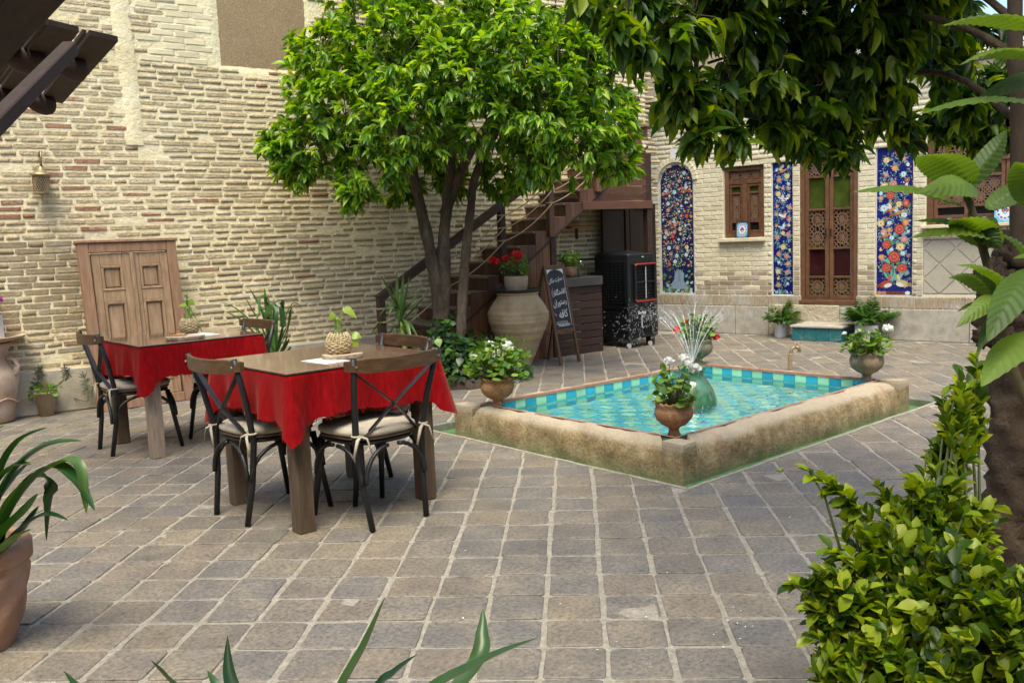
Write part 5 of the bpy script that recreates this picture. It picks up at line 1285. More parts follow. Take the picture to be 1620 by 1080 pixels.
def vase(p, label, kind, sc_=1.0):
    t = thing('bottle_vase', label, 'vase', p, group='wicker bottle vases'); t.scale = (sc_,)*3
    prof = [(0, .002), (.045, .002), (.058, .02), (.062, .055), (.055, .085), (.03, .11), (.022, .135), (.018, .17), (.0185, .176), (.0215, .178), (.0215, .186), (.0185, .188), (.018, .20)]
    MB().lathe(prof, 24).build('bottle', M_bot, t, smooth=True)
    wk = MB()
    for r in range(11):
        z_ = .006+.0095*r; rr = [.05, .058, .062, .065, .066, .066, .065, .062, .058, .053, .046][r]
        wk.tube([((rr+.0035*math.sin(a*9+pi*r))*math.cos(a), (rr+.0035*math.sin(a*9+pi*r))*math.sin(a), z_+.002*math.sin(3*a+r)) for a in np.linspace(0, 2*pi, 55)], .0052, 5, False)
    for k in range(18):
        a = 2*pi*k/18; wk.tube([(r_*math.cos(a+.25*z_/.1), r_*math.sin(a+.25*z_/.1), z_) for r_, z_ in ((.05, .004), (.064, .03), (.068, .06), (.06, .09), (.044, .112))], .0045, 5)
    stuff(wk.build('wicker_sleeve', M_wick, t, smooth=True))
    m2 = MB(); m3 = MB(); cr = Vector(CR)
    if kind == 0:
        m3.tube([(0, 0, .1), (.005, 0, .19), cr*.03+Vector((0, 0, .235)), cr*.045+Vector((0, 0, .25))], .0025, 5); m3.tube([(0, 0, .1), (0, 0, .19), cr*-.02+Vector((0, 0, .215))], .0025, 5)
        m2.v = []; pleaf(m2, cr*.035+Vector((0, 0, .248)), cr*.105+Vector((0, 0, .185)), .05, -CF+Vector((0, 0, 1.2))); pleaf(m2, cr*-.012+Vector((0, 0, .215)), cr*-.045+Vector((0, 0, .175)), .036, -CF); pleaf(m2, cr*.07+Vector((0, 0, .10)), cr*.125+Vector((0, 0, .085)), .05, -CF+Vector((0, 0, .6))); pleaf(m2, cr*.075+Vector((0, 0, .07)), cr*.105+Vector((0, 0, .03)), .04, -CF)
        m3.tube([(0, 0, .19), cr*.055+Vector((0, 0, .13)), cr*.085+Vector((0, 0, .08))], .002, 5)
    else:
        m3.tube([(0, 0, .1), (0, 0, .22), (.0, 0, .285)], .005, 5)
        for k in range(46): a = random.uniform(0, 6.3); z_ = random.uniform(.21, .29); m3.tube([(0, 0, z_), (.02*math.cos(a), .02*math.sin(a), z_+.012)], .0014, 3)
        pts = [cr*.01+Vector((0, 0, .2)), cr*.045+Vector((0, 0, .13)), cr*.075+Vector((0, 0, .06)), cr*.09+Vector((0, 0, .015))]
        m3.tube(pts, .004, 5)
        for k in range(60): u = random.random()*2.99; i = int(u); q = pts[i].lerp(pts[i+1], u-i); a = random.uniform(0, 6.3); m3.tube([q, q+Vector((.014*math.cos(a), .014*math.sin(a), .006))], .0014, 3)
        pleaf(m2, (0, 0, .215), cr*-.07+Vector((0, 0, .195)), .04, -CF+Vector((0, 0, 1))); pleaf(m2, cr*.01+Vector((0, 0, .235)), cr*.055+Vector((0, 0, .21)), .05, -CF)
    m2.build('cutting_leaves', M_poth, t, smooth=True) if False else stuff(m2.build('cutting_leaves', M_poth, t, smooth=True)); stuff(m3.build('cutting_stem', M_sted, t))
def slice_(p, label, rx, ry, rz_):
    t = thing('wood_slice', label, 'wood slice', p, rz_, group='wood slices'); n = 40; vs = []
    ro = [1+.05*math.sin(3*a+1)+.03*math.sin(7*a)+random.uniform(-.02, .02) for a in np.linspace(0, 2*pi, n)]
    for h, f in ((0, .97), (.011, 1.01), (.022, .985)):
        for k in range(n): a = 2*pi*k/n; vs.append((rx*ro[k]*f*math.cos(a), ry*ro[k]*f*math.sin(a), h))
    fs = [(r*n+k, r*n+(k+1) % n, (r+1)*n+(k+1) % n, (r+1)*n+k) for r in range(2) for k in range(n)]
    MB().add(vs, fs).build('bark', M_slice, t, smooth=True); MB().add([vs[2*n+k] for k in range(n)], [tuple(range(n))]).build('cut_face', M_slt, t)
va = math.atan2(CR.y, CR.x)
s1 = gz(541, 563, Z1+.012); slice_((s1.x, s1.y, Z1+.001), 'oblong bark edged wood slice under the vase on the nearer table', .108, .075, va+.25)
v1 = gz(537, 557, Z1+.03); vase((v1.x, v1.y, Z1+.0235), 'green bottle vase in round wicker sleeve on the nearer table', 0, 1.0)
s2 = gz(291, 534, Z2+.012); slice_((s2.x, s2.y, Z2+.001), 'oblong bark edged wood slice under the vase on the farther table', .13, .08, va+.2)
v2 = gz(300, 526, Z2+.03); vase((v2.x, v2.y, Z2+.0235), 'green bottle vase in wicker sleeve on the farther table', 1, 1.0)
M_paper = pm('paper', [(.3, (.60, .54, .50)), (.7, (.70, .64, .60))], 6, .8)
def mat_(p, label, w, h, rz_): t = thing('paper_mat', label, 'paper', p, rz_, group='paper mats'); MB().box((0, 0, .001), (w, h, .0016), .0004).build('sheet', M_paper, t)
q = gz(515, 571, Z1); mat_((q.x, q.y, Z1), 'pale paper mat half under the slice on the nearer table', .15, .24, .05)
q = gz(322, 529, Z2); mat_((q.x, q.y, Z2), 'pale paper mat behind the slice on the farther table', .15, .26, .05)
M_lt = woodmat('light_wood', (.35, .18, .07), (.48, .27, .12), (.58, .36, .18), (3, 10, 10), .5)
q = gz(283, 530, Z2+.03); t = thing('wooden_block', 'small flat wooden block on the slice of the farther table', 'block', (q.x, q.y, Z2+.024), va+.15); MB().box((-.012, 0, .009), (.11, .04, .018), .002).build('body', M_lt, t); MB().box((-.04, 0, .0195), (.05, .041, .003), .0005).build('label_strip', M_tleg, t)
# ------------------------------------------------------------------ potted plants
M_soil = pm('soil', [(.3, (.03, .02, .012)), (.7, (.07, .05, .03))], 40, .95, .8)
M_ger = leafmat('geranium_leaf', [(0, (.06, .14, .02)), (.5, (.11, .23, .03)), (.85, (.19, .32, .045)), (1, (.28, .36, .06))], .35, .5)
M_gstem = pm('geranium_stem', [(.3, (.09, .10, .03)), (.7, (.16, .16, .06))], 20, .8)
def petalmat(name, a, b_): return leafmat(name, [(0, a), (1, b_)], .3, .6, mott=0)
M_pw, M_pr, M_pp = petalmat('white_flower', (.78, .78, .74), (.85, .85, .82)), petalmat('red_flower', (.55, .012, .008), (.78, .04, .02)), petalmat('pink_flower', (.45, .03, .33), (.62, .12, .5))
def disc_template(n=10):
    V = [(.5, 0, -.05)]
    for k in range(n):
        a = 2*pi*(k+.5)/n; r = .5*(1+.06*math.sin(a*5)) ; V.append((.5-r*math.cos(a)*.95, r*math.sin(a)*1.05, .03*math.sin(3*a)))
    V[1] = (.12, .1, 0); V[n] = (.12, -.1, 0)
    return np.array(V, float), np.array([(0, 1+(k+1) % n, 1+k) for k in range(n)]), None
DISC = disc_template()
def geranium(t, z0, R, H, nl, heads, pm_, seed, lsize=(.03, .055), r_in=.06):
    rs = np.random.default_rng(seed); sp = random.Random(seed)
    u = rs.uniform(0, 2*pi, nl); ph = rs.uniform(0, 1, nl)**.6; rad = R*rs.uniform(.25, 1, nl)
    P = np.column_stack([rad*np.cos(u)*np.sqrt(ph+.1), rad*np.sin(u)*np.sqrt(ph+.1), z0 + H*(.12 + .88*rs.uniform(0, 1, nl)*(1-.5*(rad/R)**2))])
    D = np.column_stack([np.cos(u), np.sin(u), rs.uniform(-.5, .35, nl)]) + rs.normal(0, .45, (nl, 3)); U = np.tile([0, 0, 1.], (nl, 1)) + rs.normal(0, .45, (nl, 3)) + .5*np.column_stack([np.cos(u), np.sin(u), 0*u])
    L_ = rs.uniform(*lsize, nl)
    obj('foliage', leaves_mesh('foliage', P, D, U, L_, L_*1.05, DISC, M_ger), t)
    mb = MB()
    for i in range(0, nl, 2):
        p = Vector(P[i]); q = Vector((p.x*.35*r_in/.06, p.y*.35*r_in/.06, z0)) if True else None
        mb.tube([Vector((p.x*.3, p.y*.3, z0-.01)), (Vector((p.x*.3, p.y*.3, z0))+p)/2+Vector((0, 0, .01)), p], [.004, .003, .0018], 4, False)
    V = []; Fs = []; k = 0
    Pp, Dd, Uu, Ll = [], [], [], []
    for (hx, hy, hz, hr) in heads:
        c = Vector((hx, hy, z0+hz)); mb.tube([Vector((hx*.3, hy*.3, z0)), c*.6+Vector((hx*.3, hy*.3, z0))*.4, c], .0022, 4, False)
        for _ in range(int(70+hr*1800)):
            v = rs.normal(0, 1, 3); v /= np.linalg.norm(v); v[2] = abs(v[2])*.8-.15
            b = np.array(c)+v*hr*.8*np.array([1, 1, .75]); Pp.append(b); w = rs.normal(0, 1, 3); w -= v*(w@v)*.6; Dd.append(w); Uu.append(v+rs.normal(0, .2, 3)); Ll.append(hr*rs.uniform(.6, .9))
    if Pp:
        Ll = np.array(Ll); obj('flowers', leaves_mesh('flowers', np.array(Pp), np.array(Dd), np.array(Uu), Ll, Ll*.8, leaf_template(3, .1, .1), pm_), t)['kind'] = 'stuff'
    stuff(mb.build('stems', M_gstem, t))
M_goblet = pm('goblet_clay', [(.25, (.20, .095, .04)), (.5, (.33, .175, .08)), (.75, (.44, .265, .14))], 12, .88, .6, 50, dirt=((.24, .2, .12), 7, .5), fine=(80, .4))
def goblet(label, p, sc_, mat, group):
    t = thing('potted_geranium', label, 'potted plant', p, group=group); t.scale = (sc_,)*3
    def fn(r, z, a, i):
        if i in (9, 10, 11, 12): return r*(1+.035*math.sin(a*17)*(1 if i < 12 else .3)) , z+.006*math.sin(a*17)
        if i in (5, 6, 7, 8): return r*(1+.05*max(0, math.sin(a*15+i*1.6))), z
        return r, z
    prof = [(0, 0), (.040, 0), (.037, .012), (.030, .030), (.034, .048), (.072, .070), (.100, .098), (.112, .130), (.110, .158), (.100, .182), (.116, .198), (.110, .206), (.094, .196), (.088, .17), (0, .168)]
    MB().lathe(prof, 68, fn=fn).build('goblet_pot', mat, t, smooth=True)
    MB().lathe([(0, .178), (.05, .181), (.09, .176)], 20).build('soil', M_soil, t, smooth=True)
    return t
ZR = .188
q = gz(1068, 689, ZR); t = goblet('clay goblet pot of white geraniums on the nearest pool corner', (q.x+.01, q.y+.015, ZR), 1.0, M_goblet, 'geranium pots on the pool corners')
hd = lambda px, py, r: None
def heads_px(t, z0, lst, depth_of):            # flower heads from pixels, at the pot's own distance
    out = []; d = (Vector(t.location)-CC).dot(CF); sc_ = t.scale[0]
    for px, py, r in lst: p = (at(px, py, d+random.uniform(-.05, .05))-Vector(t.location))/sc_; out.append((p.x, p.y, p.z-z0, r*1.4/sc_))
    return out
geranium(t, .18, .14, .24, 120, heads_px(t, .18, [(1058, 570, .018), (1082, 566, .020), (1090, 575, .017), (1098, 583, .026), (1050, 622, .010)], 0), M_pw, 41)
q = gz(788, 643, ZR); t = goblet('clay goblet pot of bushy white geraniums on the left pool corner', (q.x, q.y, ZR), 1.08, M_goblet, 'geranium pots on the pool corners')
geranium(t, .18, .22, .28, 330, heads_px(t, .18, [(768, 562, .03), (788, 560, .03), (802, 548, .03), (775, 545, .022), (790, 572, .026), (752, 565, .022), (812, 582, .018), (765, 590, .018)], 0), M_pw, 42)
M_gob2 = pm('mossy_clay', [(.25, (.13, .11, .06)), (.5, (.24, .19, .12)), (.75, (.34, .27, .2))], 8, .88, .6, 50, dirt=((.10, .16, .10), 5, .8))
q = gz(1105, 576, ZR); t = goblet('mossy pot of scarlet geraniums on the far pool corner behind the fountain', (q.x, q.y, ZR), 1.15, M_gob2, 'geranium pots on the pool corners')
geranium(t, .18, .15, .24, 170, heads_px(t, .18, [(1101, 520, .036), (1111, 517, .038), (1121, 522, .032), (1092, 509, .034), (1070, 521, .024), (1082, 527, .022), (1133, 533, .024), (1108, 527, .03)], 0), M_pr, 43)
q = gz(1371, 602, ZR); t = goblet('clay goblet pot of leafy white geraniums on the right pool corner', (q.x, q.y, ZR), 1.12, M_gob2, 'geranium pots on the pool corners')
geranium(t, .18, .165, .19, 210, heads_px(t, .18, [(1405, 520, .028), (1359, 525, .02), (1378, 528, .016), (1336, 527, .012)], 0), M_pw, 44)
# ------------------------------------------------------------------ fountain jar and its water
M_jarg = pm('green_glaze', [(.25, (.018, .075, .03)), (.5, (.045, .14, .07)), (.75, (.10, .24, .16))], 6, .12, .15, kind='Object', coat=.8, dirt=((.20, .18, .05), 5, .7))
fj = thing('fountain_jar', 'round green glazed jar standing in the middle of the pool', 'fountain', (FC.x, FC.y, -.195))
MB().lathe([(.0, .0), (.12, .0), (.17, .12), (.185, .25), (.18, .33), (.155, .41), (.115, .475), (.085, .52), (.09, .545), (.108, .575), (.114, .585), (.104, .588), (.085, .555), (.078, .52), (.0, .50)], 40).build('jar', M_jarg, fj, smooth=True)
MB().tube([(0, 0, .45), (0, 0, .60)], .02, 10).build('nozzle', M_blk, fj, smooth=True)
m_, nt, N, L, out = newmat('spray_water'); g = N('ShaderNodeBsdfPrincipled'); g.inputs['Base Color'].default_value = (.9, .94, .96, 1); g.inputs['Roughness'].default_value = .12; g.inputs['Specular IOR Level'].default_value = .9
tr_ = N('ShaderNodeBsdfTransparent'); mx = N('ShaderNodeMixShader'); mx.inputs[0].default_value = .34; L(tr_.outputs[0], mx.inputs[1]); L(g.outputs[0], mx.inputs[2]); L(mx.outputs[0], out.inputs[0]); M_spray = m_
mb = MB(); rs = random.Random(3); TOPZ = .405; o0 = Vector((FC.x, FC.y, TOPZ))
def jetp(vx, vy, vz, tt): return o0 + Vector((vx*tt, vy*tt, vz*tt-4.9*tt*tt))
for k in range(26):
    a = 2*pi*k/26 + rs.uniform(-.1, .1); vr = rs.uniform(.5, 1.6); vz = rs.uniform(2.65, 3.1); vx, vy = vr*math.cos(a), vr*math.sin(a)
    tb = vz/9.8
    mb.tube([jetp(vx, vy, vz, tb*.62*u) for u in np.linspace(0, 1, 12)], [.0016*(1-.3*u) for u in np.linspace(0, 1, 12)], 5)
    for d in range(110):                       # the jet breaks up, turns over and falls as drops
        tt = tb*(.5+rs.random()**1.5*1.15); f = max(0, tt/tb-.5)
        p = jetp(vx*(1+rs.gauss(0, .16*f)), vy*(1+rs.gauss(0, .16*f)), vz*(1+rs.gauss(0, .05*f)), tt) + Vector((rs.gauss(0, .012*f+.002), rs.gauss(0, .012*f+.002), rs.gauss(0, .012*f)))
        if p.z < ZW: continue
        v = Vector((vx, vy, vz-9.8*tt))*.0038; r = rs.uniform(.0006, .0012); mb.tube([p-v, p, p+v], [r*.4, r, r*.4], 4)
for k in range(130):                           # splashes on the surface
    a = rs.uniform(0, 2*pi); rr = rs.uniform(.2, .62); p = Vector((FC.x+rr*math.cos(a), FC.y+rr*math.sin(a), ZW+.002+rs.random()*.02)); mb.tube([p, p+Vector((0, 0, .006+rs.random()*.012))], [.0028, .001], 4)
sw = mb.build('fountain_spray', M_spray); tag(sw, 'fan of thin water jets and drops rising from the fountain jar', kind='stuff')
M_rp = pm('rose_petal', [(.3, (.18, .005, .01)), (.7, (.32, .015, .02))], 20, .5)
for k, (px, py, lb) in enumerate(((1248, 622, 'left one of two dark red petals floating near the right pool corner'), (1274, 618, 'right one of two dark red petals floating near the right pool corner'), (1182, 661, 'dark red petal floating against the middle of the right rim'), (1100, 652, 'dark red petal floating between the fountain jar and the nearest pot'), (1112, 667, 'dark red petal floating just right of the nearest pot'))):
    q = gz(px, py, ZW+.004); mb = MB(); n = 8; mb.add([(.028*math.cos(2*pi*i/n), .017*math.sin(2*pi*i/n), .004*math.cos(4*pi*i/n)) for i in range(n)]+[(0, 0, -.001)], [(i, (i+1) % n, n) for i in range(n)])
    o = mb.build('rose_petal', M_rp); o.location = (q.x, q.y, ZW+.003); o.rotation_euler = (0, 0, k*1.7); tag(o, lb, 'petal', 'petals on the pool')
# ------------------------------------------------------------------ the great clay jar with tray and red geranium
M_jar = pm('storage_jar_clay', [(.25, (.24, .175, .09)), (.5, (.37, .285, .165)), (.75, (.46, .37, .24))], 7, .88, .5, 40, dirt=((.24, .2, .13), 3, .6))
J0 = gz(823, 581)
jar = thing('clay_storage_jar', 'huge ribbed clay storage jar standing by the stair boards', 'jar', (J0.x, J0.y, 0))
prof = [(0, 0), (.115, 0), (.125, .02), (.17, .14), (.215, .24), (.255, .33), (.295, .42), (.322, .50), (.335, .56), (.328, .62), (.30, .68), (.262, .735), (.235, .77), (.222, .80), (.235, .815), (.232, .83), (.2, .83), (.19, .79), (.0, .77)]
fine = []
for (r0, z0), (r1, z1) in zip(prof[:-1], prof[1:]):
    for u in np.linspace(0, 1, 5)[:-1]: fine.append((r0+(r1-r0)*u, z0+(z1-z0)*u))
rib = lambda r, z, a, i: (r + (.009*math.exp(-((z % .093)-.045)**2/.00006) if .1 < z < .66 else 0) + .002*math.sin(a*3+z*20), z)
MB().lathe(fine, 48, fn=rib).build('body', M_jar, jar, smooth=True)
tray = thing('metal_tray', 'dark fluted round tray on top of the great clay jar', 'tray', (J0.x, J0.y, .832))
M_tray = pm('dark_tin', [(.3, (.03, .032, .025)), (.7, (.07, .07, .055))], 12, .5, .2, metal=.4)
MB().lathe([(0, .004), (.2, .004), (.24, .008), (.262, .03), (.270, .032), (.266, .024), (.245, .0), (0, 0)], 72, fn=lambda r, z, a, i: (r*(1+(.012*math.sin(a*36) if r > .23 else 0)), z)).build('dish', M_tray, tray, smooth=True)
t = thing('potted_geranium', 'round clay pot of red geraniums on the tray of the great jar', 'potted plant', (J0.x-.02, J0.y-.01, .838), group='geranium pots away from the pool')
M_ribp = pm('pale_ribbed_clay', [(.3, (.30, .22, .14)), (.7, (.45, .35, .25))], 8, .9, .5, 40)
MB().lathe([(0, 0), (.105, 0), (.118, .03), (.128, .08), (.132, .13), (.128, .165), (.118, .17), (.112, .15), (0, .145)], 40, fn=lambda r, z, a, i: (r*(1+.012*math.sin(z*190)), z)).build('pot', M_ribp, t, smooth=True); MB().lathe([(0, .15), (.112, .147)], 20).build('soil', M_soil, t)
geranium(t, .15, .17, .26, 150, heads_px(t, .15, [(783, 413, .04), (801, 409, .03), (817, 404, .04), (822, 408, .025), (812, 412, .03)], 0), M_pr, 51)
# ------------------------------------------------------------------ chalkboard A-frame
M_cb = woodmat('chalkboard_frame', (.05, .025, .012), (.10, .052, .026), (.16, .09, .05), (3, 10, 10), .5)
M_slate = pm('chalkboard_slate', [(.3, (.010, .013, .018)), (.7, (.022, .027, .034))], 7, .7, .1, dirt=((.06, .065, .07), 8, .4))
M_chalk = pm('chalk', [(.3, (.55, .58, .60)), (.7, (.75, .77, .78))], 60, .95)
M_chalkp = pm('pink_chalk', [(.3, (.40, .30, .32)), (.7, (.55, .42, .44))], 60, .95)
A0, A1 = gz(886, 578), gz(918, 571.5); ex = (A1-A0).normalized(); wb = (A1-A0).length
ca = thing('chalkboard_sign', 'wooden A frame chalkboard with white handwriting beside the bar', 'sign', (A0.x, A0.y, 0), math.atan2(ex.y, ex.x))
HT, LEAN = 1.10, .20
def cbp(x, h, o=0): n = Vector((0, -HT, LEAN)).normalized()*-1; return Vector((x, LEAN*h/HT, h)) - Vector((0, math.cos(math.atan2(LEAN, HT)), -math.sin(math.atan2(LEAN, HT))))*o
for x in (.018, wb-.018): MB().bar(cbp(x, 0), cbp(x, HT), .025, .036, .003, up=(1, 0, 0)).build('leg', M_cb, ca)
for h in (HT-.025, .365): MB().bar(cbp(.037, h), cbp(wb-.037, h), .045 if False else .024, .045, .003).build('rail', M_cb, ca)
for x in (.018, wb-.018): MB().bar((x, LEAN+.02, HT-.03), (x, .46, 0), .022, .03, .003, up=(1, 0, 0)).build('rear_leg', M_cb, ca)
MB().bar((.03, .40, .30), (wb-.03, .40, .30), .015, .025, .002).build('rear_rail', M_cb, ca)
bd = MB(); a, b, c_, d = cbp(.034, .385, .0), cbp(wb-.034, .385, .0), cbp(wb-.034, HT-.048, .0), cbp(.034, HT-.048, .0)
bk = Vector((0, .008, 0)); bd.add([a, b, c_, d, a+bk, b+bk, c_+bk, d+bk], [(0, 1, 2, 3), (7, 6, 5, 4), (0, 4, 5, 1), (1, 5, 6, 2), (2, 6, 7, 3), (3, 7, 4, 0)]).build('slate', M_slate, ca)
x0, x1, h0, h1 = .034, wb-.034, .385, HT-.048; W_, H_ = x1-x0, h1-h0
def strokes(mb, lst, r=.0042):
    for pl in lst: mb.tube([cbp(x0+u*W_, h1-v*H_, .0035) for u, v in pl], r, 5, True)
# pale corners above the arched drawing edge
for sgn in (0, 1):
    pts = [(0 if sgn == 0 else 1, 0)] + [((.5-.5*math.cos(a)) if sgn == 0 else (.5+.5*math.cos(a)), .13-.12*math.sin(a)) for a in np.linspace(0, pi/2, 8)]
    MB().add([cbp(x0+u*W_, h1-v*H_, .0022) for u, v in pts], [tuple(range(len(pts)))]).build('chalk_corner', M_chalk, ca)
def word(txt, cu, cv, wd):
    cu_ = bpy.data.curves.new('writing', 'FONT'); cu_.body = txt; cu_.size = 1; cu_.align_x = 'CENTER'; cu_.offset = .012
    o = bpy.data.objects.new('writing', cu_); COL.objects.link(o); dg = bpy.context.evaluated_depsgraph_get(); me = bpy.data.meshes.new_from_object(o.evaluated_get(dg)); bpy.data.objects.remove(o)
    if not len(me.vertices): return None
    xs = [v.co.x for v in me.vertices]; ys = [v.co.y for v in me.vertices]; k = wd*W_/(max(xs)-min(xs)); mx_, my_ = (max(xs)+min(xs))/2, (max(ys)+min(ys))/2
    for v in me.vertices:
        xx, yy_ = (v.co.x-mx_)*k, (v.co.y-my_)*k*1.25; v.co = cbp(x0+cu*W_+xx, h1-cv*H_+yy_+.10*xx, .003)
    me.materials.clear(); me.materials.append(M_chalk); return obj('chalk_writing', me, ca)
# joined letter shapes, written right to left: the strings below are in visual order
word('\uFEE5\uFE8E\uFEDC\uFE91 \uFE95\uFEAD\uFE8E\uFEE4\uFECB', .47, .185, .84)
word('\uFEE9\uFE8E\uFB95\uFE98\uFEE3\uFE8E\uFED7\uFE8D', .60, .375, .66)
word('\uFEE5\uFE8D\uFEAD\uFEED\uFE98\uFEB3\uFEAD', .50, .565, .80)
word('\uFEEA\uFED3\uFE8E\uFB90', .60, .745, .52)
mb = MB()
for k in range(8): u = .2+.085*k; strokes(mb, [[(u, .955-.03*abs(k-3)/3), (u-.03, .92), (u-.06, .865)], [(u, .955), (u+.05, .91)]], .0026)
strokes(mb, [[(.1, .90), (.4, .955), (.9, .94)], [(.97, .3), (.985, .6), (.99, .95)], [(.985, .12), (.99, .3)]], .0028); stuff(mb.build('chalk_drawing', M_chalk, ca))
mb = MB()
for k in range(5): strokes(mb, [[(.12+.03*k, .46-.0*k), (.1+.05*k, .36-.03*(k % 3))]], .0022)
for k in range(5): strokes(mb, [[(.14, .75), (.14+.1*math.cos(k), .75+.04*math.sin(k*1.3))]], .0022)
stuff(mb.build('pink_drawing', M_chalkp, ca))
# ------------------------------------------------------------------ evaporative cooler
M_cool = pm('cooler_plastic', [(.3, (.005, .006, .008)), (.7, (.010, .012, .015))], 12, .4, .05)
M_coolg = pm('cooler_grille', [(0, (.006, .007, .008)), (1, (.010, .011, .012))], 9, .5)
M_redt = pm('red_trim', [(0, (.42, .02, .012)), (1, (.52, .03, .02))], 9, .35)
M_grey = pm('grey_bar', [(0, (.35, .36, .36)), (1, (.5, .5, .5))], 30, .4)
co = thing('air_cooler', 'tall black evaporative air cooler with red trimmed grille on castors', 'air cooler', tuple(spt(1.16, 0, .13))); co.matrix_world = SM(1.15, 0, .15) @ Matrix.Diagonal((1, 1, 1.06, 1))
CW, CD = .46, .64        # along the stairs, depth
def cshell(z0, z1, i0, i1, r=.035):
    vs = []; n = 0
    for z_, ins in ((z0, i0), (z1, i1)):
        for cxn, cyn, a0 in ((CW-r-ins, r+ins, -pi/2), (CW-r-ins, CD-r-ins, 0), (r+ins, CD-r-ins, pi/2), (r+ins, r+ins, pi)):
            for k in range(5): a = a0+pi/2*k/4; vs.append((cxn+r*math.cos(a), cyn+r*math.sin(a), z_))
    n = 20; return vs, [(k, (k+1) % n, n+(k+1) % n, n+k) for k in range(n)] + [tuple(reversed(range(n))), tuple(range(n, 2*n))]
for z0, z1, i0, i1, nm in ((.12, .42, .022, .006, 'tank'), (.42, .46, .012, .012, 'waist'), (.46, 1.085, .0, .0, 'cabinet'), (1.085, 1.10, .0, .012, 'top_edge')):
    MB().add(*cshell(z0, z1, i0, i1)).build(nm, M_cool, co)
mb = MB(); mb.sheet(lambda u, v: (.02+(CW-.04)*u, .02+(CD-.04)*v, 1.100+.035*math.sin(pi*u)*math.sin(pi*min(1, v*1.0+.0))), 14, 14); mb.build('domed_top', M_cool, co, smooth=True)
fx0, fx1, fz0, fz1 = .075, .435, .545, .985
mb = MB(); frame4(mb, fx0, fx1, fz0, fz1, .028, .05, -.02); mb.build('grille_frame', M_cool, co)
MB().box(((fx0+fx1)/2, .002, (fz0+fz1)/2), (fx1-fx0-.04, .012, fz1-fz0-.04), .002).build('grille_back', M_coolg, co)
MB().box(((fx0+fx1)/2, -.02, (fz0+fz1)/2+.005), (fx1-fx0-.05, .03, .022), .003).build('middle_bar', M_cool, co)
for k in range(10):
    z_ = fz0+.05+(fz1-fz0-.1)*k/9
    if abs(z_-(fz0+fz1)/2) > .02: MB().box(((fx0+fx1)/2, -.018, z_), (fx1-fx0-.06, .018, .005), .001).build('louvre', M_cool, co)
for k in range(11): x = fx0+.04+(fx1-fx0-.08)*k/10; MB().box((x, -.008, (fz0+fz1)/2), (.004, .008, fz1-fz0-.06), .001).build('fin', M_cool, co)
MB().tube([((fx0+fx1)/2+.01, -.032, fz0+.03+i*.0125) for i in range(31)], [.006+.002*(i % 2) for i in range(31)], 6).build('louvre_link', M_grey, co)
mb = MB(); mb.tube([(fx0+.004, -.047, fz1-.03), (fx0+.008, -.047, fz1-.015), (fx0+.03, -.047, fz1-.006), (fx1-.005, -.047, fz1-.006)], .0085, 6); mb.build('red_trim', M_redt, co, smooth=True)
mb = MB(); mb.tube([(fx0+.004, -.047, fz0+.03), (fx0+.008, -.047, fz0+.015), (fx0+.03, -.047, fz0+.006), (fx1-.005, -.047, fz0+.006)], .0085, 6); mb.build('red_trim', M_redt, co, smooth=True)
MB().box((.25, -.002, 1.06), (.035, .004, .012), .001).build('badge', M_grey, co); MB().box((.452, -.002, .93), (.012, .004, .05), .001).build('control_strip', GL['blue'], co)
for k in range(9): MB().box((.05+.046*k, .002 if k % 2 else -.0, .26), (.008, .016, .22), .003).build('tank_rib', M_cool, co)
for k in range(6): MB().box((-.002+.0, .06+.078*k, .77), (.008, .012, .5), .002).build('side_rib', M_cool, co)
for k in range(16): MB().box((-.004, CD/2, .53+.032*k), (.01, CD-.09, .008), .001).build('side_louvre', M_cool, co)
MB().box((.215, .0, .31), (.014, .008, .14), .001).build('level_window', M_grey, co)
def word_on(txt, name, M, wd, mat, parent, off=.01):
    c1 = bpy.data.curves.new(name, 'FONT'); c1.body = txt; c1.size = 1; c1.align_x = 'CENTER'; c1.offset = off; c1.extrude = .02
    o = bpy.data.objects.new(name, c1); COL.objects.link(o); dg = bpy.context.evaluated_depsgraph_get(); me = bpy.data.meshes.new_from_object(o.evaluated_get(dg)); bpy.data.objects.remove(o)
    xs = [v.co.x for v in me.vertices]; k = wd/(max(xs)-min(xs)); me.transform(Matrix.Scale(k, 4)); me.materials.clear(); me.materials.append(mat)
    return obj(name, me, parent, M)
word_on('Barfab', 'lettering', Matrix.Translation((.215, -.0055, .397)) @ Matrix.Rotation(pi/2, 4, 'X'), .13, M_chalk, co)
for x, y in ((.05, .05), (CW-.05, .05), (.05, CD-.05), (CW-.05, CD-.05)):
    c = MB(); c.box((x, y, .105), (.07, .05, .03), .004); c.tube([(x-.012, y, .05), (x-.012, y, .095)], .008, 6); cs = c.build('castor', M_blk, co)
    MB().tube([(x-.016, y-.011, .03), (x-.016, y+.011, .03)], .03, 16).build('wheel', M_grey, cs)
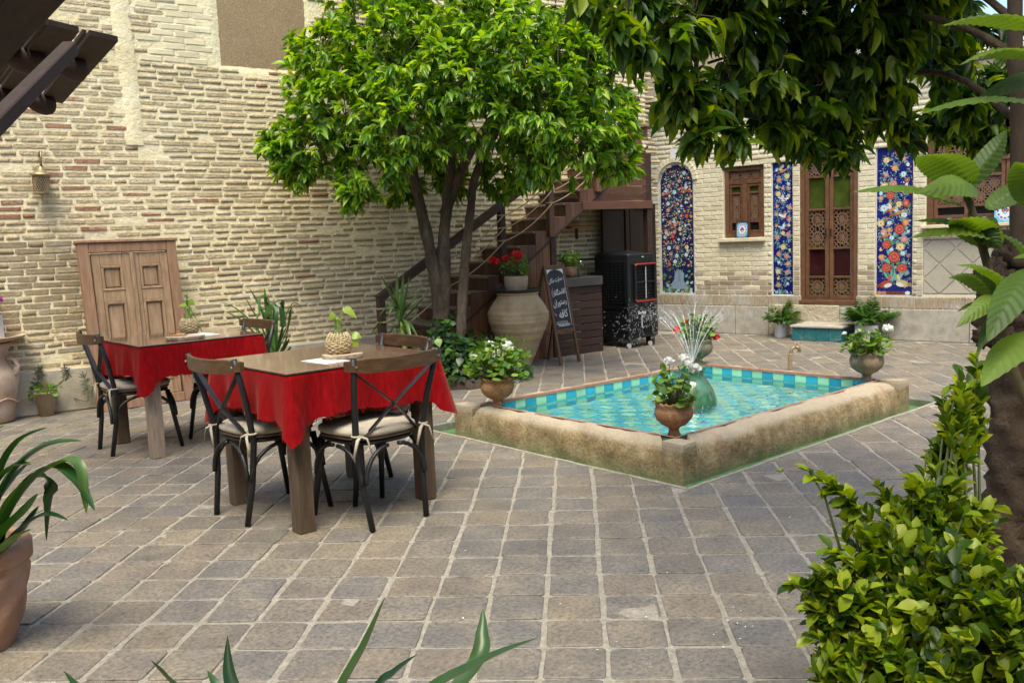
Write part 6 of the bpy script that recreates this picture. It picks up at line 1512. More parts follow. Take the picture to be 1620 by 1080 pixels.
# ------------------------------------------------------------------ plant and tap on the bar
q = spt(.43, .92, -.10); t = thing('potted_geranium', 'clay pot of trailing green plant on the bar counter', 'potted plant', tuple(q), group='geranium pots away from the pool')
MB().lathe([(0, 0), (.07, 0), (.09, .08), (.10, .13), (.092, .135), (.085, .12), (0, .115)], 24).build('pot', M_terra, t, smooth=True); MB().lathe([(0, .12), (.086, .118)], 16).build('soil', M_soil, t)
geranium(t, .12, .17, .22, 100, [], M_pr, 55)
q = spt(.68, .92, -.22); t = thing('counter_tap', 'small chrome tap at the back of the bar counter', 'tap', tuple(q)); M_chr = pm('chrome', [(0, (.5, .5, .5)), (1, (.7, .7, .7))], 5, .2, metal=1)
MB().tube([(0, 0, 0), (0, 0, .14), (-.02, -.03, .19), (-.05, -.08, .19), (-.055, -.09, .15)], .014, 8).build('spout', M_chr, t, smooth=True); MB().box((.02, 0, .16), (.05, .02, .02), .004).build('handle', M_chr, t)
# ------------------------------------------------------------------ standpipe in the yard
q = gz(1250, 585); t = thing('garden_tap', 'rope wrapped standpipe with brass tap behind the pool', 'tap', (q.x, q.y, 0), va); M_brass = pm('old_brass', [(.3, (.25, .18, .09)), (.7, (.42, .32, .18))], 12, .45, .3, metal=.7)
MB().tube([(0, 0, 0), (0, 0, .14), (.012, 0, .20), (.035, 0, .225), (.06, 0, .225)], .016, 10).build('pipe', M_brass, t, smooth=True)
MB().tube([((.019)*math.cos(a), .019*math.sin(a), .005+a/(2*pi)*.0105) for a in np.linspace(0, 2*pi*15, 180)], .0055, 5).build('rope_wrap', M_rope, t, smooth=True)
MB().tube([(.055, 0, .225), (.085, 0, .222), (.092, 0, .205), (.092, 0, .18)], .017, 10).build('spout', M_brass, t, smooth=True); mb = MB(); mb.tube([(.07, 0, .24), (.07, 0, .265)], .006, 6); mb.box((.07, 0, .268), (.05, .012, .008), .002); mb.build('handle', M_brass, t)
# ------------------------------------------------------------------ step and palms before the door
M_teal = pm('teal_tile', [(.3, (.008, .10, .12)), (.7, (.015, .16, .18))], 10, .25, .1, kind='Object', per=(.3, [(0, (.008, .09, .11)), (1, (.02, .17, .19))]), dirt=((.22, .27, .25), 9, .4), coat=.3)
st = thing('door_step', 'low step faced with teal tiles under a pale stone slab', 'step', tuple(fpt(1.83, 0, .03))); st.matrix_world = fM(1.83, 0, .03)
MB().box((0, -.22, .083), (.60, .44, .165), .003).build('core', M_mortar, st); MB().box((0, -.225, .18), (.66, .50, .028), .006).build('stone_slab', M_fpl, st)
for k in range(4): MB().box((-.2325+.155*k, -.446, .083), (.152, .012, .160), .002).build('tile', M_teal, st)
for k in range(3):
    for sx in (-1, 1): MB().box((sx*.306, -.37+.147*k, .083), (.012, .144, .160), .002).build('tile', M_teal, st)
M_wpot = pm('white_pot', [(.3, (.55, .56, .57)), (.7, (.66, .67, .68))], 5, .4)
M_palm = leafmat('palm_leaf', [(0, (.02, .07, .012)), (.5, (.045, .13, .02)), (1, (.10, .22, .03))], .3, .4)
def palm(label, px, py, R, H, fl, nf, seed, pos=None):
    q = pos or gz(px, py); t = thing('potted_palm', label, 'potted plant', (q.x, q.y, 0), group='palms in white pots'); rs = random.Random(seed)
    MB().lathe([(0, 0), (R*.96, 0), (R, .01), (R, H), (R*.93, H), (R*.93, H-.025), (0, H-.025)], 32).build('pot', M_wpot, t, smooth=False); MB().lathe([(0, H-.02), (R*.93, H-.021)], 20).build('soil', M_soil, t)
    mb = MB(); P, D, U, L_ = [], [], [], []
    for k in range(nf):
        a = 2*pi*k/nf+rs.uniform(-.4, .4); el = rs.uniform(.65, 1.4); ln = fl*rs.uniform(.75, 1.1); pts = []
        for i in range(12):
            u = i/11; r = ln*u*math.cos(el)*(1+.2*u); pts.append(Vector((R*.3*math.cos(a)+r*math.cos(a), R*.3*math.sin(a)+r*math.sin(a), H-.02+ln*(u*math.sin(el)-.55*u*u*math.cos(el)))))
        mb.tube(pts, [.004*(1-.8*i/11) for i in range(12)], 5, False)
        for i in range(3, 12):
            d = (pts[i]-pts[i-1]).normalized(); sd = d.cross(Vector((0, 0, 1))).normalized()
            for sg in (-1, 1):
                for h in (0, .5):
                    P.append(tuple(pts[i]-(pts[i]-pts[i-1])*h)); D.append(tuple(d*.55+sd*sg*.8+Vector((0, 0, rs.uniform(-.35, .05))))); U.append((0, 0, 1)); L_.append(ln*.34*math.sin(pi*(.18+.76*i/12))*rs.uniform(.85, 1.1))
    L_ = np.array(L_); obj('fronds', leaves_mesh('fronds', np.array(P), np.array(D), np.array(U, float), L_, L_*.13, leaf_template(4, .2, .2), M_palm), t); stuff(mb.build('frond_stems', M_palm, t))
palm('small palm in a narrow white pot left of the teal step', 1235, 533, .075, .165, .38, 14, 1)
palm('bushy palm in a wide white pot right of the teal step', 1371, 531, .135, .20, .38, 24, 2, fpt(2.36, 0, .24))
# ------------------------------------------------------------------ small things on the facade
M_tblue = pm('turquoise_glaze', [(.3, (.10, .35, .5)), (.7, (.18, .5, .62))], 9, .2, coat=.3)
def picture_tile(label, s_, z_, w, h, seed, frame_m):
    t = thing('painted_tile', label, 'tile', tuple(fpt(s_, z_, .045)), group='painted tiles on the sills'); t.matrix_world = fM(s_, z_, .045) @ Matrix.Rotation(-.10, 4, 'X')
    MB().box((0, 0, h/2), (w, .012, h), .002).build('glazed_face', M_tblue, t)
    if frame_m: mb = MB(); frame4(mb, -w/2-.012, w/2+.012, -.012, h+.012, .018, .022); mb.build('frame', frame_m, t)
    random.seed(seed); mb = MB(); c = h/2
    mk = lambda *a, **k: None
    for k in range(12): a = 2*pi*k/12; ell(mb, w*.34*math.cos(a), c+h*.34*math.sin(a), w*.1, h*.1, WHT, a, 8, -.0072)
    for k in range(12): a = 2*pi*k/12; ell(mb, w*.34*math.cos(a), c+h*.34*math.sin(a), w*.055, h*.055, (.05, .08, .4), a, 6, -.0076)
    ell(mb, 0, c, w*.29, h*.29, WHT, 0, 14, -.0079)
    for x in (-1, 1):
        for y in (-1, 1): ell(mb, x*w*.42, c+y*h*.42, w*.06, h*.06, random.choice((RED, (.05, .05, .3))), 0, 6, -.0075)
    mb2 = [(-.08, .02, RED), (.08, .02, RED), (0, .09, (.05, .08, .4)), (0, -.08, TEA)]
    for x, y, cc in mb2: ell(mb, x*w*1.1, c+y*h, w*.09, h*.09, cc, 0, 8, -.0083); ell(mb, x*w*1.1, c+y*h, w*.04, h*.04, lite(cc, 1.9), 0, 6, -.0087)
    stuff(mb.build('painted_medallion', M_paint, t))
picture_tile('turquoise framed medallion tile leaning on the small window sill', .648, 1.302, .165, .205, 3, M_wdd)
picture_tile('blue and white medallion tile leaning in the wide right window', 3.80, 1.375, .22, .25, 8, None)
M_cup = pm('green_cup', [(0, (.01, .16, .06)), (1, (.02, .24, .09))], 9, .2, coat=.4)
for s_, lb in ((3.22, 'green glazed cup standing alone on the right window sill'), (3.50, 'left one of two green glazed cups side by side on the right window sill'), (3.585, 'right one of two green glazed cups side by side on the right window sill')):
    o = MB().lathe([(0, 0), (.028, 0), (.038, .02), (.040, .045), (.033, .058), (.036, .066), (.030, .066), (.028, .05), (0, .02)], 20).build('small_cup', M_cup, None, smooth=True); o.location = fpt(s_, 1.373, .06); tag(o, lb, 'cup', 'cups on the sill')
t = thing('wall_plaque', 'small pale tile plaque above the arched panel', 'plaque', tuple(fpt(-.36, 2.42, .012))); t.matrix_world = fM(-.36, 2.42, .012)
MB().box((0, 0, .075), (.17, .012, .15), .002).build('tile', M_white, t); MB().box((0, -.002, -.012), (.21, .012, .022), .002).build('blue_strip', M_tblue, t)
# ------------------------------------------------------------------ old double door leaning on the wall
M_old = woodmat('old_door_wood', (.18, .105, .055), (.31, .20, .115), (.44, .31, .20), (9, 9, 1.1), .8, .7, 4, .25, dirt=((.10, .055, .03), 4, .5))
M_oldf = woodmat('old_frame_wood', (.15, .075, .042), (.25, .14, .08), (.34, .21, .13), (8, 8, 1.1), .75, .6, 4, .2)
D0, D1 = gz(153, 652), gz(304, 630)
od = thing('leaning_double_door', 'weathered wooden double door in its frame leaning against the brick wall', 'door', tuple((D0+D1)/2)); ex = (D1-D0).normalized(); WDo = (D1-D0).length
od.rotation_euler = Euler((-math.radians(4.6), 0, math.atan2(ex.y, ex.x))); od.location = (D0+D1)/2 - Vector((0, .04, 0)); hw = WDo/2; HD = 1.52
# the frame sits a little askew, as in the photograph
for sx in (-1, 1): MB().bar((sx*(hw-.045), 0, 0), (sx*(hw-.045)-.02, 0, HD), .07, .09, .004, up=(1, 0, 0)).build('jamb', M_oldf, od)
for zz in (.045, HD-.045): MB().box((-.02*zz/HD, 0, zz), (2*hw-.185, .065, .085), .004).build('head_rail' if zz > 1 else 'bottom_rail', M_oldf, od)
mb = MB(); frame4(mb, -hw-.022, hw-.018, HD-.02, HD+.02, .02, .08, 0); MB().box((-.02, -.005, HD+.012), (2*hw+.03, .085, .024), .004).build('cap', M_oldf, od)
iw = hw-.095
for sx in (-1, 1):
    lf = sub_empty('door_leaf', od, Matrix.Translation((sx*iw/2-.01, .005, .09))); w = iw-.006; h = HD-.185
    for x in (-w/2+.035, w/2-.035): MB().box((x, 0, h/2), (.07, .04, h), .004).build('stile', M_old, lf)
    for z0, z1 in ((0, .13), (h-.34-.10+.0, h-.34), (h-.11, h)): MB().box((0, 0, (z0+z1)/2), (w-.145, .038, z1-z0), .004).build('rail', M_old, lf)
    for z0, z1 in ((.13, h-.44), (h-.34, h-.11)):
        mb = MB(); frame4(mb, -w/2+.072, w/2-.072, z0, z1, .022, .046, -.002); mb.build('moulding', M_old, lf)
        MB().box((0, .006, (z0+z1)/2), (w-.20, .026, z1-z0-.052), .02).build('panel', M_old, lf)
MB().box((0, -.028, HD/2), (.035, .02, HD-.2), .003).build('cover_strip', M_old, od)
# ------------------------------------------------------------------ lantern on the wall
LM = Matrix.Translation(wpt(.42, 2.30, .10)) @ Matrix.Rotation(math.atan2(WD.y, WD.x), 4, 'Z'); la = thing('wall_lantern', 'old brass mesh lantern hanging from a hook on the brick wall', 'lantern', tuple(LM.translation), math.atan2(WD.y, WD.x)); la.rotation_euler = (0, .07, math.atan2(WD.y, WD.x))
MB().tube([(0, .10, .0), (0, .04, .035), (0, -.01, .03), (0, -.03, -.02), (.0, -.01, -.10)], .009, 8).build('hook', M_brass, la, smooth=True)
MB().lathe([(.012, -.08), (.02, -.11), (.035, -.125), (.055, -.15), (.085, -.165), (.088, -.178), (.07, -.185), (.0, -.18)], 24).build('cap', M_brass, la, smooth=True)
mb = MB()
for k in range(20):
    for sg in (-1, 1): a0 = 2*pi*k/20; mb.tube([((.068-.008*u)*math.cos(a0+sg*1.2*u), (.068-.008*u)*math.sin(a0+sg*1.2*u), -.185-.145*u) for u in np.linspace(0, 1, 6)], .0035, 4, False)
stuff(mb.build('mesh_body', M_brass, la)); MB().lathe([(0, -.34), (.05, -.34), (.066, -.335), (.066, -.325), (0, -.322)], 20).build('base_ring', M_brass, la); MB().tube([(0, 0, -.34), (.01, 0, -.41)], .005, 6).build('drop', M_brass, la); MB().lathe([(0, -.32), (.045, -.30), (.045, -.2), (0, -.19)], 14).build('glass', MATS['dark_glass'], la)
# ------------------------------------------------------------------ urn, dish and pot at the left edge
M_urn = pm('urn_clay', [(.25, (.30, .17, .10)), (.5, (.46, .34, .25)), (.75, (.56, .48, .40))], 4, .9, .5, 30, dirt=((.36, .18, .09), 3, .7))
U0 = gz(-10, 668); urn = thing('handled_urn', 'pale clay urn with scroll handles at the left edge', 'urn', (U0.x, U0.y, 0))
MB().lathe([(0, 0), (.15, 0), (.17, .02), (.185, .12), (.215, .28), (.235, .38), (.225, .44), (.18, .50), (.16, .56), (.17, .63), (.20, .67), (.20, .69), (.18, .69), (.15, .6), (0, .58)], 40).build('body', M_urn, urn, smooth=True)
for sg in (-1, 1):
    d = Vector(CR)*sg; MB().tube([d*.17+Vector((0, 0, .56)), d*.23+Vector((0, 0, .555)), d*.265+Vector((0, 0, .50)), d*.25+Vector((0, 0, .44)), d*.225+Vector((0, 0, .42)), d*.235+Vector((0, 0, .46)), d*.25+Vector((0, 0, .49))], .017, 8).build('scroll_handle', M_urn, urn, smooth=True)
MB().tube([Vector((.205*math.cos(a), .205*math.sin(a), .19+.025*math.sin(4*a))) for a in np.linspace(0, 2*pi, 60)], .009, 6).build('rope_band', M_urn, urn, smooth=True)
dish = thing('fluted_dish', 'wide fluted clay dish resting on the urn', 'dish', (U0.x, U0.y, .69))
MB().lathe([(0, .0), (.16, .0), (.26, .03), (.32, .05), (.325, .058), (.31, .06), (.2, .02), (0, .015)], 90, fn=lambda r, z, a, i: (r*(1+(.014*math.sin(a*45) if r > .24 else 0)), z+(.005*math.sin(a*45) if r > .3 else 0))).build('bowl', M_urn, dish, smooth=True)
q = U0; t = thing('potted_geranium', 'square white pot of pink geraniums on the dish of the urn', 'potted plant', (q.x, q.y, .712), math.atan2(CR.y, CR.x), group='geranium pots away from the pool')
MB().box((.005, 0, .11), (.22, .22, .22), .008).build('pot', M_wpot, t); MB().box((.005, 0, .222), (.2, .2, .01), .002).build('soil', M_soil, t); geranium(t, .22, .15, .18, 90, [(.115, -.02, .17, .035), (.08, .0, .2, .035), (.14, .02, .13, .03)], M_pp, 61)
# ------------------------------------------------------------------ gangly succulent in a small pot by the wall
M_succ = pm('grey_succulent', [(.3, (.09, .10, .07)), (.7, (.17, .18, .12))], 20, .7)
q = gz(75, 657); t = thing('potted_succulent', 'small clay pot with gangly grey succulents against the wall base', 'potted plant', (q.x, q.y, 0))
MB().lathe([(0, 0), (.062, 0), (.088, .2), (.095, .205), (.092, .22), (.082, .22), (.078, .19), (0, .185)], 26).build('pot', M_ribp, t, smooth=True); MB().lathe([(0, .19), (.08, .188)], 16).build('soil', M_soil, t)
geranium(t, .19, .14, .09, 60, [], M_pr, 62, (.03, .05))
d = (Vector(t.location)-CC).dot(CF); mb = MB(); m2 = MB(); tipP = []; rs = random.Random(8)
for pts in ([(72, 625), (62, 610), (45, 598), (40, 592)], [(74, 625), (66, 605), (55, 592), (44, 590)], [(76, 625), (70, 605), (63, 585)], [(78, 625), (72, 600), (60, 590)], [(82, 625), (95, 605), (108, 598), (107, 590)], [(80, 625), (84, 612), (98, 605), (103, 585)], [(70, 625), (58, 614), (37, 600)], [(77, 625), (70, 610), (57, 605)]):
    P_ = [at(*p, d)-Vector(t.location) + Vector((0, 0, 0)) for p in pts]; o, r = limb(P_, .006, .004, .1, seed=1, sub=4); mb.tube(o, r, 5, False); tipP.append(P_[-1])
for c in tipP:
    for k in range(26): a = rs.uniform(0, 6.3); e = rs.uniform(-.8, 1.3); v = Vector((math.cos(a)*math.cos(e), math.sin(a)*math.cos(e), math.sin(e))); b = c+Vector((0, 0, rs.uniform(-.06, .02))); m2.tube([b, b+v*.028, b+v*.055], [.0035, .005, .001], 4)
stuff(mb.build('stems', M_gstem, t)); stuff(m2.build('rosettes', M_succ, t))
q = gz(138, 648); t = thing('trailing_succulent', 'single grey succulent stem trailing up the stone base beside the old door', 'plant', (q.x, q.y, .02)); mb = MB(); m2 = MB()
pts = [at(*p, (q-CC).dot(CF)-.03)-Vector(t.location) for p in ((105, 626), (118, 630), (138, 634), (140, 622), (136, 605), (134, 597))]; o, r = limb(pts, .004, .004, .1, seed=2, sub=4); mb.tube(o, r, 5, False)
for k in range(40): i = rs.randrange(int(len(o)*.6), len(o)); a = rs.uniform(0, 6.3); v = Vector(CR)*math.cos(a)+Vector((0, 0, 1))*math.sin(a)-Vector(CF)*.3; m2.tube([o[i], o[i]+v*.03, o[i]+v*.06], [.003, .005, .001], 4)
stuff(mb.build('stem', M_gstem, t)); stuff(m2.build('leaves', M_succ, t))
# ------------------------------------------------------------------ strap leaved plants
M_aga = leafmat('strap_leaf', [(0, (.025, .075, .018)), (.5, (.05, .12, .025)), (1, (.09, .17, .04))], .2, .38)
M_agd = leafmat('dark_strap_leaf', [(0, (.008, .03, .010)), (.5, (.018, .055, .014)), (1, (.04, .09, .022))], .15, .33)
def strap(parent, pts, w, mat, fold=.25, seed=0, tipsharp=.9):
    P_ = [Vector(p) for p in pts]; o, _ = limb(P_, 1, 1, 0, seed=seed, sub=9); n = len(o); vs = []; fs = []
    for i, p in enumerate(o):
        u = i/(n-1); t_ = (o[min(i+1, n-1)]-o[max(i-1, 0)]).normalized(); s_ = t_.cross(Vector((0, 0, 1)))
        if s_.length < .15: s_ = Vector(CR)
        s_.normalize(); nn = s_.cross(t_).normalized(); ww = w*(.75+.5*u if u < .35 else .925*(1-((u-.35)/.65)**2.2)**tipsharp)/2+.0004
        vs += [p+s_*ww+nn*ww*fold*1.2, p+s_*ww*.5+nn*ww*fold*.35, p, p-s_*ww*.5+nn*ww*fold*.35, p-s_*ww+nn*ww*fold*1.2]
    for i in range(n-1):
        for k in range(4): fs.append((i*5+k, (i+1)*5+k, (i+1)*5+k+1, i*5+k+1))
    o_ = MB().add(vs, fs).build('leaf', mat, parent, smooth=True); return o_
# agave by the wall
q = gz(428, 624); d = (q-CC).dot(CF); ag = thing('agave_plant', 'tall agave with drooping strap leaves behind the farther table', 'plant', (q.x, q.y, 0)); AL = lambda px, py, dd_=0: at(px, py, d+dd_)-Vector(ag.location)
MB().lathe([(0, 0), (.13, 0), (.17, .26), (.18, .27), (.16, .28), (0, .26)], 24).build('pot', M_terra, ag, smooth=True)
for k, (pts, w) in enumerate((([(428, 560), (405, 520), (375, 490), (348, 477)], .05), ([(426, 560), (395, 520), (370, 500), (352, 492)], .045), ([(428, 560), (412, 515), (398, 490), (386, 468)], .07), ([(430, 560), (420, 510), (408, 480), (394, 455)], .045), ([(432, 560), (424, 500), (418, 455)], .05), ([(434, 560), (428, 510), (424, 475), (412, 470), (410, 500)], .06), ([(436, 560), (436, 500), (434, 482), (446, 476), (448, 500)], .06), ([(434, 560), (424, 530), (426, 500), (410, 497), (405, 520)], .06), ([(436, 560), (450, 510), (462, 482), (472, 482), (479, 492)], .05), ([(438, 560), (456, 520), (462, 488), (474, 480)], .045), ([(436, 560), (448, 520), (446, 482), (455, 475)], .06), ([(434, 565), (432, 530), (426, 500)], .09), ([(438, 562), (445, 540), (456, 512)], .08), ([(440, 565), (452, 540), (457, 518)], .06), ([(440, 568), (452, 550), (458, 535)], .055), ([(440, 570), (456, 556), (460, 548)], .05), ([(430, 570), (448, 552), (455, 530)], .05), ([(420, 565), (400, 548), (385, 520)], .05), ([(425, 568), (410, 540), (402, 512)], .06))):
    strap(ag, [AL(*p, -.05+.12*math.sin(k*2.4)*i/3) for i, p in enumerate(pts)], w, M_aga, .3, k)
# dracaena before the stairs
q = gz(640, 612); d = (q-CC).dot(CF); dr_ = thing('dracaena_plant', 'spiky green dracaena in front of the lowest stair steps', 'plant', (q.x, q.y, 0)); DL = lambda px, py, dd_=0: at(px, py, d+dd_)-Vector(dr_.location)
MB().tube([(0, 0, 0), DL(642, 560), DL(636, 520), DL(632, 490)], [.03, .026, .022, .015], 8).build('stem', M_sted, dr_, smooth=True)
for k, tip in enumerate(((603, 436), (615, 440), (628, 430), (638, 433), (648, 437), (668, 455), (672, 470), (605, 475), (600, 500), (608, 520), (612, 545), (592, 530), (625, 545), (640, 545), (652, 545), (664, 540), (668, 505), (680, 485), (655, 478), (622, 455), (645, 450), (615, 500), (660, 560), (635, 470), (586, 530))):
    b = DL(633+random.uniform(-5, 5), 505+random.uniform(-18, 18)); tp_ = DL(*tip, random.uniform(-.3, .25)); mid = (b+tp_)/2+Vector((0, 0, .06 if tip[1] > 470 else .0)); strap(dr_, [b, mid, tp_], .042, M_aga, .2, k)
# plant in the big clay pot at the left edge
M_agl = leafmat('glossy_strap_leaf', [(0, (.012, .05, .012)), (.5, (.03, .09, .016)), (1, (.08, .15, .03))], .2, .3)
q = gz(-38, 1022); d = (q-CC).dot(CF); lp = thing('potted_agave', 'large carved terracotta pot with arching strap leaves at the left edge', 'potted plant', (q.x, q.y, 0)); LPt = lambda px, py, dd_=0: at(px, py, d+dd_)-Vector(lp.location)
def carve(r, z, a, i): return (r*(1+.05*max(-.6, math.sin(a*7+3*math.sin(z*16)))*(1 if .06 < z < .29 else 0)), z)
fine = []
for (r0, z0), (r1, z1) in zip([(.13, 0), (.15, .06), (.175, .16), (.19, .25), (.198, .31), (.214, .315), (.216, .37), (.205, .385), (.18, .385)], [(.15, .06), (.175, .16), (.19, .25), (.198, .31), (.214, .315), (.216, .37), (.205, .385), (.18, .385), (.175, .34)]):
    for u in np.linspace(0, 1, 5)[:-1]: fine.append((r0+(r1-r0)*u, z0+(z1-z0)*u))
MB().lathe(fine, 64, fn=carve).build('pot', M_terra, lp, smooth=True); MB().lathe([(0, .35), (.178, .35)], 24).build('soil', M_soil, lp)
for k, (pts, w) in enumerate((([(-20, 880), (0, 760), (30, 700), (75, 676)], .062), ([(-25, 870), (15, 760), (70, 708), (130, 697)], .065), ([(-10, 870), (30, 790), (80, 740), (120, 762), (150, 808)], .055), ([(-10, 865), (20, 790), (90, 735), (125, 740), (137, 812)], .05), ([(0, 870), (20, 800), (55, 757), (78, 770), (74, 855)], .06), ([(-5, 880), (30, 840), (70, 815), (108, 823)], .04), ([(-20, 880), (10, 840), (40, 810), (60, 780)], .06), ([(-20, 890), (20, 860), (45, 830), (62, 800)], .06), ([(-40, 880), (-40, 780), (-20, 700), (8, 672)], .06), ([(-30, 890), (5, 870), (30, 848), (48, 838)], .05), ([(-40, 880), (-10, 780), (20, 740), (50, 735)], .06), ([(-40, 890), (-5, 800), (20, 762), (48, 730)], .06), ([(-50, 880), (-90, 780), (-130, 740)], .06), ([(-60, 880), (-110, 820), (-150, 830)], .06))):
    strap(lp, [LPt(*p, -.16+.10*math.sin(k*1.9)*i/3) for i, p in enumerate(pts)], w*1.35, M_agl, .35, k)
# foreground plant, only its tips in the picture
bp = at(500, 1330, 1.25); fg = thing('foreground_agave', 'dark pointed agave leaves rising at the bottom edge', 'plant', (bp.x, bp.y, 0)); FG = lambda px, py, dd_: at(px, py, dd_)-Vector(fg.location)
MB().lathe([(0, 0), (.12, 0), (.16, .30), (.175, .31), (.175, .36), (.15, .36), (.145, .32), (0, .31)], 28).build('pot', M_terra, fg, smooth=True)
MB().tube([(0, 0, .3), FG(500, 1330, 1.25)], [.05, .04], 10).build('stump', M_bark, fg, smooth=True)
for k, (pts, w) in enumerate((([(510, 1330), (530, 1130), (580, 1020), (609, 945)], .055), ([(520, 1330), (690, 1130), (755, 1050), (763, 1000), (764, 962)], .045), ([(520, 1330), (640, 1130), (760, 1050), (852, 1008)], .05), ([(515, 1330), (590, 1110), (625, 1065), (661, 1034)], .04), ([(490, 1330), (400, 1160), (365, 1080), (360, 1005)], .04), ([(480, 1330), (340, 1150), (270, 1080), (238, 1043)], .04), ([(480, 1330), (300, 1180), (150, 1110), (100, 1060)], .04), ([(485, 1330), (380, 1160), (345, 1090), (328, 1060)], .03), ([(500, 1330), (480, 1200), (470, 1120)], .05))):
    strap(fg, [FG(*p, 1.25+.09*math.sin(k*2.1)*i/3) for i, p in enumerate(pts)], w*.72, M_agd, .35, k, 1.3)
# ------------------------------------------------------------------ ivy and low plants at the foot of the tree
M_ivy = leafmat('ivy_leaf', [(0, (.012, .035, .012)), (.4, (.025, .065, .02)), (.75, (.05, .13, .025)), (1, (.12, .25, .03))], .25, .35)
ivy_shape = lambda t: max(.05, math.sin(pi*t**.62))
P, D, U, L_ = [], [], [], []
for px, py, rp, dd_, n in ((700, 560, 48, -.1, 320), (735, 575, 40, -.25, 260), (670, 560, 28, -.1, 110), (705, 525, 30, -.05, 120), (760, 590, 28, -.2, 110), (720, 595, 34, -.4, 160), (815, 595, 26, -.1, 70), (830, 588, 12, 0, 30), (745, 545, 22, -.1, 70), (770, 545, 20, .1, 50)):
    dp = dep0+dd_; c0 = np.array(at(px, py, dp)); R_ = rp*dp/F_PX; v = rng.normal(0, 1, (n, 3)); v /= np.linalg.norm(v, axis=1, keepdims=True)
    p = c0+v*R_*rng.uniform(.5, 1.0, (n, 1)); keep = p[:, 2] > .015; p, v = p[keep], v[keep]
    P.append(p); dd2 = v*.4+rng.normal(0, .6, v.shape); dd2[:, 2] -= .4; D.append(dd2); U.append(v+np.array([0, 0, .5])); L_.append(rng.uniform(.05, .10, len(p)))
P = np.concatenate(P); L_ = np.concatenate(L_)
o = obj('ivy_bed', leaves_mesh('ivy_bed', P, np.concatenate(D), np.concatenate(U), L_, L_*.85, leaf_template(4, .15, .2, ivy_shape), M_ivy)); tag(o, 'dense ivy and low greenery around the tree trunks and jar', kind='stuff')
mb = MB(); b0 = Vector((T0.x+.1, T0.y-.02, 0))
mb.lathe([(.62, 0), (.60, .06), (.40, .14), (0, .2)], 20, o=(b0.x, b0.y, .003), fn=lambda r, z, a, i: (r*(1+.1*math.sin(a*3)), z)); o = mb.build('earth_mound', M_soil, None, smooth=True); tag(o, 'dark soil under the ivy', kind='structure')
P, D, L_ = [], [], []
for px, py in ((668, 575), (680, 590), (690, 560), (770, 560), (800, 550), (812, 552), (826, 556), (745, 590), (755, 575)):     # feathery sprigs
    c = at(px, py, dep0-.25)
    for k in range(130): u = random.random(); a = random.uniform(0, 6.3); P.append((c.x+random.gauss(0, .04), c.y+random.gauss(0, .04), max(.01, c.z-.1+.22*u))); D.append((math.cos(a), math.sin(a), .7)); L_.append(.035)
L_ = np.array(L_); o = obj('feathery_herbs', leaves_mesh('feathery_herbs', np.array(P), np.array(D), np.tile([0, 0, 1.], (len(P), 1)), L_, L_*.14, leaf_template(3), M_ger)); tag(o, 'fine feathery green herbs between the ivy and the jar', kind='stuff')
# ------------------------------------------------------------------ timber eave, top left
M_eave = woodmat('eave_board', (.014, .006, .003), (.026, .013, .006), (.045, .024, .012), (4, 4, 4), .85, .5, 4)
ea = thing('timber_eave', 'dark timber eave of boards on round beams at the top left', 'eave', tuple(gz(60, 100, 2.45)))
EO = Vector(ea.location); ZE = 2.45
def eq(quad, th, name, mat, z_=ZE):
    P_ = [gz(x, y, z_)-EO for x, y in quad]; n = len(P_); vs = P_+[p+Vector((0, 0, th)) for p in P_]
    MB().add(vs, [tuple(range(n)), tuple(reversed(range(n, 2*n)))]+[(k, (k+1) % n, n+(k+1) % n, n+k) for k in range(n)]).build(name, mat, ea)
for qd in ([(142, 56), (187, 66), (99, 164), (64, 159)], [(75, 39), (125, 51), (48, 150), (2, 140)], [(20, 28), (62, 37), (-10, 138), (-50, 130)], [(-40, 20), (10, 27), (-60, 128), (-110, 120)]): eq(qd, .025, 'board', M_eave)
for qd in ([(131, 53), (137, 55), (59, 157), (54, 155)], [(67, 38), (72, 39), (-3, 140), (-8, 138)]): eq(qd, .02, 'lath', M_eave, ZE+.005)
for a, b in (((-60, 66), (126, 96)), ((-80, 128), (76, 155))):
    p0, p1 = gz(*a, ZE-.0)-EO, gz(*b, ZE-.0)-EO; dn = Vector((0, 0, -.045)); L5 = (p1-p0)
    pts = [p0+L5*u+dn for u in np.linspace(0, 1, 60)]; MB().tube(pts, [.07*(.25+.75*abs(math.cos((1-u)*pi*2.35-.35))) for u in np.linspace(0, 1, 60)], 12).build('round_beam', M_wdd, ea, smooth=True)
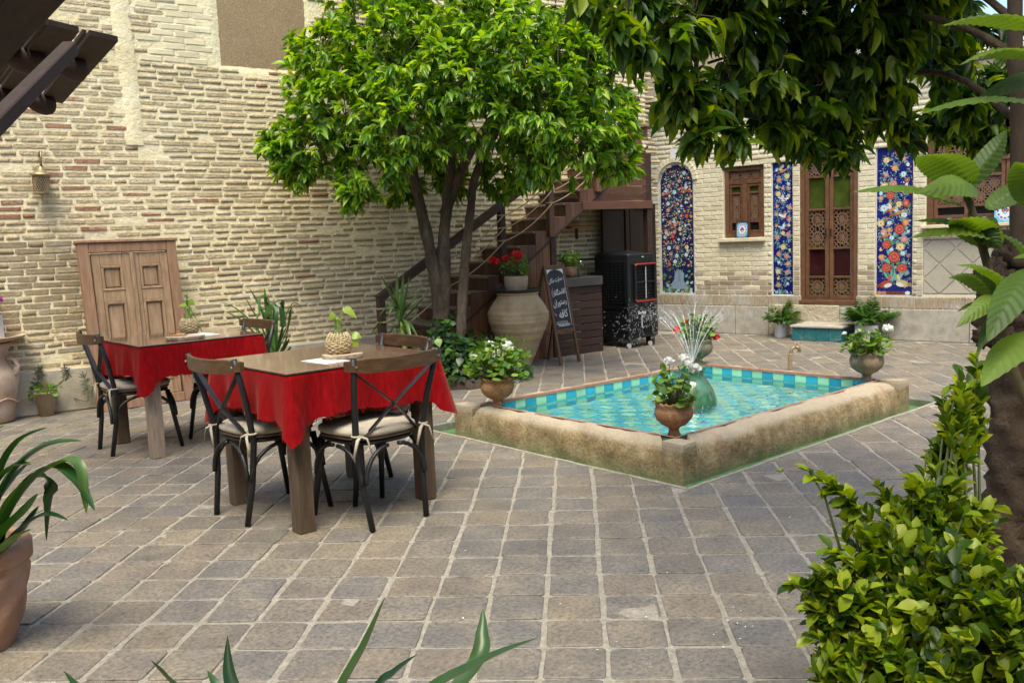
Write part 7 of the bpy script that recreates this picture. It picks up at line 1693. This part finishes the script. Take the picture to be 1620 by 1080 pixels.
p0, p1 = gz(-60, 250, ZE-.12)-EO, gz(112, 76, ZE-.12)-EO; p0 = at(-60, 250, 3.0)-EO; MB().bar(p0, p1+Vector((0, 0, .0)), .06, .06, .005).build('brace', M_eave, ea)
p0, p1 = at(-137, 118, 2.0)-EO, at(62, -92, 2.0)-EO; MB().bar(p0, p1, .22, .16, .01, up=(0, 0, 1)).build('edge_beam', M_eave, ea)
# ------------------------------------------------------------------ fallen leaf and petals on the floor
q = gz(1232, 746); mb = MB(); pleaf(mb, (0, 0, .003), (.06, .01, .012), .03, (0, 0, 1)); o = mb.build('fallen_leaf', M_poth, None, smooth=True); o.location = (q.x, q.y, .004); tag(o, 'single yellow green leaf lying on the pavers by the pool', 'leaf')
P, D = [], []
for k in range(26):
    px, py = random.choice(((random.gauss(1160, 25), random.gauss(985, 18)), (random.uniform(900, 1450), random.uniform(690, 1050)), (random.uniform(700, 1300), random.uniform(780, 1060)))); q = gz(px, py, .006); P.append(tuple(q)); a = random.uniform(0, 6.3); D.append((math.cos(a), math.sin(a), .1))
L_ = rng.uniform(.007, .013, len(P)); o = obj('fallen_petals', leaves_mesh('fallen_petals', np.array(P), np.array(D), np.tile([0, 0, 1.], (len(P), 1)), L_, L_*.5, leaf_template(3), M_petal)); tag(o, 'tiny dry petals scattered over the pavers', kind='stuff')
# ------------------------------------------------------------------ the rest of the courtyard, behind the camera
M_yard = pm('yard_wall_brick', [(.3, (.30, .24, .16)), (.7, (.44, .37, .26))], 6, .9, .6, 30, kind='World')
for nm, a, b in (('plain tan brick wall closing the yard behind the viewpoint', (-3.4, -3.4), (-3.4, 9.6)), ('plain tan brick wall closing the yard on the right', (-3.4, -3.4), (11.6, -3.4))):
    a, b = Vector((*a, 0)), Vector((*b, 0)); mb = MB(); mb.bar(a+Vector((0, 0, 2.0)), b+Vector((0, 0, 2.0)), .3, 4.0, .01); o = mb.build('yard_wall', M_yard); tag(o, nm, 'wall')
up = MB(); up.box((0, 0, 0), (3.6, .3, 2.2), .01); up.build('upper_wall', M_fb2, house, M=fM(-1.9, FZ+1.2, -1.2))
